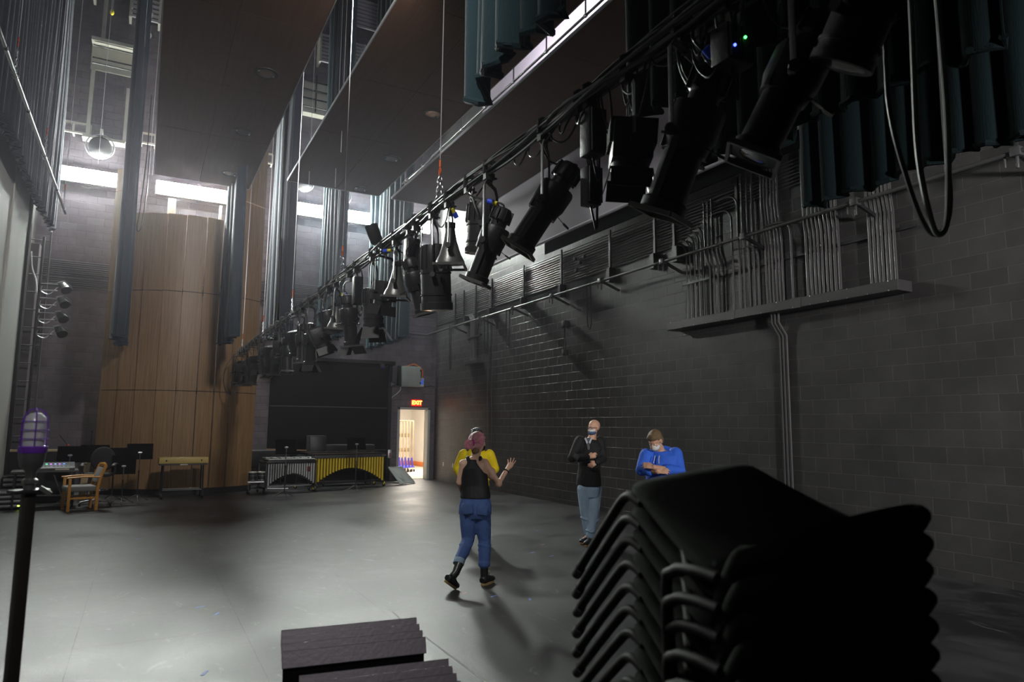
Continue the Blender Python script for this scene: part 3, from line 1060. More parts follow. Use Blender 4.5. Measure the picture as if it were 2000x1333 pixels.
# control cabinet, its conduit and switch; exit sign
t = thing('electrical_cabinet', 'pale grey electrical cabinet mounted above the open door', 'electrical box', (7.56, YB, 3.28))
MB().box(-0.34, 0.30, -0.27, -0.005, -0.33, 0.33).build('cabinet_body', pmat('pale_green_grey_enamel', (0.33, 0.37, 0.35), 0.4, 0, 0.08, 5), t, bevel=0.01)
MB().box(-0.325, 0.285, -0.285, -0.272, -0.315, 0.315).build('cabinet_door', MATS['pale_green_grey_enamel'], t, bevel=0.006)
for z in (-0.2, 0.2):
    MB().box(0.26, 0.30, -0.295, -0.28, z - 0.03, z + 0.03).build('latch', M_BLK, t, bevel=0.004)
MB().box(-0.42, -0.345, -0.2, -0.01, -0.28, 0.34).build('side_gutter', M_BLKM, t, bevel=0.005)
for k, (c, off) in enumerate((('orange_wire', (0.8, 0.25, 0.06)), ('orange_wire', (0, 0, 0)), ('brown_wire', (0.35, 0.12, 0.05)))):
    MB().tube(curve_pts([(-0.2 + 0.1 * k, -0.15, 0.34), (0.1, -0.17, 0.40 + 0.02 * k), (0.36 + 0.02 * k, -0.17, 0.25), (0.38, -0.15, -0.05), (0.32, -0.15, -0.2 + 0.05 * k)], 5), 0.008, 6).build('loose_wire', pmat(c, off, 0.5), t)
t = thing('wall_controller', 'small white controller with a blue face beside the electrical cabinet', 'wall panel', (7.98, YB, 3.12))
MB().box(-0.065, 0.065, -0.08, -0.003, -0.14, 0.14).build('controller_body', M_WHITEP, t, bevel=0.01)
MB().box(-0.045, 0.045, -0.086, -0.08, -0.07, 0.11).build('blue_face', pmat('blue_plastic', (0.05, 0.16, 0.75), 0.35, 0, 0.1, 10, emit=(0.05, 0.2, 1), estr=0.25), t, bevel=0.004)
MB().tube(curve_pts([(0.06, -0.04, -0.11), (0.16, -0.03, -0.13), (0.3, -0.03, -0.10), (0.46, -0.03, -0.12)], 5), 0.010, 6).build('black_lead', M_CABLE, t)
t = thing('wall_camera', 'small dark wall device left of the electrical cabinet', 'wall device', (6.98, YB, 3.02))
MB().box(-0.07, 0.07, -0.12, -0.003, -0.07, 0.07).build('device_body', M_BLK, t, bevel=0.01)
MB().cyl((0, -0.12, 0), (0, -0.15, 0), 0.03).build('device_eye', M_GLASS, t)
t = thing('wall_switch', 'pale conduit with a kink running down to a wall switch beside the door', 'switch', (0, 0, 0))
MB().tube(curve_pts([(7.27, YC, 2.95), (7.26, YC, 2.85), (7.14, YC, 2.72), (6.99, YC, 2.6), (6.96, YC, 2.48)], 4) + [(6.96, YC, 0.96)], 0.016, 8).build('conduit', M_GALV, t)
MB().box(6.90, 7.02, YB - 0.09, YB - 0.002, 0.70, 0.96).build('switch_box', M_GALV, t, bevel=0.006)
MB().box(6.935, 6.985, YB - 0.105, YB - 0.09, 0.74, 0.86).build('switch_toggle', pmat('dull_red_button', (0.35, 0.08, 0.07), 0.5), t, bevel=0.006)

t = thing('exit_sign', 'lit red EXIT sign mounted over the open door', 'exit sign', (7.82, YB, 2.45))
MB().box(-0.17, 0.17, -0.07, -0.002, -0.105, 0.105).build('sign_box', pmat('red_lit_sign_face', (0.5, 0.02, 0.01), 0.5, 0, 0.05, 5, emit=(1.0, 0.02, 0.01), estr=0.8), t, bevel=0.008)
cu = bpy.data.curves.new('exit_letters', 'FONT')
cu.body = 'EXIT'
cu.size = 0.175
cu.align_x = 'CENTER'
cu.align_y = 'CENTER'
cu.extrude = 0.004
cu.offset = 0.006
cu.space_character = 0.95
tmp = bpy.data.objects.new('exit_letters', cu)
COL.objects.link(tmp)
me = bpy.data.meshes.new_from_object(tmp.evaluated_get(bpy.context.evaluated_depsgraph_get()))
bpy.data.objects.remove(tmp)
lt = bpy.data.objects.new('exit_letters', me)
COL.objects.link(lt)
me.materials.clear()
me.materials.append(pmat('orange_lit_letters', (1, 0.3, 0.05), 0.5, 0, 0, 5, emit=(1.0, 0.33, 0.05), estr=6.0))
lt.parent = t
lt.location = (0, -0.078, 0)
lt.rotation_euler = (pi / 2, 0, 0)

# small blue/black device on the door track
t = thing('track_device', 'small dark blue-domed device under the head track of the loading door', 'wall device', (6.55, YB - 0.3, 3.6))
MB().cyl((0, 0, -0.09), (0, 0, 0.03), 0.07, 0.08, 14).build('device_body', M_BLK, t)
MB().ball((0.0, -0.03, -0.07), 0.05).build('device_dome', pmat('deep_blue_dome', (0.05, 0.04, 0.3), 0.2, 0, 0.1, 5), t)

# passage contents: staircase, hand carts
t = thing('staircase', 'brick-brown staircase going up in the lit passage beyond the door', 'stairs', (7.9, 27.2, 0))
M_BRK = pmat('brick_brown_stair', (0.42, 0.27, 0.17), 0.6, 0, 0.2, 8)
b = MB()
for k in range(8):
    b.box(-0.6, 0.75, k * 0.23, 1.9, k * 0.17 + (0.012 if k == 0 else 0), (k + 1) * 0.17)
b.build('steps', M_BRK, t, smooth=False)
b = MB()
b.tube([(0.75, 0.0, 0.9), (0.75, 1.8, 2.2)], 0.022, 8)
for k in range(5):
    b.tube([(0.75, 0.05 + k * 0.4, 0.1 + k * 0.28), (0.75, 0.05 + k * 0.4, 0.95 + k * 0.29)], 0.014, 6)
b.build('handrail', M_BLK, t)
for i in range(4):
    x = 8.55 + 0.17 * i
    t = thing('push_cart', 'blue push cart with tall uprights in the lit passage, %s from the left' % ORD[i + 1], 'cart', (x, 24.6 + 0.12 * i, 0.012), 0.05, 'blue push carts in the passage')
    MB().box(-0.14, 0.02, -0.35, 0.35, 0.16, 0.20).build('cart_bed', pmat('blue_cart_paint', (0.06, 0.06, 0.5), 0.4, 0.1, 0.1, 6), t, bevel=0.01)
    for y in (-0.3, 0.3):
        MB().bar((-0.06, y, 0.2), (-0.10, y, 0.52), 0.05, 0.05).build('blue_bracket', MATS['blue_cart_paint'], t)
        MB().tube([(-0.06, y, 0.2), (-0.06, y, 1.88)], 0.018, 8).build('upright', pmat('tan_pole', (0.5, 0.36, 0.2), 0.4, 0.2), t)
        for x2 in (-0.1, -0.01):
            MB().cyl((x2, y, 0.05), (x2 + 0.03, y, 0.05), 0.05, n=14).build('caster', M_RUBBER, t)
    MB().tube([(-0.06, -0.3, 1.88), (-0.06, 0.3, 1.88)], 0.018, 8).build('top_bar', MATS['tan_pole'], t)
    for y in (-0.3, 0.3):
        MB().tube([(-0.055, y, 0.05), (-0.055, y, 0.18)], 0.012, 6).build('caster_stem', M_STEEL, t)
for z, nm in ((1.25, 'upper'), (0.62, 'lower')):
    tag(MB().box(9.0, 10.48, 29.1, 29.19, z, z + 0.12).build('wall_rail', pmat('tan_wall_guard', (0.45, 0.38, 0.26), 0.5), smooth=False, bevel=0.01), nm + ' tan guard rail on the far wall of the passage', 'wall guard')
# ================================================================== lighting batten
BX, BZ = 2.05, 3.5
PR = 0.026


def img_dir(dx, dy, dz=0.0):
    """unit vector of a lamp's aim: dx right, dy down as seen from the photographer, dz away"""
    return (_R2 * dx - _U2 * dy + _F * dz).normalized()


def wire_mat():
    return M_STEEL


def chain_link(b, c, axis, side, L=0.036, W=0.017, r=0.0042):
    pts = []
    for k in range(12):
        a = 2 * pi * k / 12
        pts.append(c + axis * (cos(a) * L * 0.62) + side * (sin(a) * W * 0.72))
    b.tube(pts, r, 5, closed=True)


def hoist(x, y, z, label, ztop=16.5, h=0.30, group='hoist cables with chain bridles', wr=0.0045):
    """steel cable, orange shackle and two short chain legs round a pipe at (x, y, z)"""
    t = thing('hoist_cable', label, 'cable', (x, y, z), 0, group)
    MB().tube([(0, 0, h + 0.12), (0.02, 0, ztop - z)], wr, 6).build('steel_cable', pmat('bright_wire_rope', (0.72, 0.70, 0.72), 0.35, 0.5, 0.1, 30), t)
    MB().cyl((0, 0, h + 0.05), (0, 0, h + 0.11), 0.010, n=8).build('orange_sleeve', M_ORANGE, t)
    MB().tube([(0.0, 0.018 * cos(a), h + 0.01 + 0.03 * sin(a)) for a in [2 * pi * k / 10 for k in range(10)]], 0.007, 6, closed=True).build('orange_shackle', M_ORANGE, t)
    apex = Vector((0, 0, h))
    n = 7
    for sgn in (-1, 1):
        end = Vector((0, sgn * 0.075, 0.03))
        d = (end - apex)
        ax = d.normalized()
        for k in range(n):
            b = MB()
            c = apex + d * ((k + 0.5) / n)
            side = Vector((1, 0, 0)) if k % 2 else ax.cross(Vector((1, 0, 0))).normalized()
            chain_link(b, c, ax, side, L=d.length / n * 0.95, W=0.016)
            b.build('chain_link', M_STEEL, t)
    b = MB()
    for sgn in (-1, 1):
        b.tube([(0.034 * cos(a), sgn * 0.075, 0.034 * sin(a)) for a in [2 * pi * k / 12 for k in range(12)]], 0.006, 6, closed=True)
    b.build('pipe_wrap', M_STEEL, t)
    return t


bt = thing('lighting_batten', 'long black lighting pipe crossing the stage above head height', 'batten', (BX, 0, BZ))
MB().tube([(0, 0.1, 0), (0, 18.45, 0)], PR, 14).build('batten_pipe', M_BLK, bt)
for k in range(22):
    y = 0.5 + 0.83 * k
    MB().cyl((0, y, 0), (0, y + 0.03, 0), PR + 0.004, n=12).build('tape_band', M_RUBBER, bt)
MB().cyl((0, 18.45, 0), (0, 18.5, 0), 0.03, n=12).build('end_cap', M_YELP, bt)

for i, (y, lab) in enumerate([(5.13, 'nearest hoist cable with chain bridle, right of centre'), (8.29, 'second hoist cable from the near end, passing the rightmost wall light'),
                              (11.5, 'third hoist cable from the near end, before the left short wall light'),
                              (14.57, 'fourth hoist cable from the near end, against the dark leg'), (17.85, 'farthest hoist cable, in front of the wooden tower')]):
    hoist(BX, y, BZ, lab)

# cables lashed along the pipe
cb = thing('cable_bundle', 'bundle of black cables lashed along the lighting batten', 'cable', (BX, 0, BZ))
rnd = random.Random(3)
for s in range(11):
    a0 = rnd.uniform(0, 2 * pi)
    y0, y1 = (0.3, rnd.choice([3.4, 4.2, 5.2, 7.5, 11, 18.2])) if s < 8 else (rnd.uniform(3, 8), 18.2)
    n = int((y1 - y0) / 0.12)
    pts = []
    for k in range(n + 1):
        y = y0 + (y1 - y0) * k / n
        a = a0 + 0.6 * sin(y * 1.1 + s) + 0.3 * sin(y * 3.1 + 2 * s)
        r = PR + 0.012 + 0.022 * abs(sin(y * 1.7 + s * 1.3)) + (0.02 if y < 3.2 else 0)
        pts.append((r * cos(a), y, r * sin(a) + (0.01 if s % 2 else 0)))
    MB().tube(pts, rnd.choice([0.007, 0.009, 0.011]), 6).build('cable', M_CABLE if s % 3 else M_CABLE2, cb)
for s in range(30):
    y = rnd.choice([rnd.uniform(1.2, 5.0), rnd.uniform(1.2, 3.2), rnd.uniform(5, 17)])
    w = rnd.uniform(0.10, 0.32)
    d = rnd.uniform(0.08, 0.34)
    x = rnd.uniform(-0.06, 0.08)
    MB().tube(curve_pts([(0.0, y, -0.02), (x, y + w * 0.15, -d * 0.7), (x, y + w * 0.5, -d), (x * 0.6, y + w * 0.9, -d * 0.6), (0, y + w, 0.0)], 5), 0.006, 6).build('cable_loop', M_CABLE if s % 2 else M_CABLE2, cb)


# ---- spotlights
def hang(t, c, aim, arm=0.15, mt=None):
    """C-clamp on the pipe and the yoke down to the body centre c (local)"""
    mt = mt or M_BLK
    b = MB()
    b.tube([(-0.045, 0, -0.03), (-0.045, 0, 0.045), (-0.02, 0, 0.062), (0.03, 0, 0.055), (0.04, 0, 0.02)], [(0.011, 0.022)] * 5, 8, ref=(0, 1, 0))
    b.box(-0.05, 0.02, -0.022, 0.022, -0.075, -0.03)
    b.cyl((0.045, 0, -0.055), (0.0, 0, -0.055), 0.008, n=8)
    b.cyl((0, 0, -0.12), (0, 0, -0.06), 0.012, n=8)
    b.build('clamp', mt, t)
    h = Vector(aim).cross(Vector((0, 0, 1)))
    if h.length < 0.15:
        h = Vector((0.5, 0.85, 0))
    h = Vector((h.x, h.y, 0)).normalized()
    c = Vector(c)
    top = Vector((0, 0, -0.11))
    up = Vector((0, 0, 1))
    hz = c.copy()
    pts = [hz - h * arm, Vector((c.x, c.y, 0)) * 0.3 - h * arm + up * (-0.15), top - h * (arm - 0.04), top + h * (arm - 0.04),
           Vector((c.x, c.y, 0)) * 0.3 + h * arm + up * (-0.15), hz + h * arm]
    b = MB()
    b.tube(pts, [(0.004, 0.016)] * 6, 6, ref=tuple(h) if False else None)
    b.build('yoke', mt, t)
    for s in (-1, 1):
        k = MB()
        k.cyl(c + h * (s * (arm - 0.03)), c + h * (s * (arm + 0.025)), 0.018, 0.022, 10)
        k.build('yoke_knob', M_RUBBER, t)
    return h


def pigtail(t, c, aim, seed=0, plug=None):
    r = random.Random(seed)
    rear = Vector(c) - Vector(aim) * 0.26
    side = Vector((r.uniform(-0.12, 0.12), r.uniform(-0.12, 0.12), 0))
    pts = [rear, rear - Vector(aim) * 0.06 + side * 0.4, Vector((side.x, side.y, -0.14)) + side * 0.5, Vector((side.x * 0.3, side.y * 1.4, -0.02)), Vector((0, side.y * 1.6, 0.03))]
    MB().tube(curve_pts(pts, 5), 0.0065, 6).build('power_cord', M_CABLE2 if seed % 2 else M_CABLE, t)
    if plug:
        d = (pts[2] - pts[1]).normalized()
        q = pts[1] + side * 0.2
        MB().cyl(q, q + d * 0.035, 0.017, n=10).build('yellow_plug_band', M_YELP, t)
        MB().cyl(q + d * 0.035, q + d * 0.08, 0.020, n=10).build('blue_plug', M_BLUP, t)


def ers(y, c, aim, label, s=1.0, seed=0, plug=False, barn=False):
    t = thing('ellipsoidal_spotlight', label, 'stage light', (BX, y, BZ), 0, 'lights hung on the batten')
    c = Vector(c)
    aim = Vector(aim).normalized()
    h = hang(t, c, aim, 0.145 * s)
    v = aim.cross(h).normalized()
    P = lambda r: [(a * s, b * s) for a, b in r]
    b = MB()
    b.lathe(P([(0.03, -0.30), (0.055, -0.295), (0.075, -0.27), (0.078, -0.20), (0.062, -0.185), (0.062, -0.15), (0.10, -0.13)]), c, aim, 16)
    for k in range(8):
        a = 2 * pi * k / 8
        d = h * cos(a) + v * sin(a)
        b.bar(c + aim * (-0.28 * s) + d * (0.078 * s), c + aim * (-0.19 * s) + d * (0.078 * s), 0.008, 0.02, up=tuple(d))
    b.build('lamp_housing', M_BLK, t)
    b = MB()
    b.lathe(P([(0.10, -0.14), (0.108, -0.12), (0.106, -0.02), (0.094, 0.02), (0.090, 0.05)]), c, aim, 20)
    for k in range(4):
        d = (h * cos(pi / 4 + k * pi / 2) + v * sin(pi / 4 + k * pi / 2))
        b.bar(c + aim * (-0.13 * s) + d * 0.105 * s, c + aim * (0.05 * s) + d * 0.095 * s, 0.02, 0.012, up=tuple(d))
    b.build('reflector_housing', M_BLK, t)
    b = MB()
    b.lathe(P([(0.078, 0.05), (0.078, 0.24), (0.092, 0.25), (0.092, 0.29), (0.084, 0.29)]), c, aim, 20)
    for sg in (-1, 1):
        b.bar(c + aim * (0.0 * s) + h * (0.088 * sg * s), c + aim * (0.25 * s) + h * (0.085 * sg * s), 0.03 * s, 0.014, up=tuple(h))
    b.build('lens_barrel', M_BLK, t)
    b = MB()
    b.lathe([(0.07 * s, 0.286 * s), (0.035 * s, 0.297 * s), (0.0, 0.30 * s)], c, aim, 18)
    b.build('lens', M_GLASS, t)
    # square gel frame holder
    b = MB()
    q = c + aim * 0.30 * s
    w = 0.095 * s
    for d1, d2 in ((h, v), (v, h)):
        for sg in (-1, 1):
            b.bar(q + d1 * (w * sg) - d2 * w, q + d1 * (w * sg) + d2 * w, 0.012, 0.022, up=tuple(aim))
    b.build('gel_frame', M_BELL if seed % 2 == 0 else M_BLK, t)
    # shutter handles
    for k, (d, a) in enumerate(((h, 0.03), (-h, 0.0), (v, 0.015))):
        b = MB()
        b.bar(c + aim * a + d * 0.09 * s, c + aim * (a + 0.02) + d * 0.15 * s, 0.02, 0.004, up=tuple(aim))
        b.bar(c + aim * (a + 0.02) + d * 0.15 * s, c + aim * (a + 0.03) + d * 0.19 * s, 0.026, 0.012, up=tuple(aim))
        b.build('shutter_handle', M_BLK, t)
    if barn:
        for d1, d2 in ((h, v), (v, h)):
            for sg in (-1, 1):
                b = MB()
                b.add([q + d1 * (w * sg) - d2 * w * 0.9, q + d1 * (w * sg) + d2 * w * 0.9,
                       q + d1 * (w * 1.5 * sg) + d2 * w * 0.8 + aim * 0.1, q + d1 * (w * 1.5 * sg) - d2 * w * 0.8 + aim * 0.1], [(0, 1, 2, 3)])
                b.build('barn_door', M_BLK, t, solid=0.003, smooth=False)
    pigtail(t, c, aim, seed, plug)
    return t


def bell(y, c, aim, label, s=1.0, seed=0, plug=True):
    t = thing('par_spotlight', label, 'stage light', (BX, y, BZ), 0, 'lights hung on the batten')
    c = Vector(c)
    aim = Vector(aim).normalized()
    h = hang(t, c, aim, 0.125 * s)
    v = aim.cross(h).normalized()
    MB().lathe([(r * s, z * s) for r, z in [(0.02, -0.20), (0.036, -0.19), (0.042, -0.13), (0.055, -0.06), (0.085, 0.04), (0.112, 0.09), (0.116, 0.12), (0.105, 0.12)]], c, aim, 22).build('bell_housing', M_BELL, t)
    b = MB()
    q = c + aim * 0.135 * s
    w = 0.115 * s
    for d1, d2 in ((h, v), (v, h)):
        for sg in (-1, 1):
            b.bar(q + d1 * (w * sg) - d2 * w, q + d1 * (w * sg) + d2 * w, 0.014, 0.02, up=tuple(aim))
    b.build('gel_frame', M_BELL, t)
    MB().lathe([(0.10 * s, 0.118 * s), (0.05 * s, 0.125 * s), (0, 0.126 * s)], c, aim, 18).build('lens', M_GLASS, t)
    b = MB()
    b.lathe([(0.045 * s, -0.21 * s), (0.045 * s, -0.17 * s), (0.03 * s, -0.165 * s)], c, aim, 12)
    b.build('lamp_cap', M_BLK, t)
    b = MB()
    b.bar(c + h * 0.1 * s - aim * 0.12 * s, c + h * 0.125 * s + aim * 0.05 * s, 0.03, 0.012, up=tuple(h))
    b.build('pivot_arm', M_BLK, t)
    pigtail(t, c, aim, seed, plug)
    return t


def drum(y, c, aim, label, r=0.11, L=0.34, s=1.0, seed=0, barn=False, name='wash_light'):
    t = thing(name, label, 'stage light', (BX, y, BZ), 0, 'lights hung on the batten')
    c = Vector(c)
    aim = Vector(aim).normalized()
    h = hang(t, c, aim, r + 0.035)
    v = aim.cross(h).normalized()
    MB().lathe([(r * 0.5, -L * 0.55), (r * 0.85, -L * 0.53), (r * 0.96, -L * 0.45), (r, -L * 0.3), (r, L * 0.38), (r * 1.08, L * 0.39), (r * 1.08, L * 0.5), (r * 0.96, L * 0.5)], c, aim, 24).build('drum_housing', M_BLK, t)
    b = MB()
    for k in range(14):
        a = 2 * pi * k / 14
        d = h * cos(a) + v * sin(a)
        b.bar(c - aim * L * 0.5 + d * r * 0.9, c - aim * L * 0.12 + d * r * 1.0, 0.004, 0.03, up=tuple(d))
    b.build('cooling_fins', M_BLK, t)
    MB().lathe([(r * 0.95, L * 0.495), (r * 0.5, L * 0.515), (0, L * 0.52)], c, aim, 18).build('lens', M_GLASS, t)
    for a in (-0.1, 0.25):
        MB().lathe([(r + 0.006, L * a), (r + 0.006, L * a + 0.012)], c, aim, 24).build('band', M_RUBBER, t)
    if barn:
        q = c + aim * L * 0.5
        w = r
        for d1, d2 in ((h, v), (v, h)):
            for sg in (-1, 1):
                MB().add([q + d1 * (w * sg) - d2 * w * 0.8, q + d1 * (w * sg) + d2 * w * 0.8,
                          q + d1 * (w * 1.7 * sg) + d2 * w * 0.9 + aim * 0.13, q + d1 * (w * 1.7 * sg) - d2 * w * 0.9 + aim * 0.13], [(0, 1, 2, 3)]).build('barn_door', M_BLK, t, solid=0.003, smooth=False)
    pigtail(t, c, aim, seed)
    return t


def flood(y, c, aim, label, s=1.0, seed=0):
    t = thing('fresnel_spotlight', label, 'stage light', (BX, y, BZ), 0, 'lights hung on the batten')
    c = Vector(c)
    aim = Vector(aim).normalized()
    h = hang(t, c, aim, 0.13 * s)
    v = aim.cross(h).normalized()
    R = Matrix((h, v, aim)).transposed().to_4x4()
    R.translation = c
    b = MB()
    b.M = R
    w = 0.10 * s
    b.box(-w, w, -w, w, -0.11 * s, 0.08 * s)
    b.build('box_housing', M_BLK, t, bevel=0.012)
    b = MB()
    b.M = R
    for k in range(7):
        x = -w + 0.02 + k * (2 * w - 0.04) / 6
        b.box(x - 0.003, x + 0.003, -w - 0.015, w + 0.015, -0.125 * s, 0.0)
    b.build('cooling_fins', M_BLK, t, smooth=False)
    b = MB()
    b.M = R
    b.lathe([(0.095 * s, 0.08 * s), (0.095 * s, 0.12 * s), (0.088 * s, 0.12 * s)], n=22)
    b.build('lens_ring', M_BLK, t)
    MB().lathe([(0.085 * s, 0.11 * s), (0.04 * s, 0.125 * s), (0, 0.13 * s)], c, aim, 18).build('lens', M_GLASS, t)
    q = c + aim * 0.125 * s
    for d1, d2 in ((h, v), (v, h)):
        for sg in (-1, 1):
            MB().add([q + d1 * (w * sg) - d2 * w, q + d1 * (w * sg) + d2 * w,
                      q + d1 * (w * 1.25 * sg) + d2 * w + aim * 0.10, q + d1 * (w * 1.25 * sg) - d2 * w + aim * 0.10], [(0, 1, 2, 3)]).build('barn_door', M_BLK, t, solid=0.003, smooth=False)
    pigtail(t, c, aim, seed)
    return t


def relay(y, c, label, w=0.10, d=0.10, hgt=0.24, seed=0, leds=False):
    t = thing('dimmer_box', label, 'dimmer box', (BX, y, BZ), 0, 'boxes hung on the batten')
    c = Vector(c)
    b = MB()
    b.tube([(-0.045, 0, -0.03), (-0.045, 0, 0.045), (-0.02, 0, 0.062), (0.03, 0, 0.055), (0.04, 0, 0.02)], [(0.011, 0.022)] * 5, 8, ref=(0, 1, 0))
    b.box(-0.05, 0.02, -0.022, 0.022, -0.075, -0.03)
    b.build('clamp', M_BLK, t)
    MB().bar((-0.015, 0, -0.07), (c.x, c.y, c.z + hgt / 2), 0.03, 0.012).build('hanger_plate', M_BLK, t)
    b = MB()
    b.box(c.x - w / 2, c.x + w / 2, c.y - d / 2, c.y + d / 2, c.z - hgt / 2, c.z + hgt / 2)
    b.build('box_body', M_BLK, t, bevel=0.006)
    b = MB()
    for k in range(9):
        x = c.x - w / 2 + w * (k + 0.5) / 9
        b.box(x - 0.002, x + 0.002, c.y - d / 2 - 0.014, c.y - d / 2, c.z - hgt / 2 + 0.01, c.z + hgt / 2 - 0.01)
    b.build('heat_sink', M_BLK, t, smooth=False)
    if leds:
        for k, (nm, col) in enumerate((('blue_indicator', (0.05, 0.08, 1.0)), ('green_indicator', (0.05, 0.9, 0.1)))):
            MB().ball((c.x - w / 2 + 0.02 + 0.06 * k, c.y - d / 2 - 0.016, c.z - 0.03 + 0.05 * k), 0.006, 8, 5).build(nm, pmat(nm + '_glow', col, 0.4, emit=col, estr=9), t)
    MB().tube(curve_pts([(c.x, c.y, c.z - hgt / 2), (c.x + 0.02, c.y, c.z - hgt / 2 - 0.08), (c.x + 0.05, c.y + 0.02, c.z - hgt / 2 - 0.12), (c.x + 0.07, c.y + 0.04, c.z - hgt / 2 - 0.02), (c.x + 0.06, c.y + 0.03, -0.1), (0.0, c.y, 0.02)], 5), 0.007, 6).build('cord', M_CABLE, t)
    return t


def C(z, x=0.0):
    return (x, 0, z - BZ)


nth = lambda i, s: s + ', %s light from the near end' % ORD[i]
drum(1.36, C(3.08), img_dir(-20, 60, 20), 'black wash light, nearest on the batten at the top right', 0.10, 0.30, seed=3)
ers(1.66, C(2.98), img_dir(-100, 200), 'black ellipsoidal spotlight tilted left under the near end, its front frame catching light', 1.0, 2)
relay(1.93, C(3.27), 'black box with blue and green indicator lamps near the top right', 0.14, 0.10, 0.16, leds=True)
ers(2.20, C(2.97), img_dir(-95, 270, 40), 'long black ellipsoidal spotlight hanging lowest before the near leg', 1.12, 4, plug=True)
flood(2.60, C(3.08), img_dir(-4, 60), 'boxy black fresnel with barn doors, silhouetted against the pale cyclorama', 1.0, 5)
relay(2.93, C(3.29), 'plain black box hung between the fresnel and the cable coils', 0.10, 0.10, 0.26)
relay(3.02, (0.07, 0.03, 3.04 - BZ), 'finned black box beside the rear of the largest centre spotlight', 0.09, 0.08, 0.22)
ers(3.42, C(3.02), img_dir(-95, 145), 'large black ellipsoidal spotlight tilted left in front of the pale cyclorama', 1.0, 6)
ers(4.17, C(2.96), img_dir(-55, 140), 'black ellipsoidal spotlight with blue plug at the left edge of the cyclorama', 0.92, 8, plug=True)
drum(4.50, (0.1, 0, 3.17 - BZ), img_dir(-2, 60), 'wide black drum light right behind the grey bell-shaped spotlight', 0.12, 0.36, seed=9)
bell(4.88, C(3.09), img_dir(0, 60), 'grey bell-shaped spotlight with yellow and blue plug under the nearest chain', 1.0, 10)
drum(5.22, (0.02, 0, 2.92 - BZ), img_dir(3, 90), 'tallest black drum light hanging below the nearest chain', 0.125, 0.52, seed=11)
ers(5.62, C(2.93), img_dir(22, 80), 'slim dark spotlight tilted right beside the tallest drum light', 0.85, 12)
relay(5.78, C(3.22), 'tall finned black box left of the tallest drum light', 0.12, 0.10, 0.34)
bell(6.18, C(3.05), img_dir(-3, 60), 'second grey bell-shaped spotlight, larger of the two left of the chain', 1.0, 14)
flood(6.55, C(3.02), img_dir(-10, 60), 'dark grey fresnel with barn doors left of the second bell-shaped light', 0.95, 15)
drum(6.92, C(2.92), img_dir(3, 90), 'black drum light with spread barn doors before the teal leg', 0.105, 0.40, seed=16, barn=True)
relay(7.55, C(3.22), 'narrow tall black box on the batten left of the barn-door drum', 0.10, 0.09, 0.32)
ers(7.85, C(2.92), img_dir(8, 80), 'black ellipsoidal spotlight with flared barn doors, second cluster from the chain', 1.0, 18, barn=True)
bell(8.48, C(3.02), img_dir(-3, 60), 'third grey bell-shaped spotlight with yellow and blue plug, smallest of three', 0.95, 20)
drum(8.85, C(3.02), img_dir(12, 60), 'short drum light just beyond the third bell-shaped spotlight', 0.11, 0.30, seed=21)
flood(9.3, C(2.88), img_dir(22, 60), 'ribbed black floodlight tilted right below the second chain', 1.15, 22)
ers(9.95, C(2.86), img_dir(0, 80), 'black spotlight pointing straight down, left of the ribbed floodlight', 1.0, 23, barn=True)
types = [('ers', (3, 60)), ('drum', (8, 60)), ('ers', (6, 60)), ('flood', (-5, 60)), ('ers', (-3, 60)), ('drum', (0, 60)), ('ers', (10, 60)),
         ('flood', (5, 60)), ('ers', (-8, 60)), ('drum', (-4, 60)), ('ers', (4, 60)), ('flood', (10, 60)), ('ers', (-6, 60)), ('drum', (3, 60))]
yy = [10.5, 11.0, 11.75, 12.25, 12.8, 13.4, 13.95, 14.9, 15.4, 15.95, 16.45, 16.95, 17.4, 17.75]
desc = ['right of the third chain', 'just right of the third chain', 'with wide open front, left of the third chain', 'left of the wide-fronted spotlight',
        'midway between third and fourth chains', 'right of the fourth chain', 'just right of the fourth chain', 'just left of the fourth chain',
        'left of the fourth chain', 'midway between fourth and farthest chains', 'right of the farthest chain', 'close to the farthest chain', 'at the farthest chain', 'beyond all others at the batten end']
for i, (k, dv) in enumerate(types):
    a = img_dir(dv[0], dv[1], (-14, 10, -20, 0)[i % 4])
    y = yy[i]
    if k == 'ers':
        ers(y, C(2.92 - 0.03 * (i % 3)), a, 'far black spotlight ' + desc[i], 1.0 + 0.05 * (i % 2), 30 + i)
    elif k == 'drum':
        drum(y, C(2.98), a, 'far black drum light ' + desc[i], 0.12, 0.36, seed=30 + i)
    else:
        flood(y, C(2.98), a, 'far black floodlight ' + desc[i], 1.15, 30 + i)
ers(18.2, C(2.98), img_dir(3, 60, -30), 'lowest black spotlight at the very tip of the batten before the tower', 1.05, 60)
# a can pointing up from the pipe
t = thing('par_can', 'small glossy can light pointing up from the batten before the teal leg', 'stage light', (BX, 6.75, BZ), 0, 'lights hung on the batten')
a = img_dir(-22, -60)
MB().lathe([(0.05, 0.06), (0.065, 0.08), (0.068, 0.26), (0.062, 0.26)], (0, 0, 0.02), a, 18).build('can_housing', M_BLK, t)
MB().lathe([(0.06, 0.25), (0.03, 0.258), (0, 0.26)], (0, 0, 0.02), a, 16).build('lens', M_GLASS, t)
MB().tube([(-0.04, 0, -0.03), (-0.04, 0, 0.03), (0, 0, 0.05), (0.03, 0, 0.03)], [(0.01, 0.02)] * 4, 8).build('clamp', M_BLK, t)
# cable dropping from the far end in a loop
tag(MB().tube(curve_pts([(BX - 0.12, 18.3, 3.45), (BX - 0.3, 18.3, 3.1), (BX - 0.33, 18.3, 2.75), (BX - 0.22, 18.3, 2.45), (BX - 0.05, 18.3, 2.5), (BX - 0.01, 18.3, 2.75)], 6), 0.011, 6).build('hanging_cable', M_CABLE),
    'black cable hanging in a loop from the batten tip before the tower', 'cable')

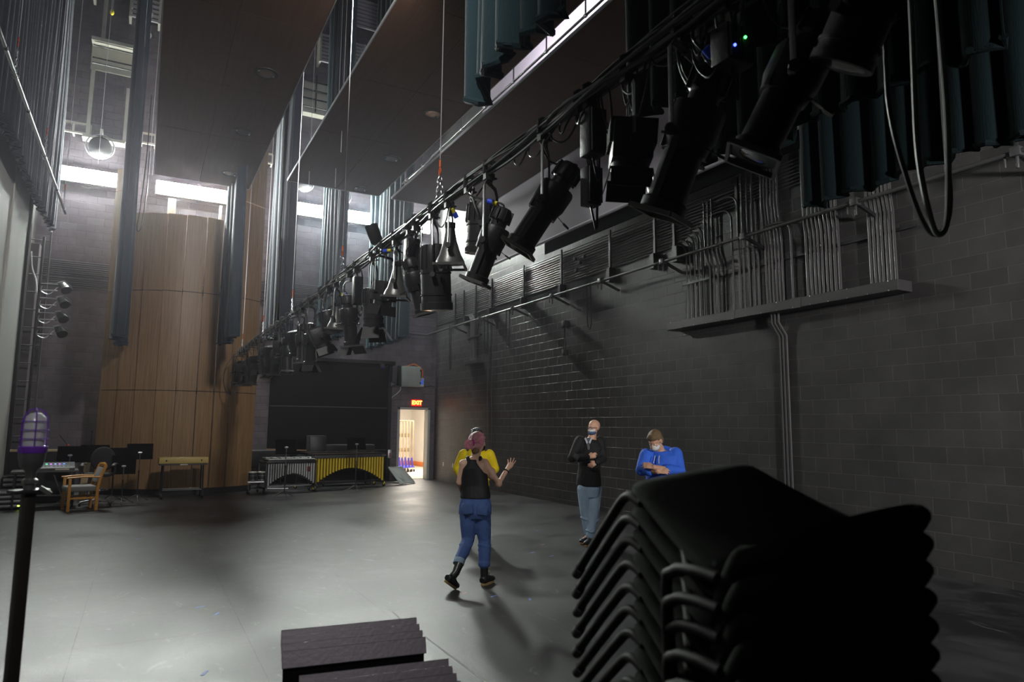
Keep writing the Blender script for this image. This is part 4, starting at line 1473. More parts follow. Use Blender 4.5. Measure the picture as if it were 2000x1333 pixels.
# near thick cables hanging from above, right side
M_PALEC = pmat('worn_pale_cable', (0.22, 0.23, 0.22), 0.4, 0, 0.25, 12)
def hang_loop(pts, r, mt, lab, name='hanging_cable'):
    tag(MB().tube(curve_pts(pts, 8), r, 8).build(name, mt), lab, 'cable', 'thick cables hanging at the upper right')


hang_loop([(2.63, 1.50, 4.6), (2.62, 1.52, 3.3), (2.62, 1.53, 2.8), (2.66, 1.52, 2.52), (2.70, 1.51, 2.47), (2.74, 1.50, 2.56), (2.76, 1.49, 2.9), (2.76, 1.49, 3.3), (2.72, 1.49, 4.6)], 0.012, M_PALEC,
          'pale thick cable hanging in a long U at the upper right')
hang_loop([(2.50, 1.56, 4.6), (2.50, 1.56, 3.3), (2.52, 1.57, 2.95), (2.60, 1.56, 2.66), (2.68, 1.55, 2.50), (2.74, 1.53, 2.49), (2.80, 1.52, 2.62), (2.80, 1.52, 3.0), (2.8, 1.5, 4.6)], 0.010, M_CABLE2,
          'dark thick cable hanging just outside the pale U-shaped cable')

# second, empty batten on the left with its hoists
t = thing('bare_batten', 'bare steel pipe batten hanging high at the left', 'batten', (-1.83, 0, 6.42))
MB().tube([(0, 6.0, 0), (0, 18.1, 0)], 0.024, 10).build('batten_pipe', M_GALV, t)
for k in range(5):
    MB().cyl((0, 8.2 + 2 * k, 0), (0, 8.26 + 2 * k, 0), 0.032, n=10).build('collar', M_BLK, t)
for y, lab in ((11.0, 'hoist cable with chain on the bare left batten, nearest'), (14.3, 'hoist cable with chain on the bare left batten, second'), (17.6, 'hoist cable with chain on the bare left batten, farthest')):
    hoist(-1.83, y, 6.42, lab, 16.4, 0.42, wr=0.006)
# violet pipe batten lower left is the curtain top pipe; ladder batten in the gap of the clouds
t = thing('ladder_batten', 'steel ladder batten of two pipes hanging in the gap beside the right cloud', 'batten', (5.52, 0, 7.90))
for z in (0, 0.30):
    MB().tube([(0, 4.0, z), (0, 16.4, z)], 0.02, 8).build('batten_pipe', M_CONDUIT, t)
for k in range(11):
    y = 4.6 + 1.15 * k
    MB().tube([(0, y, -0.03), (0, y, 0.33)], 0.014, 6).build('spacer', M_CONDUIT, t)
    for z in (0, 0.30):
        MB().cyl((0, y - 0.025, z), (0, y + 0.025, z), 0.03, n=10).build('pipe_clamp', M_GALV, t)
for i, y in enumerate((6.0, 10.0, 14.0)):
    MB().tube([(0, y, 0.3), (0, y, 8.4)], 0.005, 5).build('steel_cable', MATS['bright_wire_rope'], t)
# plain lift lines seen against the far wall
for i, (x, y, lab) in enumerate(((-1.35, 19.0, 'left of the edge-on curtain'), (-0.25, 19.2, 'right of the edge-on curtain'), (-0.17, 19.2, 'second right of the edge-on curtain'),
                                 (3.1, 16.0, 'against the leg right of the tower'), (3.6, 15.5, 'between the left and middle clouds'), (3.2, 13.4, 'high between the left and middle clouds'))):
    tag(MB().tube([(x, y, 8.0 if i < 3 else 7.2), (x, y, 16.4)], 0.005, 5).build('lift_line', MATS['bright_wire_rope']), 'thin bare steel lift line ' + lab, 'cable', 'bare lift lines')
# round wash lights on the gallery rails
for i, (x, z, lab) in enumerate(((-1.45, 9.0, 'round wash light with circular yoke under the upper left gallery rail'),
                                 (3.85, 8.98, 'round wash light just above the left short wall light'),
                                 (5.0, 8.75, 'round wash light just above the right short wall light'))):
    t = thing('round_wash_light', lab, 'stage light', (x, 20.6, z), 0, 'round lights on the gallery')
    s = 1.0 if i == 0 else 0.85
    a = Vector((0.1, -0.75, -0.55)).normalized()
    MB().lathe([(0.10 * s, -0.22 * s), (0.20 * s, -0.18 * s), (0.27 * s, -0.05 * s), (0.28 * s, 0.1 * s), (0.25 * s, 0.12 * s)], (0, 0, 0), a, 24).build('drum_housing', M_BLK, t)
    MB().lathe([(0.25 * s, 0.10 * s), (0.12 * s, 0.14 * s), (0, 0.15 * s)], (0, 0, 0), a, 20).build('lens', M_BLK, t)
    MB().tube([(0.33 * s * cos(q), -0.02, 0.33 * s * sin(q)) for q in [2 * pi * k / 24 for k in range(24)]], 0.016, 6, closed=True).build('round_yoke', M_GALV, t)
    MB().bar((0, 0.0, 0.33 * s), (0, 0.0, 0.5 * s), 0.07, 0.04).build('clamp', M_WHITEP, t)
    MB().bar((0, 0.0, 0.48 * s), (0, 0.55, 0.5 * s), 0.05, 0.04).build('wall_arm', M_WHITEP, t)

# boom of side lights at the left with four lights
t = thing('side_boom', 'tall black upright pipe beside the house curtain carrying four side lights', 'lighting stand', (-2.33, 19.3, 0))
MB().tube([(0, 0, 0.02), (0, 0, 6.1)], 0.03, 10).build('upright', M_BLK, t)
MB().cyl((0, 0, 0.0), (0, 0, 0.05), 0.22, n=20).build('base', M_BLK, t)
for k, z in enumerate((4.92, 4.57, 4.22, 3.87)):
    t = thing('side_light', 'silvery side light on the left boom, %s from the top' % ORD[k + 1], 'stage light', (-2.33, 19.3, z), 0, 'side lights on the left boom')
    for dz in (0.06, -0.10):
        MB().tube([(0.03, 0, dz), (0.36, -0.05, dz)], 0.014, 8).build('arm', M_STEEL, t)
    MB().lathe([(0.05, -0.18), (0.085, -0.14), (0.10, 0.0), (0.11, 0.14), (0.10, 0.14)], (0.5, -0.08, 0), Vector((0.35, -0.6, -0.6)), 16).build('lamp_housing', M_BLK, t)
    MB().lathe([(0.06, -0.13), (0.075, -0.09), (0.05, -0.05)], (0.5, -0.08, 0.02), Vector((0.35, -0.6, -0.6)), 12).build('lamp_cap', M_STEEL, t)
    b = MB()
    b.tube([(0.36, -0.05, 0.1), (0.5, -0.2, 0.12), (0.62, -0.05, 0.05), (0.66, -0.02, -0.02)], 0.016, 6)
    b.build('yoke', M_STEEL, t)
    MB().tube(curve_pts([(0.36, 0, 0.0), (0.2, 0, -0.18), (0.04, 0, -0.12), (0.05, -0.03, 0.0)], 5), 0.009, 6).build('cord', M_GALV, t)
    MB().cyl((-0.045, 0, -0.12), (-0.045, 0, 0.08), 0.001, n=4)
# proscenium side steelwork and cable tray, left edge
t = thing('side_ladder', 'tall narrow steel ladder with white cable at the left wall', 'ladder', (-2.62, 20.2, 0))
for x in (-0.1, 0.32):
    MB().box(x - 0.02, x + 0.02, -0.03, 0.03, 0, 6.6).build('stile', M_GRY, t, smooth=False)
for k in range(14):
    MB().tube([(-0.1, 0, 0.5 + 0.44 * k), (0.32, 0, 0.5 + 0.44 * k)], 0.014, 6).build('rung', M_CONDUIT, t)
MB().tube(curve_pts([(-0.05, -0.05, 5.9), (0.0, -0.06, 5.5), (0.1, -0.06, 5.2), (0.16, -0.06, 4.8), (0.22, -0.06, 4.4)], 5), 0.018, 6).build('white_cable', M_GALV, t)
tag(MB().box(-2.74, -2.55, 20.5, 20.9, 0, 6.2).build('grey_duct', pmat('mauve_grey_duct', (0.10, 0.09, 0.095), 0.5), smooth=False, bevel=0.01), 'grey vertical duct standing in the far left corner', 'duct')

# small things hanging at the upper left
tag(MB().tube(curve_pts([(-0.30, 18.0, 9.6), (-0.31, 18.0, 8.0), (-0.35, 18.0, 6.9), (-0.39, 18.0, 6.35), (-0.36, 18.02, 6.2), (-0.30, 18.04, 6.4), (-0.25, 18.05, 7.2), (-0.25, 18.05, 8.2)], 6), 0.012, 6).build('hanging_cable', M_CABLE),
    'thin black cable loop hanging right of the edge-on curtain above the tower', 'cable')
t = thing('yellow_tipped_cable', 'cable with yellow tip hanging in front of the upper left gallery', 'cable', (-1.42, 20.3, 12.65))
MB().tube([(0, 0, 0.08), (0.0, 0, 3.6)], 0.018, 6).build('cord', M_GALV, t)
MB().ball((0, 0, 0.03), (0.05, 0.05, 0.08), 10, 8).build('yellow_tip', M_YELP, t)
for k, z in enumerate((12.3, 12.9)):
    t = thing('gallery_spotlight', 'small dark spotlight at the left edge of the left cloud, %s of two' % ('lower', 'upper')[k], 'stage light', (-0.62, 20.2, z), 0, 'small lights by the upper gallery')
    a = Vector((0.3, -0.6, -0.7)).normalized()
    MB().lathe([(0.05, -0.2), (0.09, -0.16), (0.10, 0.1), (0.12, 0.2), (0.11, 0.2)], (0, 0, 0), a, 14).build('lamp_housing', M_BLK, t)
    MB().tube([(-0.13, 0, 0), (-0.13, 0, 0.22), (0.13, 0, 0.22), (0.13, 0, 0)], 0.012, 6).build('yoke', M_STEEL, t)
    MB().bar((0, 0.0, 0.2), (0, 0.98, 0.26), 0.05, 0.04).build('wall_arm', M_WHITEP, t)
# ================================================================== percussion and furniture along the back
M_CHROME = pmat('chrome', (0.75, 0.75, 0.76), 0.12, 1.0, 0.05, 20)
M_YRES = pmat('yellow_resonator_paint', (0.72, 0.52, 0.03), 0.35, 0.3, 0.08, 10)
M_SRES = pmat('silver_resonator', (0.62, 0.64, 0.64), 0.3, 0.7, 0.08, 10)
M_ROSE = wood_mat('dark_rosewood', (0.018, 0.012, 0.011), (0.035, 0.024, 0.02), 'Y', 2.0, 0.35)
M_SILB = pmat('silver_aluminium_bars', (0.72, 0.73, 0.72), 0.3, 0.6, 0.1, 10)


def caster(b, x, y, z=0.05, r=0.05):
    b.cyl((x - 0.014, y, z), (x + 0.014, y, z), r, n=16)


def mallet_instrument(name, label, loc, rz, Lx, top, n, res_mat, bar_mat, res_r, low, high, depth0, depth1, gold=False):
    """x = length. low(left) end is the wider. low/high = bottom height of end and middle resonators"""
    t = thing(name, label, 'percussion instrument', loc, rz)
    # end frames
    for sx, dep in ((0, depth0), (Lx, depth1)):
        b = MB()
        for y in (0.05, dep):
            b.bar((sx, y, 0.12), (sx, y, top - 0.03), 0.045, 0.03)
        b.bar((sx, 0.02, top - 0.06), (sx, dep + 0.03, top - 0.06), 0.05, 0.05)
        b.bar((sx, 0.0, 0.13), (sx, dep + 0.05, 0.13), 0.05, 0.05)
        b.build('end_frame', M_BLK, t, bevel=0.005)
        for y in (0.0, dep + 0.04):
            q = MB()
            q.cyl((sx, y, 0.08), (sx, y, 0.13), 0.016, n=10)
            q.bar((sx, y, 0.09), (sx, y + 0.02, 0.05), 0.035, 0.05)
            fk = q.build('caster_fork', M_YELP if gold else M_STEEL, t)
            c = MB()
            caster(c, sx, y + 0.02)
            c.build('wheel', M_RUBBER, t)
    # rails
    b = MB()
    b.box(0, Lx, -0.015, 0.012, top - 0.10, top - 0.015)
    b.build('front_rail', M_GRY if gold else M_BLK, t, bevel=0.004)
    MB().bar((0, depth0, top - 0.05), (Lx, depth1, top - 0.05), 0.03, 0.08).build('back_rail', M_BLK, t)
    MB().bar((0.0, 0.2, 0.16), (Lx, 0.2, 0.16), 0.03, 0.03).build('stretcher', M_BLK if gold else M_STEEL, t)
    # bars: naturals in front, accidentals behind
    nn = int(n * 1.15)
    for k in range(nn):
        x = 0.03 + (Lx - 0.06) * (k + 0.5) / nn
        u = k / (nn - 1)
        w = (Lx - 0.06) / nn * 0.88
        l = depth0 * 0.56 * (1 - u) + depth1 * 0.56 * u
        MB().box(x - w / 2, x + w / 2, 0.01 - 0.02, l, top, top + 0.02).build('bar', bar_mat, t, bevel=0.004)
    m = 0
    for k in range(nn - 1):
        if k % 7 in (2, 6):
            continue
        x = 0.03 + (Lx - 0.06) * (k + 1.0) / nn
        u = k / (nn - 1)
        w = (Lx - 0.06) / nn * 0.8
        l0 = depth0 * 0.5 * (1 - u) + depth1 * 0.5 * u
        l1 = (depth0 + 0.02) * (1 - u) + (depth1 + 0.02) * u
        MB().box(x - w / 2, x + w / 2, l0, l1, top + 0.03, top + 0.05).build('raised_bar', bar_mat, t, bevel=0.004)
    # resonators with an arched lower line
    for k in range(n):
        u = k / (n - 1)
        x = 0.05 + (Lx - 0.10) * u
        v = abs(2 * u - 1)
        z = high + (low - high) * (v ** 1.9)
        if not gold and u > 0.5:
            z += 0.02
        b = MB()
        b.cyl((x, 0.035, z), (x, 0.035, top - 0.10), res_r, n=12)
        b.build('resonator', res_mat, t)
    # arch rail behind the pipes
    pts = [(0.05 + (Lx - 0.10) * k / 20, 0.07, high + (low - high) * (abs(k / 10 - 1) ** 1.9) + 0.0) for k in range(21)]
    b = MB()
    b.tube(pts, [(0.02, 0.012)] * 21, 8, ref=(0, 0, 1))
    b.build('arched_brace', M_BLK, t)
    return t


mar = mallet_instrument('marimba', 'long black-framed marimba with arched row of yellow resonator pipes', (4.07, 18.50, 0), radians(19.0), 2.25, 0.93, 25, M_YRES, M_ROSE, 0.032, 0.17, 0.56, 0.86, 0.42, True)
b = MB()
b.box(2.14, 2.27, -0.02, 0.0, 0.86, 0.885)
b.build('name_strip', M_GALV, mar)
vib = mallet_instrument('vibraphone', 'small vibraphone with arched silver resonator pipes and silver bars', (2.84, 18.20, 0), radians(9.0), 1.26, 0.83, 20, M_SRES, M_SILB, 0.024, 0.20, 0.47, 0.62, 0.36)
b = MB()
b.box(1.02, 1.09, -0.03, -0.005, 0.52, 0.65)
b.build('dark_red_tag', pmat('dark_red_card', (0.13, 0.02, 0.02), 0.6), vib, bevel=0.004)
MB().bar((0.1, 0.25, 0.12), (0.6, 0.15, 0.10), 0.05, 0.02).build('damper_pedal', M_STEEL, vib)

# concert toms / small drums left of the vibraphone
t = thing('drum_rack', 'pair of small white-topped chrome drums on a wheeled frame left of the vibraphone', 'drum', (2.52, 18.35, 0))
for k in range(2):
    MB().cyl((0.0 + 0.22 * k, 0, 0.32), (0.0 + 0.22 * k, 0, 0.52), 0.10, n=20).build('drum_shell', M_BLK, t)
    MB().cyl((0.0 + 0.22 * k, 0, 0.52), (0.0 + 0.22 * k, 0, 0.545), 0.105, n=20).build('drum_head', M_WHITEP, t)
    for z in (0.33, 0.44):
        MB().lathe([(0.104, z), (0.104, z + 0.02)], (0.22 * k, 0, 0), n=20).build('chrome_hoop', M_CHROME, t)
MB().bar((-0.1, 0, 0.29), (0.32, 0, 0.29), 0.03, 0.03).build('rack_bar', M_STEEL, t)
for x in (-0.08, 0.3):
    MB().tube([(x, 0, 0.29), (x, 0, 0.09)], 0.013, 8).build('rack_leg', M_STEEL, t)
    MB().bar((x, -0.15, 0.10), (x, 0.15, 0.10), 0.025, 0.025).build('rack_foot', M_BLK, t)
    for y in (-0.15, 0.15):
        c = MB()
        caster(c, x, y, 0.045, 0.045)
        c.build('wheel', M_RUBBER, t)

# black timpani-like cases and a keyboard behind the two instruments
t = thing('covered_instrument', 'black cloth-covered instrument standing behind the vibraphone', 'covered instrument', (3.3, 20.1, 0), 0.1)
MB().box(-0.75, 0.35, -0.3, 0.3, 0.55, 1.02).build('cloth_cover', M_BLKM, t, bevel=0.05)
for x in (-0.65, 0.28):
    for y in (-0.22, 0.22):
        MB().tube([(x, y, 0), (x, y, 0.56)], 0.02, 8).build('leg', M_BLK, t)
b = MB()
b.bar((-0.3, -0.34, 1.05), (0.9, -0.36, 1.0), 0.06, 0.03)
b.build('wooden_edge', wood_mat('tan_wood_edge', (0.30, 0.19, 0.10), (0.42, 0.28, 0.16), 'X'), t)
t = thing('covered_instrument', 'low black covered case seen just above the marimba', 'covered instrument', (5.4, 20.1, 0), 0.1)
MB().box(-0.9, 0.7, -0.25, 0.25, 0.4, 1.16).build('cloth_cover', M_BLKM, t, bevel=0.05)
for x in (-0.8, 0.6):
    for y in (-0.2, 0.2):
        MB().tube([(x, y, 0), (x, y, 0.42)], 0.02, 8).build('leg', M_BLK, t)
t = thing('black_panel_speaker', 'upright black loudspeaker behind the gap of the two instruments', 'speaker', (4.35, 19.7, 0), 0.0)
MB().box(-0.24, 0.24, -0.18, 0.18, 0.85, 1.42).build('speaker_box', M_BLKM, t, bevel=0.02)
MB().box(-0.21, 0.21, -0.19, -0.18, 0.88, 1.39).build('grille', M_BLK, t, bevel=0.005)
MB().tube([(0, 0, 0.02), (0, 0, 0.86)], 0.02, 8).build('pole', M_BLK, t)
for k in range(3):
    a = 2 * pi * k / 3 + 0.4
    MB().tube([(0, 0, 0.3), (0.3 * cos(a), 0.3 * sin(a), 0.012)], 0.011, 6).build('leg', M_BLK, t)


def music_stand(loc, rz, h, label, tilt=18, w=0.52, dh=0.34, chrome=True, name='music_stand'):
    t = thing(name, label, 'music stand', loc, rz, 'black music stands')
    # tripod: three curved legs
    for k in range(3):
        a = 2 * pi * k / 3 + 0.5
        d = Vector((cos(a), sin(a), 0))
        MB().tube(curve_pts([d * 0.0 + Vector((0, 0, 0.15)), d * 0.07 + Vector((0, 0, 0.13)), d * 0.17 + Vector((0, 0, 0.06)), d * 0.27 + Vector((0, 0, 0.010))], 4), [(0.011, 0.008)] * 13, 8).build('leg', M_CHROME if chrome else M_BLK, t)
    MB().cyl((0, 0, 0.12), (0, 0, h * 0.62), 0.014, n=12).build('lower_tube', M_BLK, t)
    MB().cyl((0, 0, h * 0.6), (0, 0, h), 0.010, n=12).build('upper_tube', M_BELL if chrome else M_BLK, t)
    MB().cyl((0, 0, h * 0.6), (0, 0, h * 0.64), 0.018, n=12).build('clutch_collar', M_BLK, t)
    b = MB()
    b.cyl((-0.04, -0.0, h), (0.04, 0.0, h), 0.018, n=10)
    b.bar((0, 0, h - 0.03), (0, 0.03, h + 0.02), 0.03, 0.02)
    b.build('tilt_knob', M_STEEL if chrome else M_BLK, t)
    b = MB()
    ti = radians(tilt)
    b.M = Matrix.Translation((0, 0.035, h)) @ Matrix.Rotation(-ti, 4, 'X')
    b.box(-w / 2, w / 2, 0, 0.004, -dh * 0.42, dh * 0.58)
    b.box(-w / 2, w / 2, 0, 0.055, -dh * 0.42 - 0.004, -dh * 0.42)
    b.box(-w / 2, w / 2, 0.0, 0.012, dh * 0.58 - 0.003, dh * 0.58)
    b.build('desk', M_DESKB, t, smooth=False, bevel=0.001)
    return t


music_stand((0.02, 17.5, 0), 0.12, 1.07, 'black music stand standing highest, against the wooden tower', 8)
music_stand((-0.27, 17.1, 0), 0.05, 0.80, 'lowest black music stand with curved chrome foot before the wooden tower', 4, 0.46, 0.40)
music_stand((-0.47, 17.6, 0), 0.0, 0.98, 'black music stand between the office chair and the tall stand', 10, 0.52, 0.34, False)
music_stand((-0.85, 17.7, 0), 0.1, 1.03, 'black music stand directly behind the office chair', 10, 0.55, 0.36, False)
music_stand((-1.30, 17.6, 0), -0.1, 1.02, 'black music stand nearest the mixer table', 10, 0.5, 0.34)
music_stand((3.10, 17.2, 0), 0.1, 1.17, 'black music stand in front of the vibraphone', 20, 0.5, 0.34)
music_stand((5.04, 18.05, 0), 0.05, 1.22, 'black music stand in front of the marimba', 22, 0.5, 0.30)

# small yellow-topped trolley
t = thing('bell_trolley', 'small trolley with pale yellow tray top on black legs with wheels', 'trolley', (0.92, 18.0, 0), radians(3))
MB().box(-0.52, 0.52, -0.22, 0.22, 0.80, 0.94).build('yellow_tray', pmat('pale_yellow_laminate', (0.62, 0.46, 0.16), 0.4, 0, 0.08, 6), t, bevel=0.012)
MB().box(-0.50, 0.50, -0.20, 0.20, 0.76, 0.80).build('under_frame', M_GRY, t, bevel=0.005)
for x in (-0.37, 0.37):
    MB().cyl((x, -0.23, 0.87), (x, -0.218, 0.87), 0.018, n=12).build('bolt', M_BLK, t)
MB().box(-0.08, 0.08, -0.225, -0.2, 0.765, 0.79).build('badge', M_WHITEP, t)
for x in (-0.42, 0.42):
    for y in (-0.17, 0.17):
        MB().tube([(x, y, 0.77), (x * 1.02, y, 0.13)], 0.018, 8).build('leg', M_BLK, t)
        c = MB()
        c.cyl((x * 1.02 - 0.018, y, 0.075), (x * 1.02 + 0.018, y, 0.075), 0.075, n=18)
        w = c.build('wheel', M_RUBBER, t)
        MB().cyl((x * 1.02 - 0.022, y, 0.075), (x * 1.02 + 0.022, y, 0.075), 0.035, n=14).build('hub', M_CHROME, w)
MB().tube([(-0.43, -0.17, 0.2), (0.43, -0.17, 0.2)], 0.009, 6).build('cross_rod', M_STEEL, t)
MB().tube([(-0.43, 0.17, 0.2), (0.43, 0.17, 0.2)], 0.009, 6).build('cross_rod', M_STEEL, t)

# wooden armchair
M_OAK = wood_mat('orange_oak', (0.50, 0.22, 0.035), (0.66, 0.33, 0.07), 'Z', 1.5, 0.35)
M_UPH = pmat('grey_upholstery', (0.20, 0.19, 0.19), 0.85, 0, 0.15, 30, 0.3, 120)
t = thing('wooden_armchair', 'orange oak armchair with grey padded seat facing left', 'chair', (-0.98, 16.35, 0), radians(90 + 14))
for x in (-0.27, 0.27):
    # front is +y
    MB().bar((x, 0.24, 0), (x, 0.24, 0.63), 0.045, 0.05).build('leg', M_OAK, t, bevel=0.006)
    b = MB()
    b.tube([(x, -0.24, 0), (x, -0.24, 0.42), (x, -0.27, 0.62), (x, -0.36, 0.87)], [(0.022, 0.03)] * 4, 8, ref=(1, 0, 0))
    b.build('leg', M_OAK, t)
    MB().tube([(x, -0.28, 0.645), (x, 0.0, 0.66), (x, 0.30, 0.64)], [(0.033, 0.016)] * 3, 10, ref=(1, 0, 0)).build('armrest', M_OAK, t)
    MB().bar((x, -0.24, 0.25), (x, 0.24, 0.25), 0.02, 0.035).build('stretcher', M_OAK, t)
MB().tube([(-0.28, -0.36, 0.86), (0, -0.385, 0.88), (0.28, -0.36, 0.86)], [(0.045, 0.018)] * 3, 10, ref=(0, 0, 1)).build('top_rail', M_OAK, t)
MB().bar((-0.26, 0.24, 0.36), (0.26, 0.24, 0.36), 0.025, 0.06).build('front_rail', M_OAK, t)
MB().box(-0.25, 0.25, -0.23, 0.29, 0.37, 0.48).build('padded_seat', M_UPH, t, bevel=0.035)
b = MB()
b.M = Matrix.Translation((0, -0.27, 0.55)) @ Matrix.Rotation(radians(18), 4, 'X')
b.box(-0.235, 0.235, -0.02, 0.04, -0.03, 0.28)
b.build('padded_back', M_UPH, t, bevel=0.02)

# office chair
M_OFF = pmat('charcoal_office_fabric', (0.028, 0.028, 0.03), 0.9, 0, 0.2, 40, 0.3, 150)
t = thing('office_chair', 'dark office chair with rounded back, arms and chrome foot ring behind the wooden armchair', 'chair', (-0.72, 17.0, 0), radians(168))
MB().ball((0, -0.24, 0.95), (0.24, 0.055, 0.26), 22, 14).build('backrest', M_OFF, t)
MB().box(-0.24, 0.24, -0.23, 0.25, 0.60, 0.68).build('seat', M_OFF, t, bevel=0.035)
MB().bar((0, -0.2, 0.60), (0, -0.28, 0.85), 0.06, 0.015).build('back_bracket', M_BLK, t)
MB().cyl((0, 0, 0.12), (0, 0, 0.60), 0.026, n=14).build('gas_column', M_BLK, t)
MB().tube([(0.2 * cos(a), 0.2 * sin(a), 0.33) for a in [2 * pi * k / 24 for k in range(24)]], 0.012, 8, closed=True).build('foot_ring', M_CHROME, t)
for k in range(3):
    a = 2 * pi * k / 3
    MB().tube([(0.02 * cos(a), 0.02 * sin(a), 0.33), (0.2 * cos(a), 0.2 * sin(a), 0.33)], 0.008, 6).build('ring_spoke', M_CHROME, t)
for k in range(5):
    a = 2 * pi * k / 5 + 0.3
    MB().tube([(0.03 * cos(a), 0.03 * sin(a), 0.13), (0.30 * cos(a), 0.30 * sin(a), 0.075)], [0.026, 0.018], 8).build('base_arm', M_STEEL, t)
    c = MB()
    caster(c, 0.30 * cos(a), 0.30 * sin(a), 0.03, 0.03)
    c.build('caster', M_RUBBER, t)
for s in (-1, 1):
    MB().tube(curve_pts([(s * 0.24, 0.0, 0.62), (s * 0.30, 0.0, 0.70), (s * 0.30, 0.0, 0.84)], 4), [(0.02, 0.012)] * 9, 8).build('arm_post', M_BLK, t)
    MB().tube([(s * 0.30, -0.13, 0.85), (s * 0.30, 0.02, 0.87), (s * 0.29, 0.15, 0.83)], [(0.035, 0.016)] * 3, 10, ref=(1, 0, 0)).build('armrest', M_BELL, t)

# mixer table with mixer, and equipment racks at the far left
t = thing('equipment_table', 'dark table with black steel frame carrying the lit sound mixer', 'table', (-1.62, 17.15, 0), 0.1)
MB().box(-0.62, 0.52, -0.35, 0.35, 0.71, 0.75).build('table_top', M_GRY, t, bevel=0.008)
for x in (-0.55, 0.45):
    for y in (-0.3, 0.3):
        MB().bar((x, y, 0), (x, y, 0.71), 0.035, 0.035).build('leg', M_BLK, t)
MB().bar((-0.55, -0.3, 0.28), (0.45, -0.3, 0.24), 0.025, 0.025).build('brace', M_BELL, t)
MB().bar((0.1, -0.3, 0.66), (0.32, -0.3, 0.06), 0.02, 0.02).build('brace', M_BELL, t)
MB().bar((-0.4, -0.3, 0.06), (0.45, -0.3, 0.06), 0.02, 0.02).build('brace', M_BELL, t)
t = thing('sound_mixer', 'grey sound mixer with coloured lights on the dark table', 'mixing desk', (-1.52, 17.05, 0.75), 0.1)
b = MB()
b.add([(-0.36, -0.22, 0), (0.36, -0.22, 0), (0.36, 0.25, 0), (-0.36, 0.25, 0), (-0.36, -0.22, 0.05), (0.36, -0.22, 0.05), (0.36, 0.25, 0.15), (-0.36, 0.25, 0.15)],
      [(0, 3, 2, 1), (4, 5, 6, 7), (0, 1, 5, 4), (1, 2, 6, 5), (2, 3, 7, 6), (3, 0, 4, 7)])
b.build('mixer_body', M_GRY, t, bevel=0.008)
for k in range(9):
    x = -0.3 + k * 0.07
    MB().box(x, x + 0.02, -0.12, -0.09, 0.073, 0.09).build('fader', M_WHITEP, t)
cols = [(1, 0.9, 0.3), (0.2, 0.5, 1), (0.1, 1, 0.5), (0.6, 0.2, 1), (0.3, 0.4, 1), (0.5, 0.2, 1), (0.1, 0.3, 1)]
for k, c in enumerate(cols):
    MB().box(-0.3 + 0.075 * k, -0.265 + 0.075 * k, 0.05, 0.075, 0.115, 0.122).build('lit_button', pmat('lit_button_%d' % k, c, 0.4, emit=c, estr=3.0), t)
MB().box(0.02, 0.26, -0.235, -0.222, 0.01, 0.035).build('white_strip', M_WHITEP, t)
t = thing('equipment_rack', 'low rack of audio equipment with small lit yellow-green display at the left edge', 'equipment rack', (-2.12, 17.1, 0), 0.1)
MB().box(-0.28, 0.24, -0.25, 0.25, 0.02, 0.38).build('rack_case', M_BLK, t, bevel=0.01)
for z in (0.05, 0.14, 0.23, 0.32):
    MB().box(-0.26, 0.22, -0.262, -0.25, z, z + 0.045).build('faceplate', M_GALV, t, bevel=0.003)
for x in (-0.27, 0.22):
    MB().box(x - 0.015, x + 0.015, -0.275, -0.25, 0.02, 0.38).build('rack_rail', M_WHITEP, t)
MB().box(0.04, 0.14, -0.268, -0.262, 0.06, 0.085).build('lit_display', pmat('yellow_green_display', (0.6, 1, 0.1), 0.4, emit=(0.6, 1, 0.1), estr=3), t)
t = thing('equipment_rack', 'upper stack of pale audio units behind the low rack at the left edge', 'equipment rack', (-2.18, 17.65, 0), 0.1)
MB().box(-0.26, 0.26, -0.25, 0.2, 0.0, 0.62).build('rack_case', M_BLK, t, bevel=0.01)
for z in (0.42, 0.52):
    MB().box(-0.24, 0.24, -0.262, -0.25, z, z + 0.055).build('faceplate', M_GALV, t, bevel=0.003)
# low wooden-topped barrier behind the mixer
t = thing('low_partition', 'low black partition with pale wooden top edge behind the mixer', 'partition', (-1.85, 18.3, 0), 0.05)
MB().box(-0.75, 0.55, 0, 0.06, 0, 1.08).build('panel', M_BLKM, t, smooth=False)
MB().box(-0.75, 0.55, -0.02, 0.08, 1.08, 1.13).build('wooden_cap', wood_mat('pale_pine', (0.50, 0.38, 0.22), (0.62, 0.48, 0.30), 'X'), t, bevel=0.005)
t = thing('plywood_board', 'pale plywood board leaning beside the mixer table', 'board', (-1.03, 17.55, 0), 0.1)
b = MB()
b.bar((0, 0, 0.02), (0.06, 0.12, 0.86), 0.14, 0.02)
b.build('board', MATS.get('x') or bpy.data.materials['pale_pine'], t, bevel=0.003)
t = thing('microphone_stand', 'thin black microphone stand in front of the far left wall', 'microphone stand', (-0.98, 18.5, 0))
MB().tube([(0, 0, 0.02), (0, 0, 1.5)], 0.011, 8).build('pole', M_BLK, t)
MB().ball((0, 0, 1.53), (0.022, 0.022, 0.035), 10, 8).build('microphone', M_BLK, t)
MB().lathe([(0.13, 0), (0.13, 0.015), (0.02, 0.03)], (0, 0, 0), n=20).build('base', M_BLK, t)
t = thing('leaning_boom', 'black boom arm with reddish tip leaning left of the music stands', 'microphone stand', (-1.30, 18.0, 0))
MB().tube([(0, 0, 0.02), (0, 0, 1.05)], 0.012, 8).build('pole', M_BLK, t)
MB().tube([(0.12, 0, 0.95), (-0.25, 0, 1.45)], 0.016, 8).build('boom_arm', M_BLK, t)
MB().ball((-0.08, -0.02, 1.22), 0.03, 10, 8).build('red_joint', pmat('dull_red_joint', (0.4, 0.06, 0.04), 0.5), t)
MB().lathe([(0.13, 0), (0.13, 0.015), (0.02, 0.03)], (0, 0, 0), n=20).build('base', M_BLK, t)

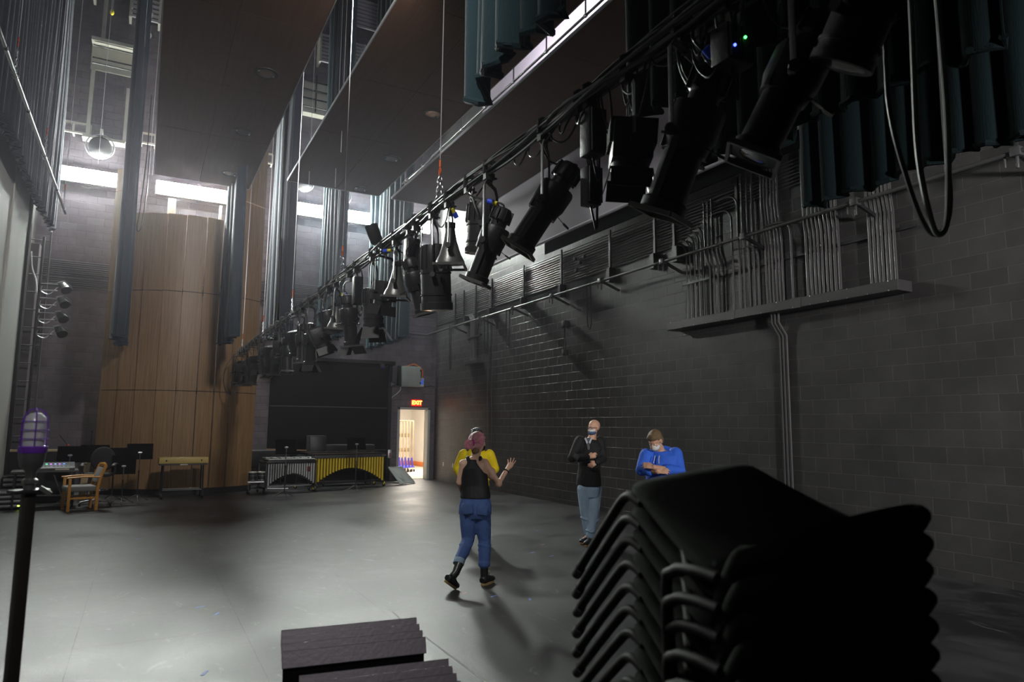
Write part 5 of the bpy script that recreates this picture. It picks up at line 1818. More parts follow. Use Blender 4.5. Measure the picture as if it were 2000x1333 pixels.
# clear plastic tub leaning by the door, with a black bag
M_PLAS = pmat('cloudy_grey_plastic', (0.40, 0.43, 0.42), 0.3, 0, 0.12, 6, 0.05)
t = thing('plastic_tub_lid', 'pale grey plastic seat shell leaning against the wall beside the open door', 'plastic panel', (6.97, 19.75, 0), radians(12))
b = MB()
pts = []
for i in range(11):
    u = i / 10
    row = []
    for j in range(9):
        v = j / 8 * 2 - 1
        w = 0.26 * (1 - 0.12 * u)
        x = -0.28 * u + w * v * (1 - 0.06 * abs(v) * (i in (0, 10)))
        y = 0.30 * u + 0.06 * v * v * -1
        row.append((x + 0.1, y, 0.03 + 0.44 * u + 0.04 * (v * v) * (u - 0.5)))
    pts.append(row)
b.grid(pts)
b.build('shell', M_PLAS, t, solid=0.018)
b = MB()
edge = [pts[0][j] for j in range(9)] + [pts[i][8] for i in range(1, 11)] + [pts[10][j] for j in range(7, -1, -1)] + [pts[i][0] for i in range(9, 0, -1)]
b.tube([Vector(p) for p in edge], 0.018, 7, closed=True)
b.build('rolled_rim', M_PLAS, t)
MB().bar((-0.08, 0.09, 0.28), (0.03, 0.04, 0.17), 0.05, 0.012).build('white_label', M_WHITEP, t)
t = thing('black_bag', 'small black bag slumped behind the pale plastic shell', 'bag', (7.12, 20.45, 0))
MB().ball((0, 0, 0.17), (0.24, 0.18, 0.17), 16, 10).build('bag_body', M_RUBBER, t)
MB().tube(curve_pts([(-0.1, -0.1, 0.3), (0, -0.16, 0.40), (0.1, -0.1, 0.3)], 5), 0.012, 6).build('bag_strap', M_RUBBER, t)

# coloured tape marks and chalk on the floor
M_TB = pmat('blue_tape', (0.16, 0.24, 0.62), 0.6, 0, 0.1, 20)
M_TP = pmat('pink_tape', (0.55, 0.28, 0.26), 0.6, 0, 0.1, 20)
marks = [(3.27, 6.46, 0, 'just beside the boots of the tank-top person'), (3.53, 6.18, 1, 'lower right of the boots of the tank-top person'),
         (4.84, 8.41, 0, 'between the tank-top and black-jacket persons'), (4.94, 8.07, 0, 'nearer the black-jacket person'),
         (0.60, 7.30, 0, 'alone left of centre on the lit floor'), (0.72, 6.98, 1, 'nearer of the two left of centre'), (0.08, 11.9, 0, 'far left of the open floor'),
         (5.9, 10.1, 0, 'near the right wall beyond the group'), (1.3, 14.2, 0, 'in front of the wooden tower'), (0.5, 5.4, 1, 'near the bottom left of the frame')]
for x, y, k, w in marks:
    b = MB()
    b.box(-0.045, 0.045, -0.012, 0.012, 0, 0.0012)
    o = b.build('tape_mark', M_TB, smooth=False)
    o.location = (x, y, 0.0008)
    o.rotation_euler = (0, 0, 0.4 + 0.7 * k)
    tag(o, 'small blue floor tape mark ' + w, 'tape mark', 'blue tape marks')
for x, y, w in ((5.30, 8.9, 'right of the group'), (3.05, 6.7, 'by the left boot of the tank-top person'), (2.4, 15.0, 'far off before the vibraphone')):
    o = MB().box(-0.03, 0.03, -0.012, 0.012, 0, 0.0012).build('tape_mark', M_TP, smooth=False)
    o.location = (x, y, 0.0008)
    o.rotation_euler = (0, 0, 0.2)
    tag(o, 'small pink tape mark on the floor ' + w, 'tape mark', 'pink tape marks')
tag(MB().box(2.15, 2.165, 3.8, 6.4, 0.0005, 0.0012).build('floor_line', pmat('pale_chalk', (0.3, 0.3, 0.3), 0.8), smooth=False), 'thin pale line on the floor in the lower middle', 'floor line')
# ================================================================== people
def skin(name, col):
    return pmat(name, col, 0.5, 0, 0.08, 12, 0.05, 80)


M_SKIN1 = skin('fair_skin', (0.62, 0.38, 0.27))
M_SKIN2 = skin('warm_skin', (0.58, 0.33, 0.22))
M_JEAN = pmat('mid_blue_denim', (0.055, 0.11, 0.30), 0.85, 0, 0.25, 18, 0.35, 60, (1, 1, 0.5))
M_JEAND = pmat('navy_denim', (0.025, 0.045, 0.13), 0.85, 0, 0.25, 18, 0.3, 60)
M_JEANL = pmat('washed_light_denim', (0.33, 0.46, 0.60), 0.85, 0, 0.3, 10, 0.4, 40, (1, 1, 0.5))
M_TANK = pmat('black_jersey', (0.0055, 0.0055, 0.0065), 0.6, 0, 0.3, 10, 0.3, 30, (1, 1, 0.4))
M_YELH = pmat('bright_yellow_fleece', (0.75, 0.56, 0.0), 0.8, 0, 0.15, 10, 0.4, 30)
M_COAT = pmat('black_wool_coat', (0.005, 0.005, 0.006), 0.8, 0, 0.3, 20, 0.4, 40)
M_BLUH = pmat('royal_blue_fleece', (0.03, 0.13, 0.68), 0.8, 0, 0.15, 10, 0.4, 26)
M_BOOT = pmat('black_boot_leather', (0.014, 0.015, 0.018), 0.32, 0, 0.2, 14, 0.1, 60)
M_SOLE = pmat('tan_rubber_sole', (0.34, 0.24, 0.10), 0.6, 0, 0.15, 14)
M_HAIRP = pmat('pink_dyed_hair', (0.80, 0.34, 0.36), 0.45, 0, 0.45, 30, 0.9, 120, (1, 1, 0.2))
M_HAIRD = pmat('dark_brown_hair', (0.035, 0.022, 0.015), 0.45, 0, 0.3, 24, 0.6, 90)
M_HAIRB = pmat('sandy_brown_hair', (0.17, 0.11, 0.055), 0.55, 0, 0.3, 30, 0.7, 110)
M_MASKW = pmat('white_mask_cloth', (0.72, 0.74, 0.74), 0.8, 0, 0.04, 20)
M_MASKB = pmat('navy_mask_cloth', (0.05, 0.09, 0.20), 0.8, 0, 0.1, 20)
M_MAG = pmat('magenta_scrunchie_cloth', (0.45, 0.03, 0.28), 0.7, 0, 0.15, 20)
M_EYEW = pmat('eye_white', (0.7, 0.7, 0.68), 0.3)
M_EYED = pmat('dark_iris', (0.03, 0.02, 0.015), 0.2)


def orient(fwd, up=(0, 0, 1)):
    y = Vector(fwd).normalized()
    x = y.cross(Vector(up)).normalized()
    z = x.cross(y)
    return Matrix((x, y, z)).transposed().to_4x4()


def add_head(b, c, H, s=1.0):
    """skull, jaw, nose, brow and ears; face looks along local +y of H"""
    M0 = b.M.copy()
    b.M = M0 @ Matrix.Translation(c) @ H @ Matrix.Scale(s, 4)
    b.ball((0, -0.012, 0.028), (0.076, 0.094, 0.088), 20, 14)
    b.ball((0, 0.022, -0.035), (0.058, 0.066, 0.070), 18, 12)
    b.ball((0, 0.050, -0.078), (0.030, 0.030, 0.026), 12, 8)
    b.tube([(0, 0.078, 0.012), (0, 0.094, -0.012), (0, 0.106, -0.030), (0, 0.092, -0.040)], [0.010, 0.013, 0.016, 0.010], 10)
    b.ball((0, 0.074, 0.024), (0.048, 0.018, 0.012), 12, 8)
    for sx in (-1, 1):
        b.ball((sx * 0.077, -0.002, -0.008), (0.010, 0.020, 0.032), 10, 8)
        b.ball((sx * 0.036, 0.064, -0.022), (0.022, 0.020, 0.018), 10, 8)
    b.ball((0, 0.086, -0.060), (0.022, 0.012, 0.008), 10, 6)
    b.M = M0


def head_extras(t, c, H, s=1.0):
    for sx in (-1, 1):
        b = MB()
        b.M = Matrix.Translation(c) @ H @ Matrix.Scale(s, 4)
        b.ball((sx * 0.031, 0.077, 0.002), (0.013, 0.010, 0.008), 12, 8)
        e = b.build('eye', M_EYEW, t)
        b = MB()
        b.M = Matrix.Translation(c) @ H @ Matrix.Scale(s, 4)
        b.ball((sx * 0.031, 0.085, 0.000), (0.005, 0.004, 0.005), 10, 6)
        b.build('iris', M_EYED, e)


def add_hand(b, w, d, n, curl=0.5, spread=0.25, side=1, s=1.0):
    """w wrist, d direction to the knuckles, n back-of-hand normal; side=+1 puts the thumb on +x of the hand frame"""
    d = Vector(d).normalized()
    n = Vector(n)
    n = (n - d * n.dot(d)).normalized()
    x = d.cross(n).normalized() * side
    w = Vector(w)
    b.tube([w, w + d * 0.035 * s, w + d * 0.085 * s], [(0.026 * s, 0.018 * s), (0.036 * s, 0.016 * s), (0.040 * s, 0.013 * s)], 12, ref=tuple(x))
    for k in range(4):
        o = (1.5 - k)
        base = w + d * (0.083 - 0.006 * abs(o - 0.5)) * s + x * (0.0205 * o * s)
        L = (0.070, 0.080, 0.075, 0.060)[k] * s
        dd = (d + x * (spread * 0.22 * o)).normalized()
        c1 = curl * (0.6 + 0.12 * k)
        d1 = (dd * cos(c1) - n * sin(c1)).normalized()
        d2 = (dd * cos(c1 * 2.1) - n * sin(c1 * 2.1)).normalized()
        d3 = (dd * cos(c1 * 2.9) - n * sin(c1 * 2.9)).normalized()
        p1 = base + d1 * L * 0.45
        p2 = p1 + d2 * L * 0.32
        p3 = p2 + d3 * L * 0.26
        b.tube([base - d * 0.02 * s, base, p1, p2, p3], [0.0098 * s, 0.0098 * s, 0.0088 * s, 0.0080 * s, 0.0065 * s], 8)
    tb = w + d * 0.028 * s + x * 0.028 * s
    td = (d * 0.72 + x * 0.62 - n * 0.2).normalized()
    td2 = (d * 0.9 + x * 0.25 - n * 0.35).normalized()
    b.tube([w + d * 0.015 * s + x * 0.01, tb, tb + td * 0.035 * s, tb + td * 0.035 * s + td2 * 0.030 * s], [0.013 * s, 0.0125 * s, 0.0105 * s, 0.008 * s], 8)


def add_foot(b, ankle, toe, r=0.035):
    ankle, toe = Vector(ankle), Vector(toe)
    d = (toe - ankle)
    dh = Vector((d.x, d.y, d.z)).normalized()
    heel = ankle - dh * 0.03 + Vector((0, 0, -0.03))
    b.tube([heel, ankle + (toe - ankle) * 0.3, ankle + (toe - ankle) * 0.7, toe], [(r, r * 0.9), (r, r), (r * 1.1, r * 0.7), (r * 0.8, r * 0.4)], 10)


def shoe(t, ankle, heel, toe, w, hgt, upper, sole_m, name='boot', up=(0, 0, 1), shaft=None):
    """heel and toe lie on the sole plane"""
    heel, toe, ankle = Vector(heel), Vector(toe), Vector(ankle)
    d = (toe - heel)
    L = d.length
    dn = d.normalized()
    u = Vector(up)
    u = (u - dn * u.dot(dn)).normalized()
    sd = dn.cross(u).normalized()
    b = MB()
    b.tube([heel + dn * 0.005 + u * 0.050, heel + dn * L * 0.15 + u * 0.058, heel + dn * L * 0.40 + u * 0.060, heel + dn * L * 0.68 + u * 0.048, heel + dn * L * 0.90 + u * 0.042, heel + dn * L + u * 0.036],
           [(w * 0.42, 0.035), (w * 0.46, 0.045), (w * 0.44, 0.047), (w * 0.52, 0.036), (w * 0.46, 0.030), (w * 0.24, 0.016)], 14, ref=tuple(sd))
    top = shaft if shaft is not None else ankle + u * hgt
    b.tube([heel + dn * L * 0.22 + u * 0.05, ankle, top], [0.042, 0.043, 0.047], 14)
    s_ = b.build(name, upper, t, remesh=0.006, smit=4)
    b = MB()
    ol = []
    for k in range(20):
        a = 2 * pi * k / 20
        q = 0.5 + 0.5 * cos(a)
        ww = w * (0.42 + 0.10 * q) * (1 if q < 0.8 else 0.95)
        ol.append(heel + dn * (L * q * 1.02 - 0.005) + sd * (sin(a) * ww * 1.04))
    n = len(ol)
    vs = [p for p in ol] + [p + u * 0.024 for p in ol]
    fs = [tuple(range(n - 1, -1, -1)), tuple(range(n, 2 * n))] + [(i, (i + 1) % n, n + (i + 1) % n, n + i) for i in range(n)]
    b.add(vs, fs)
    b.build('sole', sole_m, s_, bevel=0.003)
    return s_


def person(loc, label, px0, py0, sc, spec):
    bx, by = loc
    t = thing('person', label, 'person', (bx, by, 0), -atan2(bx, by))
    P = lambda x, y, d=0.0: Vector(((x - px0) / sc, d, (py0 - y) / sc))
    spec(t, P)
    return t


def limb(b, pts, rs, n=14, ref=None):
    b.tube(pts, rs, n, ref=ref)
    for p, r in zip(pts, rs):
        if not isinstance(r, tuple):
            b.ball(p, r * 0.98, 12, 8)


def cap_hair(c, H, s, grow=0.008, back=True, low=-0.02, front=0.05):
    """hair shell round the skull as a remeshable union"""
    b = MB()
    b.M = Matrix.Translation(c) @ H @ Matrix.Scale(s, 4)
    b.ball((0, -0.022, 0.040), (0.076 + grow, 0.090 + grow, 0.084 + grow), 20, 14)
    b.ball((0, -0.045, low), (0.070 + grow, 0.062 + grow, 0.075), 18, 12)
    return b


# ---- woman in a black tank top, seen from behind
def woman(t, P):
    fw = Vector((0.45, 0.9, -0.05))
    H = orient((0.62, 0.78, -0.05))
    hc = P(934, 873, 0.03)
    shR, elR, wrR = P(947, 913, 0.0), P(975, 952, 0.03), P(991.5, 926, 0.12)
    shL, elL, wrL = P(906, 914, 0.0), P(899.5, 950, 0.03), P(904, 972, 0.17)
    hR, kR, aR = P(942, 1004, 0.0), P(949, 1060, 0.03), P(949, 1112, 0.0)
    hL, kL, aL = P(918, 1004, 0.0), P(917, 1058, 0.0), P(902, 1094, -0.26)
    b = MB()
    b.tube([P(930, 1012), P(930, 995), P(929, 972), P(928, 945), P(927, 922), P(927, 911), P(928, 902, 0.01)],
           [(0.155, 0.11), (0.165, 0.115), (0.130, 0.095), (0.140, 0.10), (0.150, 0.10), (0.145, 0.085), (0.06, 0.06)], 20, ref=(1, -0.2, 0))
    b.tube([P(928, 908, 0.0), P(930, 896, 0.02), hc + Vector((0, 0, -0.03))], [0.062, 0.050, 0.050], 14)
    limb(b, [P(926, 908), shR, elR, wrR], [0.05, 0.056, 0.043, 0.026])
    limb(b, [P(926, 908), shL, elL, wrL], [0.05, 0.054, 0.042, 0.026])
    b.ball((shR + elR) / 2, (0.052, 0.052, 0.07), 12, 8)
    limb(b, [hR, kR, aR], [0.085, 0.052, 0.036])
    limb(b, [hL, kL, aL], [0.085, 0.052, 0.036])
    add_foot(b, aR, P(960, 1138, 0.10), 0.03)
    add_foot(b, aL, P(890, 1126, -0.30), 0.028)
    add_head(b, hc, H, 0.97)
    add_hand(b, wrR, P(1001, 912, 0.15) - wrR, (0.35, 0.5, -0.75), 0.28, 1.6, -1, 0.98)
    add_hand(b, wrL, Vector((0.15, 0.35, -0.9)), (-1, 0.2, 0), 0.4, 0.4, 1, 0.95)
    b.build('body', M_SKIN1, t, remesh=0.0065, smit=3)
    head_extras(t, hc, H, 0.97)
    # tank top
    b = MB()
    b.tube([P(930, 979), P(930, 970), P(929, 955), P(927.5, 938), P(926, 922), P(926, 912), P(926, 905)],
           [(0.172, 0.136), (0.166, 0.130), (0.153, 0.117), (0.152, 0.116), (0.130, 0.118), (0.088, 0.104), (0.058, 0.090)], 22, ref=(1, -0.2, 0))
    for s, q in ((-1, P(914, 905)), (1, P(939, 905))):
        b.tube([q + Vector((s * -0.02, -0.07, -0.05)), q + Vector((0, -0.03, 0.015)), q + Vector((0, 0.04, 0.02)), q + Vector((0, 0.09, -0.06))], [(0.026, 0.02)] * 4, 8)
    tk = b.build('tank_top', M_TANK, t, remesh=0.009, smit=4)
    # jeans
    b = MB()
    b.tube([P(930, 970), P(930, 978), P(930, 992), P(930, 1008), P(930, 1018)], [(0.152, 0.122), (0.160, 0.128), (0.182, 0.140), (0.184, 0.138), (0.15, 0.11)], 22, ref=(1, -0.2, 0))
    b.ball(P(941, 997, -0.07), (0.085, 0.085, 0.095), 16, 10)
    b.ball(P(918, 997, -0.07), (0.085, 0.085, 0.095), 16, 10)
    limb(b, [hR, (hR + kR) / 2, kR, (kR + aR) / 2, aR + Vector((0, 0, 0.045))], [0.105, 0.092, 0.070, 0.067, 0.060])
    limb(b, [hL, (hL + kL) / 2, kL, (kL + aL) / 2, aL + Vector((0.0, 0.03, 0.035))], [0.105, 0.092, 0.071, 0.066, 0.058])
    for k, (q, r) in enumerate(((kR + Vector((0, 0, -0.05)), 0.073), (kR + Vector((0, 0, -0.10)), 0.071), (kL + Vector((-0.02, -0.06, -0.04)), 0.074))):
        b.tube([q + Vector((r * cos(a), r * sin(a), 0.01 * sin(2 * a))) for a in [2 * pi * j / 12 for j in range(12)]], 0.007, 6, closed=True)
    b.tube([aR + Vector((0, 0, 0.03)), aR + Vector((0, 0, 0.075))], [0.066, 0.066], 14)
    jn = b.build('jeans', M_JEAN, t, remesh=0.009, smit=3)
    for nm, q, tx in (('back_pocket', P(944, 998, -0.162), 0.12), ('back_pocket', P(916, 996, -0.160), -0.1)):
        b = MB()
        b.M = Matrix.Translation(q) @ Matrix.Rotation(radians(7), 4, 'X') @ Matrix.Rotation(tx, 4, 'Y')
        b.prism([(-0.055, 0.004), (0.055, 0.004), (0.055, 0.012), (-0.055, 0.012)], -0.06, 0.05)
        b.build(nm, pmat('pocket_denim', (0.06, 0.118, 0.305), 0.85, 0, 0.25, 18, 0.3, 60), jn, bevel=0.004)
    MB().tube([P(930, 971) + Vector((0.150 * cos(a), 0.121 * sin(a), 0)) for a in [2 * pi * k / 28 for k in range(28)]], [(0.016, 0.004)] * 28, 8, closed=True, ref=(0, 0, 1)).build('waistband', M_JEAN, jn)
    cf = MB()
    cf.tube([aL + Vector((-0.01, -0.0, -0.005)), aL + Vector((0.005, 0.035, 0.04))], [0.060, 0.062], 14)
    cf.build('rolled_cuff', pmat('pale_denim_cuff', (0.25, 0.36, 0.48), 0.85, 0, 0.2, 20, 0.2, 60), jn, bevel=0.004)
    shoe(t, P(949, 1120, 0.0), P(945, 1142.5, -0.04), P(967, 1141, 0.14), 0.098, 0.1, M_BOOT, M_SOLE, shaft=P(949, 1106, 0.0))
    shoe(t, P(896, 1108, -0.31), P(876, 1121, -0.40), P(895, 1142, -0.20), 0.095, 0.1, M_BOOT, M_SOLE, up=(0.55, 0.25, 0.62), shaft=P(903, 1092, -0.26))
    # pink hair with bun
    b = cap_hair(hc, H, 0.97, 0.010)
    b.M = Matrix.Identity(4)
    b.ball(P(919, 873, -0.055), (0.040, 0.035, 0.038), 14, 10)
    b.ball(P(915, 870, -0.06), (0.022, 0.022, 0.024), 10, 8)
    b.ball(P(915.5, 878, -0.06), (0.022, 0.022, 0.022), 10, 8)
    b.tube([P(926, 884, -0.06), P(920, 876, -0.05)], [0.035, 0.022], 10)
    hb = b.build('pink_hair', M_HAIRP, t, remesh=0.006, smit=3)
    hm = Matrix.Translation(hc) @ H @ Matrix.Scale(0.97, 4)
    bun = P(921, 876, -0.05)
    b = MB()
    for k in range(22):
        a = -1.35 + 2.7 * k / 21
        for e in (0.25, 0.75):
            st = hm @ Vector((0.088 * sin(a) * cos(e * 0.6), -0.022 + 0.10 * cos(a) * cos(e), 0.040 + 0.096 * sin(e)))
            mid = (st + bun) / 2
            ctr = hm @ Vector((0, -0.022, 0.03))
            mid = ctr + (mid - ctr).normalized() * 0.093
            b.tube(curve_pts([st, mid, bun], 5), [0.005, 0.007, 0.008, 0.008, 0.008, 0.008, 0.008, 0.007, 0.007, 0.006, 0.005], 6)
    for k in range(10):
        a = 2 * pi * k / 10
        b.tube(curve_pts([bun, bun + Vector((0.03 * cos(a) - 0.02, -0.03, 0.035 * sin(a))), bun + Vector((0.045 * cos(a + 0.7) - 0.03, -0.03, 0.045 * sin(a + 0.7))), bun + Vector((0.03 * cos(a + 1.6) - 0.03, -0.02, 0.03 * sin(a + 1.6)))], 4), 0.010, 6)
    b.build('hair_strands', pmat('rose_hair_strand', (0.72, 0.24, 0.32), 0.4, 0, 0.5, 40, 0.5, 120), hb)
    c = P(922.5, 873, -0.055)
    dd = Vector((0.9, 0.5, 0)).normalized()
    v = Vector((0, 0, 1))
    u = dd.cross(v)
    MB().tube([c + (u * cos(a) + v * sin(a)) * 0.033 for a in [2 * pi * k / 16 for k in range(16)]], [0.010 if k % 2 else 0.013 for k in range(16)], 8, closed=True).build('scrunchie', M_MAG, t)
    q = MB()
    q.ball(P(929, 888, -0.045), (0.046, 0.030, 0.035), 14, 8)
    q.build('nape_hair', pmat('dark_blond_undercut', (0.20, 0.11, 0.05), 0.6, 0, 0.3, 30, 0.4, 100), t)
    # black mask and ear strap
    b = MB()
    b.M = Matrix.Translation(hc) @ H @ Matrix.Scale(0.97, 4)
    b.ball((0, 0.048, -0.048), (0.058, 0.058, 0.050), 16, 10)
    b.build('face_mask', M_TANK, t)
    # watch
    ax = (wrR - elR).normalized()
    u = ax.orthogonal().normalized()
    v = ax.cross(u)
    c = wrR - ax * 0.02
    MB().tube([c + (u * cos(a) + v * sin(a)) * 0.030 for a in [2 * pi * k / 20 for k in range(20)]], [(0.004, 0.011)] * 20, 8, closed=True).build('watch_band', M_RUBBER, t)


person((3.30, 7.00), 'person seen from behind in black tank top and blue jeans with pink hair bun, gesturing', 930, 1142, 176, woman)


# ---- person in a yellow hoodie, facing us behind her
def yellow(t, P):
    H = orient((-0.1, -1, -0.05))
    hc = P(930, 862, 0.0)
    shL, elL, wrL = P(906, 897), P(894, 924, 0.03), P(905, 942, -0.12)
    shR, elR, wrR = P(955, 897), P(966, 924, 0.03), P(952, 940, -0.12)
    hL, kL, aL = P(919, 968), P(908, 1014, -0.02), P(912, 1056)
    hR, kR, aR = P(941, 968), P(947, 1014, -0.02), P(951, 1056)
    b = MB()
    b.tube([P(930, 978), P(930, 962), P(930, 940), P(930, 915), P(930, 897), P(930, 888)], [(0.15, 0.11), (0.165, 0.12), (0.14, 0.10), (0.155, 0.11), (0.15, 0.09), (0.06, 0.06)], 18, ref=(1, 0, 0))
    b.tube([P(930, 894), P(930, 882), hc], [0.06, 0.05, 0.05], 12)
    for s, e, w in ((shL, elL, wrL), (shR, elR, wrR)):
        limb(b, [P(930, 896), s, e, w], [0.05, 0.05, 0.042, 0.027])
        add_hand(b, w, Vector((0.6 if s is shL else -0.6, -0.5, -0.4)), (0, -0.6, 0.8), 0.6, 0.4, 1)
    for h_, k_, a_ in ((hL, kL, aL), (hR, kR, aR)):
        limb(b, [h_, k_, a_], [0.085, 0.052, 0.036])
        add_foot(b, a_, a_ + Vector((0.02 if h_ is hR else -0.02, -0.16, -0.07)), 0.03)
    add_head(b, hc, H)
    b.build('body', M_SKIN1, t, remesh=0.008, smit=3)
    head_extras(t, hc, H)
    b = MB()
    b.tube([P(930, 957), P(930, 945), P(930, 925), P(930, 905), P(930, 894), P(930, 887)], [(0.20, 0.14), (0.19, 0.14), (0.175, 0.13), (0.19, 0.13), (0.175, 0.115), (0.09, 0.09)], 20, ref=(1, 0, 0))
    for s, e, w in ((shL, elL, wrL), (shR, elR, wrR)):
        limb(b, [s, (s + e) / 2 + Vector((0, 0, 0.01)), e, (e + w) / 2, w], [0.082, 0.075, 0.072, 0.062, 0.048])
        for k in range(4):
            q = e + (w - e) * (0.1 + 0.25 * k)
            b.ball(q, (0.074 - 0.006 * k, 0.06, 0.02), 12, 6)
    b.tube([P(930, 888, 0.06) + Vector((0.11 * cos(a), 0.09 * sin(a), -0.01 - 0.03 * sin(a))) for a in [2 * pi * k / 16 for k in range(16)]], 0.032, 8, closed=True)
    b.build('yellow_hoodie', M_YELH, t, remesh=0.010, smit=3)
    b = MB()
    b.tube([P(930, 952), P(930, 965), P(930, 980)], [(0.165, 0.125), (0.18, 0.13), (0.15, 0.11)], 18, ref=(1, 0, 0))
    for h_, k_, a_ in ((hL, kL, aL), (hR, kR, aR)):
        limb(b, [h_, (h_ + k_) / 2, k_, a_ + Vector((0, 0, 0.03))], [0.098, 0.085, 0.066, 0.055])
    b.build('jeans', M_JEAND, t, remesh=0.010, smit=3)
    for a_, s in ((aL, -1), (aR, 1)):
        shoe(t, a_ + Vector((0, 0, -0.02)), a_ + Vector((0, 0.05, -0.09)), a_ + Vector((s * 0.03, -0.19, -0.09)), 0.09, 0.05, pmat('tan_shoe_leather', (0.30, 0.19, 0.11), 0.6), M_MASKW, name='shoe')
    b = cap_hair(hc, H, 1.0, 0.008)
    b.M = Matrix.Identity(4)
    b.tube([P(921, 870, 0.03), P(914, 884, 0.0), P(911, 896, -0.04)], [0.03, 0.026, 0.015], 8)
    b.tube([P(940, 870, 0.03), P(948, 886, 0.0), P(953, 900, -0.04)], [0.03, 0.026, 0.015], 8)
    b.build('dark_hair', M_HAIRD, t, remesh=0.007, smit=3)
    for s in (-1, 1):
        MB().ball(hc + Vector((s * 0.033, -0.075, 0.098)), (0.028, 0.010, 0.018), 12, 8).build('sunglasses_lens', M_GLASS, t)
    MB().tube([hc + Vector((0.082 * sin(a), -0.07 * cos(a) - 0.005, 0.098)) for a in [-1.5 + 3.0 * k / 10 for k in range(11)]], 0.004, 6).build('sunglasses_frame', M_STEEL, t)
    b = MB()
    b.M = Matrix.Translation(hc) @ H
    b.ball((0, 0.048, -0.048), (0.058, 0.058, 0.050), 16, 10)
    b.build('face_mask', M_MASKW, t)


person((4.38, 9.28), 'person in bright yellow hoodie and navy jeans, half hidden behind the tank-top person', 930, 1067, 131, yellow)


def glasses(t, hc, H):
    for s in (-1, 1):
        b = MB()
        b.M = Matrix.Translation(hc) @ H
        b.tube([(s * 0.033 + 0.024 * cos(a), 0.098, 0.002 + 0.017 * sin(a)) for a in [2 * pi * k / 16 for k in range(16)]], 0.0035, 6, closed=True)
        b.tube([(s * 0.057, 0.096, 0.006), (s * 0.078, 0.06, 0.006), (s * 0.082, 0.0, 0.0)], 0.003, 6)
        b.build('glasses_frame', M_RUBBER, t)


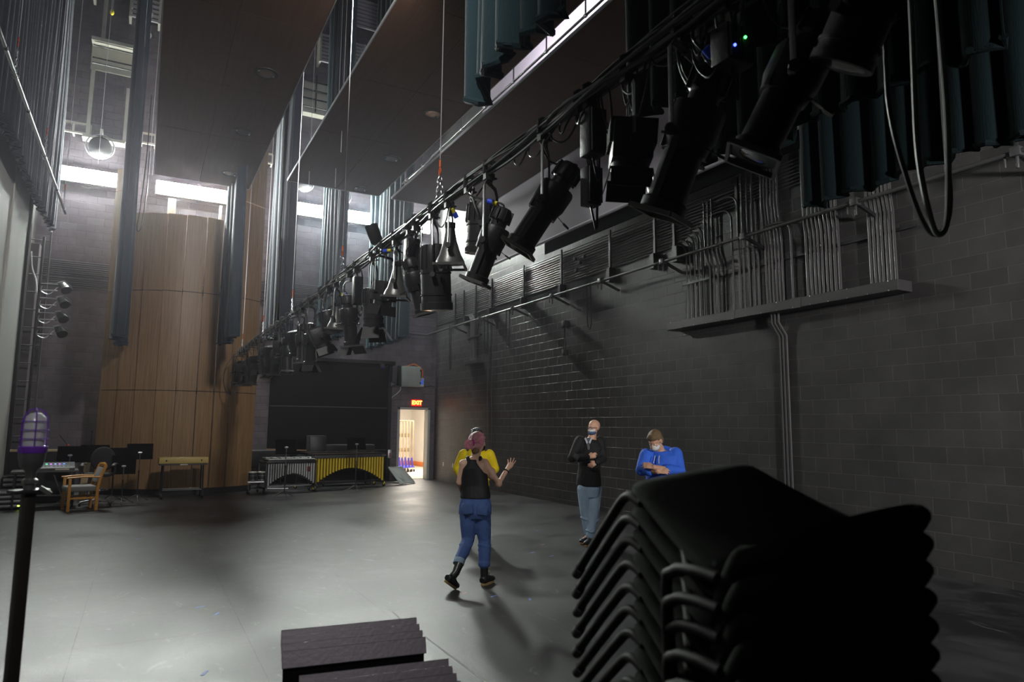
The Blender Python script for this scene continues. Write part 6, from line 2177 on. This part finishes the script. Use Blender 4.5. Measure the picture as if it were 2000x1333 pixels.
# ---- man in a black jacket with folded arms
def jacket_man(t, P):
    H = orient((-0.72, -0.70, -0.12))
    tw = (0.86, -0.5, 0)         # shoulder axis
    hc = P(1166, 845, 0.0)
    shL, shR = P(1138, 871, -0.04), P(1177, 871, 0.04)
    elL, elR = P(1123.5, 903, -0.12), P(1182, 904, -0.06)
    wrL, wrR = P(1154, 901, -0.27), P(1171, 910, -0.24)
    hL, kL, aL = P(1146, 962, -0.03), P(1149, 1010, -0.03), P(1154, 1050, 0.0)
    hR, kR, aR = P(1167, 962, 0.03), P(1164, 1010, -0.06), P(1158, 1052, -0.12)
    b = MB()
    b.tube([P(1157, 972), P(1157, 955), P(1157, 930), P(1158, 900), P(1158, 876), P(1160, 866)], [(0.15, 0.11), (0.16, 0.12), (0.145, 0.11), (0.165, 0.12), (0.16, 0.10), (0.065, 0.065)], 18, ref=tw)
    b.tube([P(1159, 872), P(1163, 860), hc], [0.065, 0.058, 0.055], 12)
    limb(b, [P(1158, 874), shL, elL, wrL], [0.055, 0.055, 0.045, 0.030])
    limb(b, [P(1158, 874), shR, elR, wrR], [0.055, 0.055, 0.045, 0.030])
    add_hand(b, wrL, Vector((0.75, -0.05, 0.28)), (0.1, -0.9, 0.4), 0.55, 0.3, -1)
    add_hand(b, wrR, Vector((-0.7, -0.2, -0.35)), (0, -0.9, 0.2), 0.5, 0.3, 1)
    limb(b, [hL, kL, aL], [0.088, 0.055, 0.038])
    limb(b, [hR, kR, aR], [0.088, 0.055, 0.038])
    add_foot(b, aL, P(1141, 1060, -0.12), 0.03)
    add_foot(b, aR, P(1151, 1062, -0.24), 0.03)
    add_head(b, hc, H, 1.02)
    b.build('body', M_SKIN2, t, remesh=0.0075, smit=3)
    head_extras(t, hc, H, 1.02)
    glasses(t, hc, H)
    # jacket
    b = MB()
    b.tube([P(1155, 957), P(1155, 945), P(1156, 925), P(1157, 900), P(1158, 882), P(1159, 873), P(1160, 867)], [(0.20, 0.15), (0.195, 0.15), (0.175, 0.14), (0.19, 0.15), (0.195, 0.14), (0.15, 0.12), (0.085, 0.085)], 20, ref=tw)
    for s, e, w in ((shL, elL, wrL), (shR, elR, wrR)):
        limb(b, [s, (s + e) / 2, e, (e + w) / 2, w - (w - e).normalized() * 0.01], [0.082, 0.075, 0.070, 0.060, 0.050])
    jk = b.build('black_jacket', M_COAT, t, remesh=0.009, smit=3)
    b = MB()
    b.tube([P(1128.5, 899, -0.19), P(1139, 905, -0.245)], [0.045, 0.05], 10)
    b.build('grey_elbow_patch', pmat('grey_sleeve_tone', (0.035, 0.035, 0.038), 0.8), jk)  # lighter grey piece laid over the dark sleeve
    b = MB()
    q = P(1155, 873, -0.145)
    b.add([q + Vector((-0.04, 0.05, 0.06)), q + Vector((0.05, 0.06, 0.07)), q + Vector((0.015, -0.012, -0.11)), q + Vector((-0.01, -0.012, -0.11))], [(0, 1, 2, 3)])
    b.build('grey_vest', pmat('grey_knit', (0.09, 0.09, 0.10), 0.9), t, solid=0.012)
    for s in (-1, 1):
        b = MB()
        b.add([q + Vector((s * 0.006, 0.0, 0.0)), q + Vector((s * 0.042, 0.055, 0.075)), q + Vector((s * 0.055, 0.045, 0.05)), q + Vector((s * 0.024, -0.012, -0.025))], [(0, 1, 2, 3)])
        b.build('shirt_collar', pmat('striped_shirt', (0.45, 0.48, 0.55), 0.7, 0, 0.3, 60), t, solid=0.008)
    # jeans
    b = MB()
    b.tube([P(1156, 950), P(1156, 962), P(1157, 978)], [(0.165, 0.125), (0.178, 0.13), (0.15, 0.11)], 18, ref=tw)
    limb(b, [hL, (hL + kL) / 2, kL, (kL + aL) / 2, aL + Vector((0, 0, 0.03))], [0.105, 0.095, 0.078, 0.070, 0.064])
    limb(b, [hR, (hR + kR) / 2, kR, (kR + aR) / 2, aR + Vector((0, 0, 0.03))], [0.105, 0.095, 0.078, 0.070, 0.064])
    for q, r in ((kL + Vector((0, 0, -0.06)), 0.078), (kR + Vector((0, 0, -0.08)), 0.078), (aL + Vector((0, 0, 0.12)), 0.068), (aR + Vector((0, 0, 0.10)), 0.068)):
        b.tube([q + Vector((r * cos(a), r * sin(a), 0.015 * sin(2 * a + 1))) for a in [2 * pi * j / 12 for j in range(12)]], 0.010, 6, closed=True)
    b.build('light_jeans', M_JEANL, t, remesh=0.009, smit=2)
    M_TOE = pmat('tan_shoe_sole', (0.50, 0.26, 0.09), 0.5, 0, 0.15, 14)
    shoe(t, aL + Vector((0, 0, -0.02)), P(1158, 1064, 0.05), P(1139, 1064, -0.14), 0.10, 0.04, M_BOOT, M_TOE, name='shoe')
    shoe(t, aR + Vector((0, 0, -0.02)), P(1161, 1065, -0.07), P(1148, 1065, -0.30), 0.10, 0.04, M_BOOT, M_TOE, name='shoe')
    # two-tone mask
    b = MB()
    b.M = Matrix.Translation(hc) @ H @ Matrix.Scale(1.02, 4)
    b.ball((0, 0.047, -0.032), (0.060, 0.064, 0.038), 18, 12)
    mk = b.build('face_mask', M_MASKW, t)
    b = MB()
    b.M = Matrix.Translation(hc) @ H @ Matrix.Scale(1.02, 4)
    b.ball((0, 0.045, -0.070), (0.061, 0.064, 0.036), 18, 12)
    b.build('navy_mask_panel', M_MASKB, mk)
    for s in (-1, 1):
        b = MB()
        b.M = Matrix.Translation(hc) @ H @ Matrix.Scale(1.02, 4)
        b.tube([(s * 0.052, 0.065, -0.03), (s * 0.072, 0.02, -0.02), (s * 0.083, -0.015, 0.0)], 0.0025, 5)
        b.build('mask_strap', M_MASKW, mk)


person((5.99, 8.68), 'bald person in black jacket, glasses and mask with folded arms and light jeans', 1158, 1065, 129, jacket_man)


# ---- man in a blue hoodie looking down
def blue_man(t, P):
    H = orient((-0.42, -0.72, -0.62))
    tw = (0.95, -0.25, 0)
    hc = P(1294, 869, -0.10)
    shL, shR = P(1277, 897, -0.04), P(1331, 894, 0.02)
    elL, elR = P(1268, 924, -0.10), P(1338, 926, -0.06)
    wrL, wrR = P(1298, 925, -0.30), P(1291, 917, -0.33)
    hL, kL, aL = P(1292, 975), P(1290, 1040, -0.03), P(1288, 1097)
    hR, kR, aR = P(1316, 975), P(1320, 1040, -0.03), P(1323, 1097)
    b = MB()
    b.tube([P(1304, 990), P(1304, 972), P(1304, 945), P(1305, 915), P(1304, 897), P(1303, 888)], [(0.15, 0.11), (0.165, 0.12), (0.15, 0.11), (0.17, 0.12), (0.165, 0.10), (0.07, 0.07)], 18, ref=tw)
    b.tube([P(1303, 896), P(1301, 884, -0.03), hc], [0.068, 0.06, 0.055], 12)
    limb(b, [P(1304, 899), shL, elL, wrL], [0.055, 0.058, 0.048, 0.032])
    limb(b, [P(1304, 899), shR, elR, wrR], [0.055, 0.058, 0.048, 0.032])
    add_hand(b, wrR, Vector((-0.85, 0.0, 0.22)), (0, -0.75, 0.65), 0.35, 0.5, 1)
    add_hand(b, wrL, Vector((0.9, 0.1, 0.1)), (0, -0.8, 0.6), 0.4, 0.4, -1)
    limb(b, [hL, kL, aL], [0.09, 0.056, 0.04])
    limb(b, [hR, kR, aR], [0.09, 0.056, 0.04])
    add_foot(b, aL, aL + Vector((-0.02, -0.17, -0.06)), 0.03)
    add_foot(b, aR, aR + Vector((0.02, -0.17, -0.06)), 0.03)
    add_head(b, hc, H, 1.04)
    b.build('body', M_SKIN2, t, remesh=0.0075, smit=3)
    head_extras(t, hc, H, 1.04)
    b = MB()
    b.tube([P(1304, 968), P(1304, 955), P(1304, 935), P(1305, 915), P(1305, 900), P(1303, 890)], [(0.195, 0.15), (0.195, 0.15), (0.19, 0.145), (0.205, 0.15), (0.20, 0.13), (0.10, 0.10)], 20, ref=tw)
    for s, e, w in ((shL, elL, wrL), (shR, elR, wrR)):
        limb(b, [s, (s + e) / 2, e, (e + w) / 2], [0.088, 0.082, 0.078, 0.066])
    # hood gathered round the neck
    c = P(1306, 888, 0.03)
    b.tube([c + Vector((0.12 * cos(a), 0.10 * sin(a), 0.025 * sin(a) - 0.02)) for a in [2 * pi * k / 18 for k in range(18)]], [0.036 + 0.022 * max(0, sin(2 * pi * k / 18)) for k in range(18)], 10, closed=True)
    for k in range(4):
        q = elR + (shR - elR) * (0.2 + 0.2 * k)
        b.ball(q + Vector((-0.01, -0.03, 0)), (0.075, 0.05, 0.014), 12, 6)
    hd = b.build('blue_hoodie', M_BLUH, t, remesh=0.009, smit=3)
    for s in (-1, 1):
        MB().tube(curve_pts([P(1297 + 4 * s, 897, -0.155), P(1296 + 4 * s, 903, -0.175), P(1295 + 5 * s, 911, -0.185)], 4), 0.004, 6).build('drawstring', M_MASKW, hd)
    b = MB()
    b.tube([P(1304, 962), P(1304, 975), P(1304, 992)], [(0.17, 0.13), (0.178, 0.135), (0.15, 0.11)], 18, ref=tw)
    limb(b, [hL, (hL + kL) / 2, kL, aL + Vector((0, 0, 0.03))], [0.105, 0.092, 0.074, 0.062])
    limb(b, [hR, (hR + kR) / 2, kR, aR + Vector((0, 0, 0.03))], [0.105, 0.092, 0.074, 0.062])
    b.build('jeans', M_JEAND, t, remesh=0.011, smit=2)
    for a_, s in ((aL, -1), (aR, 1)):
        shoe(t, a_ + Vector((0, 0, -0.02)), a_ + Vector((0, 0.05, -0.083)), a_ + Vector((s * 0.03, -0.21, -0.083)), 0.10, 0.04, M_BOOT, M_SOLE, name='shoe')
    b = cap_hair(hc, H, 1.04, 0.006)
    b.M = Matrix.Translation(hc) @ H @ Matrix.Scale(1.04, 4)
    b.ball((0, 0.030, 0.070), (0.070, 0.055, 0.046), 16, 10)
    b.build('short_brown_hair', M_HAIRB, t, remesh=0.006, smit=2)
    b = MB()
    b.M = Matrix.Translation(hc) @ H @ Matrix.Scale(1.04, 4)
    b.ball((0, 0.048, -0.046), (0.060, 0.064, 0.050), 18, 12)
    mk = b.build('face_mask', M_MASKW, t)
    for s in (-1, 1):
        b = MB()
        b.M = Matrix.Translation(hc) @ H @ Matrix.Scale(1.04, 4)
        b.tube([(s * 0.052, 0.065, -0.04), (s * 0.074, 0.02, -0.025), (s * 0.084, -0.012, 0.0)], 0.003, 5)
        b.build('mask_strap', M_MASKW, mk)


person((5.68, 6.70), 'person in royal blue hoodie and white mask looking down, behind the stacked chairs', 1304, 1110, 155, blue_man)
# ================================================================== foreground: ghost light
M_PURP = pmat('purple_cage_paint', (0.20, 0.05, 0.55), 0.35, 0.2, 0.15, 20)
t = thing('ghost_light', 'caged work lamp with purple guard on a black square post at the left edge', 'lamp', (-0.325, 2.9, 0), 0.5)
MB().box(-0.0185, 0.0185, -0.0185, 0.0185, 0.03, 1.47).build('post', pmat('worn_black_post', (0.025, 0.02, 0.016), 0.4, 0.2, 0.4, 5, 0.1), t, bevel=0.004)
MB().cyl((0, 0, 0), (0, 0, 0.03), 0.28, n=28).build('base_plate', M_BLK, t)
MB().box(-0.055, 0.055, -0.035, 0.035, 1.47, 1.483).build('top_plate', M_BLK, t, bevel=0.004)
MB().lathe([(0.018, 1.483), (0.018, 1.50), (0.024, 1.503), (0.024, 1.515), (0.015, 1.52), (0.018, 1.545), (0.034, 1.562), (0.040, 1.59), (0.041, 1.612)], n=22).build('lamp_holder', M_BELL, t)
MB().bar((0.02, -0.03, 1.49), (0.05, -0.045, 1.465), 0.014, 0.014).build('thumb_screw', M_BELL, t)
MB().lathe([(0.042, 1.606), (0.044, 1.610), (0.044, 1.628), (0.040, 1.630)], n=24).build('guard_collar', M_PURP, t)
jar = pmat('clear_jar_glass', (0.85, 0.86, 0.86), 0.2, 0, 0.02, 6, trans=0.35)
MB().lathe([(0.033, 1.618), (0.036, 1.65), (0.035, 1.70), (0.031, 1.728), (0.018, 1.742), (0.0, 1.746)], n=26).build('glass_jar', jar, t)
MB().lathe([(0.012, 1.62), (0.022, 1.64), (0.023, 1.69), (0.016, 1.71), (0.0, 1.715)], n=18).build('bulb', pmat('frosted_bulb', (0.8, 0.8, 0.78), 0.5), t)
for z, r in ((1.655, 0.042), (1.685, 0.0415), (1.715, 0.039)):
    MB().tube([(r * cos(a), r * sin(a), z) for a in [2 * pi * k / 24 for k in range(24)]], 0.0016, 6, closed=True).build('guard_ring', M_PURP, t)
for k in range(6):
    a = 2 * pi * k / 6 + 0.2
    MB().tube(curve_pts([(0.042 * cos(a), 0.042 * sin(a), 1.625), (0.0415 * cos(a), 0.0415 * sin(a), 1.67), (0.040 * cos(a), 0.040 * sin(a), 1.715), (0.027 * cos(a), 0.027 * sin(a), 1.748), (0.0, 0.0, 1.760)], 4), 0.0021, 6).build('guard_rib', M_PURP, t)

# ================================================================== foreground: stacked padded chairs
M_PAD = pmat('black_seat_fabric', (0.018, 0.0225, 0.018), 0.95, 0, 0.25, 60, 0.25, 220, spec=0.15)
M_FRM = pmat('black_chair_tube', (0.012, 0.012, 0.011), 0.6, 0.0, 0.2, 20, spec=0.15)
CH_P = Vector((1.236, 0.998, 1.442))
CH_R = (Matrix.Rotation(-0.059, 4, 'Z') @ Matrix.Rotation(0.382, 4, 'X') @ Matrix.Rotation(-0.14, 4, 'Y'))
PITCH_Z = 0.0555


def pad(rows_c, half_w, th, name, t, mt, n=14, cor=0.75):
    """cushion following a centre line rows_c [(y, z)], rounded in plan and section"""
    N = len(rows_c)
    up, dn = [], []
    b = MB()
    vs_rows = []
    for i, (y, z) in enumerate(rows_c):
        u = i / (N - 1) * 2 - 1
        k = (1 - abs(u) ** 5) ** 0.35 if abs(u) < 1 else 0.0
        hw = half_w[i] * (0.80 + 0.20 * k)
        tt = th * (0.15 + 0.85 * k)
        if i == 0:
            d = Vector((rows_c[1][0] - y, rows_c[1][1] - z))
        elif i == N - 1:
            d = Vector((y - rows_c[-2][0], z - rows_c[-2][1]))
        else:
            d = Vector((rows_c[i + 1][0] - rows_c[i - 1][0], rows_c[i + 1][1] - rows_c[i - 1][1]))
        d.normalize()
        nrm = Vector((-d.y, d.x))
        ring = []
        for j in range(2 * n):
            a = 2 * pi * j / (2 * n)
            ca, sa = cos(a), sin(a)
            x = hw * math.copysign(abs(ca) ** 0.38, ca)
            h = tt / 2 * math.copysign(abs(sa) ** 0.6, sa)
            ring.append((x, y + nrm.x * h, z + nrm.y * h))
        vs_rows.append(ring)
    m_ = 2 * n
    vs = [p for r in vs_rows for p in r]
    fs = []
    for i in range(N - 1):
        for j in range(m_):
            fs.append((i * m_ + j, i * m_ + (j + 1) % m_, (i + 1) * m_ + (j + 1) % m_, (i + 1) * m_ + j))
    fs.append(tuple(range(m_ - 1, -1, -1)))
    fs.append(tuple(range((N - 1) * m_, N * m_)))
    b.add(vs, fs)
    return b.build(name, mt, t, angle=60)


def stack_chair():
    t = thing('stacking_chair', 'x', 'chair', (0, 0, 0), 0, 'padded black chairs in one tall stack')
    # seat pad: y from back 0 to front .41
    ys = [0.0, 0.02, 0.05, 0.10, 0.17, 0.25, 0.32, 0.37, 0.40, 0.415]
    rc = [(y, -0.010 * sin(pi * y / 0.415) + (-0.010 if y > 0.39 else 0)) for y in ys]
    pad(rc, [0.240 - 0.062 * (y / 0.415) for y in ys], 0.046, 'seat', t, M_PAD)
    # backrest pad: leans back from the seat rear
    bs = [(0.0, -0.115), (-0.002, -0.10), (-0.012, -0.06), (-0.022, -0.015), (-0.034, 0.03), (-0.045, 0.065), (-0.052, 0.088), (-0.056, 0.102), (-0.058, 0.108)]
    pad(bs, [0.236, 0.242, 0.248, 0.254, 0.258, 0.260, 0.258, 0.252, 0.246], 0.056, 'backrest', t, M_PAD)
    for s in (-1, 1):
        b = MB()
        b.tube(curve_pts([(s * 0.172, 0.635, -0.395), (s * 0.172, 0.48, -0.125), (s * 0.170, 0.425, -0.045), (s * 0.170, 0.36, -0.030)], 6), 0.0125, 10)
        b.build('front_leg', M_FRM, t)
        b = MB()
        b.tube([(s * 0.172, 0.648, -0.42), (s * 0.172, 0.628, -0.385)], 0.0155, 10)
        b.build('foot_cap', M_RUBBER, t)
        b = MB()
        b.tube(curve_pts([(s * 0.155, 0.37, -0.032), (s * 0.175, 0.2, -0.036), (s * 0.225, 0.10, -0.036)], 5), 0.010, 8)
        b.build('seat_rail', M_FRM, t)
        b = MB()
        b.tube(curve_pts([(s * 0.255, -0.02, 0.030), (s * 0.258, 0.045, 0.005), (s * 0.260, 0.105, -0.035), (s * 0.260, 0.118, -0.10), (s * 0.262, 0.02, -0.40)], 7), 0.0125, 10)
        b.build('rear_leg', M_FRM, t)
    MB().tube([(-0.17, 0.36, -0.032), (0.17, 0.36, -0.032)], 0.009, 8).build('cross_tube', M_FRM, t)
    MB().tube([(-0.25, 0.10, -0.037), (0.25, 0.10, -0.037)], 0.009, 8).build('cross_tube', M_FRM, t)
    return t


ch0 = stack_chair()
for i in range(15):
    o = ch0 if i == 0 else copy_tree(ch0)
    jit = random.Random(i).uniform(-0.006, 0.006) if i else 0
    mm = Matrix.Translation(CH_P + Vector((jit, jit, -PITCH_Z * i))) @ CH_R
    o.matrix_world = mm
    o.location, o.rotation_euler = mm.to_translation(), mm.to_euler()
    o['label'] = 'padded black stacking chair on top of the foreground stack' if i == 0 else 'padded black stacking chair, %s from the top of the foreground stack' % ORD[i + 1]
# dolly carrying the stack
t = thing('chair_dolly', 'tilted black steel dolly under the stack of padded chairs', 'dolly', (1.24, 1.1, 0), -0.059)
MB().box(-0.26, 0.26, -0.35, 0.75, 0.10, 0.13).build('dolly_deck', M_BLK, t, bevel=0.006)
for x in (-0.22, 0.22):
    for y in (-0.3, 0.7):
        c = MB()
        caster(c, x, y, 0.05, 0.05)
        c.build('wheel', M_RUBBER, t)
    MB().bar((x, -0.25, 0.13), (x, -0.05, 0.60), 0.03, 0.03).build('support_post', M_BLK, t)
MB().bar((-0.24, -0.05, 0.58), (0.24, -0.05, 0.58), 0.03, 0.03).build('support_bar', M_BLK, t)

# ================================================================== foreground: nested music stands on a cart
M_DESK = pmat('satin_charcoal_desk', (0.13, 0.115, 0.13), 0.42, 0.2, 0.12, 8, 0.05, 60)


def nested_desk(name='nested_music_stand'):
    t = thing(name, 'x', 'music stand', (0, 0, 0), 0, 'music stands nested on a cart')
    w = 0.52
    b = MB()
    # local: x width, desk plate falling away behind the front lip, y away from the viewer
    b.box(-w / 2, w / 2, 0.0, 0.003, -0.058, 0.0)        # lip facing the viewer
    b.box(-w / 2, w / 2, 0.0, 0.30, -0.003, 0.0)       # plate
    b.M = Matrix.Identity(4)
    b.build('desk', M_DESK, t, smooth=False, bevel=0.002)
    b = MB()
    b.bar((0, 0.012, -0.05), (0, 0.20, -0.30), w * 0.97, 0.004, up=(0, 1, 0))
    b.build('void_shade_plate', M_DESKB, t, smooth=False)  # added black plate standing in for the shaded void under the lip
    MB().tube([(0, 0.22, -0.004), (0, 0.23, -0.05), (0, 0.23, -0.50)], 0.010, 8).build('upper_tube', M_BLK, t)
    return t


rzs = radians(-12)
n0 = nested_desk()
k = 0
spec = []
# far group of four, nearest one lowest (x, y, z of lip centre)
for i in range(4):
    spec.append((0.755 + 0.008 * i, 2.62 + 0.055 * i, 0.905 + 0.010 * i, 'far group, %s from the front' % ORD[i + 1]))
for i in range(4):
    spec.append((0.775 + 0.004 * i, 2.335 + 0.045 * i, 0.832 + 0.011 * i, 'middle group, %s from the front' % ORD[i + 1]))
for i in range(2):
    spec.append((0.80 + 0.004 * i, 2.12 + 0.045 * i, 0.80 + 0.011 * i, 'nearest group, %s from the front' % ORD[i + 1]))
for j, (x, y, z, lab) in enumerate(spec):
    o = n0 if j == 0 else copy_tree(n0)
    o.location = (x, y, z)
    o.rotation_euler = (radians(-24), radians(-1.5), rzs)
    o['label'] = 'charcoal music stand desk nested on the cart, ' + lab
t = thing('stand_cart', 'low black cart below the nested music stand desks', 'cart', (0.80, 2.5, 0), rzs)
MB().box(-0.22, 0.22, -0.45, 0.45, 0.12, 0.16).build('cart_deck', M_BLK, t, bevel=0.006)
for x in (-0.18, 0.18):
    for y in (-0.4, 0.4):
        c = MB()
        caster(c, x, y, 0.06, 0.06)
        c.build('wheel', M_RUBBER, t)
MB().bar((0, -0.42, 0.16), (0, -0.42, 0.6), 0.035, 0.035).build('cart_post', M_BLK, t)
MB().bar((0, 0.42, 0.16), (0, 0.42, 0.6), 0.035, 0.035).build('cart_post', M_BLK, t)
MB().bar((0, -0.44, 0.58), (0, 0.44, 0.58), 0.035, 0.03).build('cart_rail', M_BLK, t)
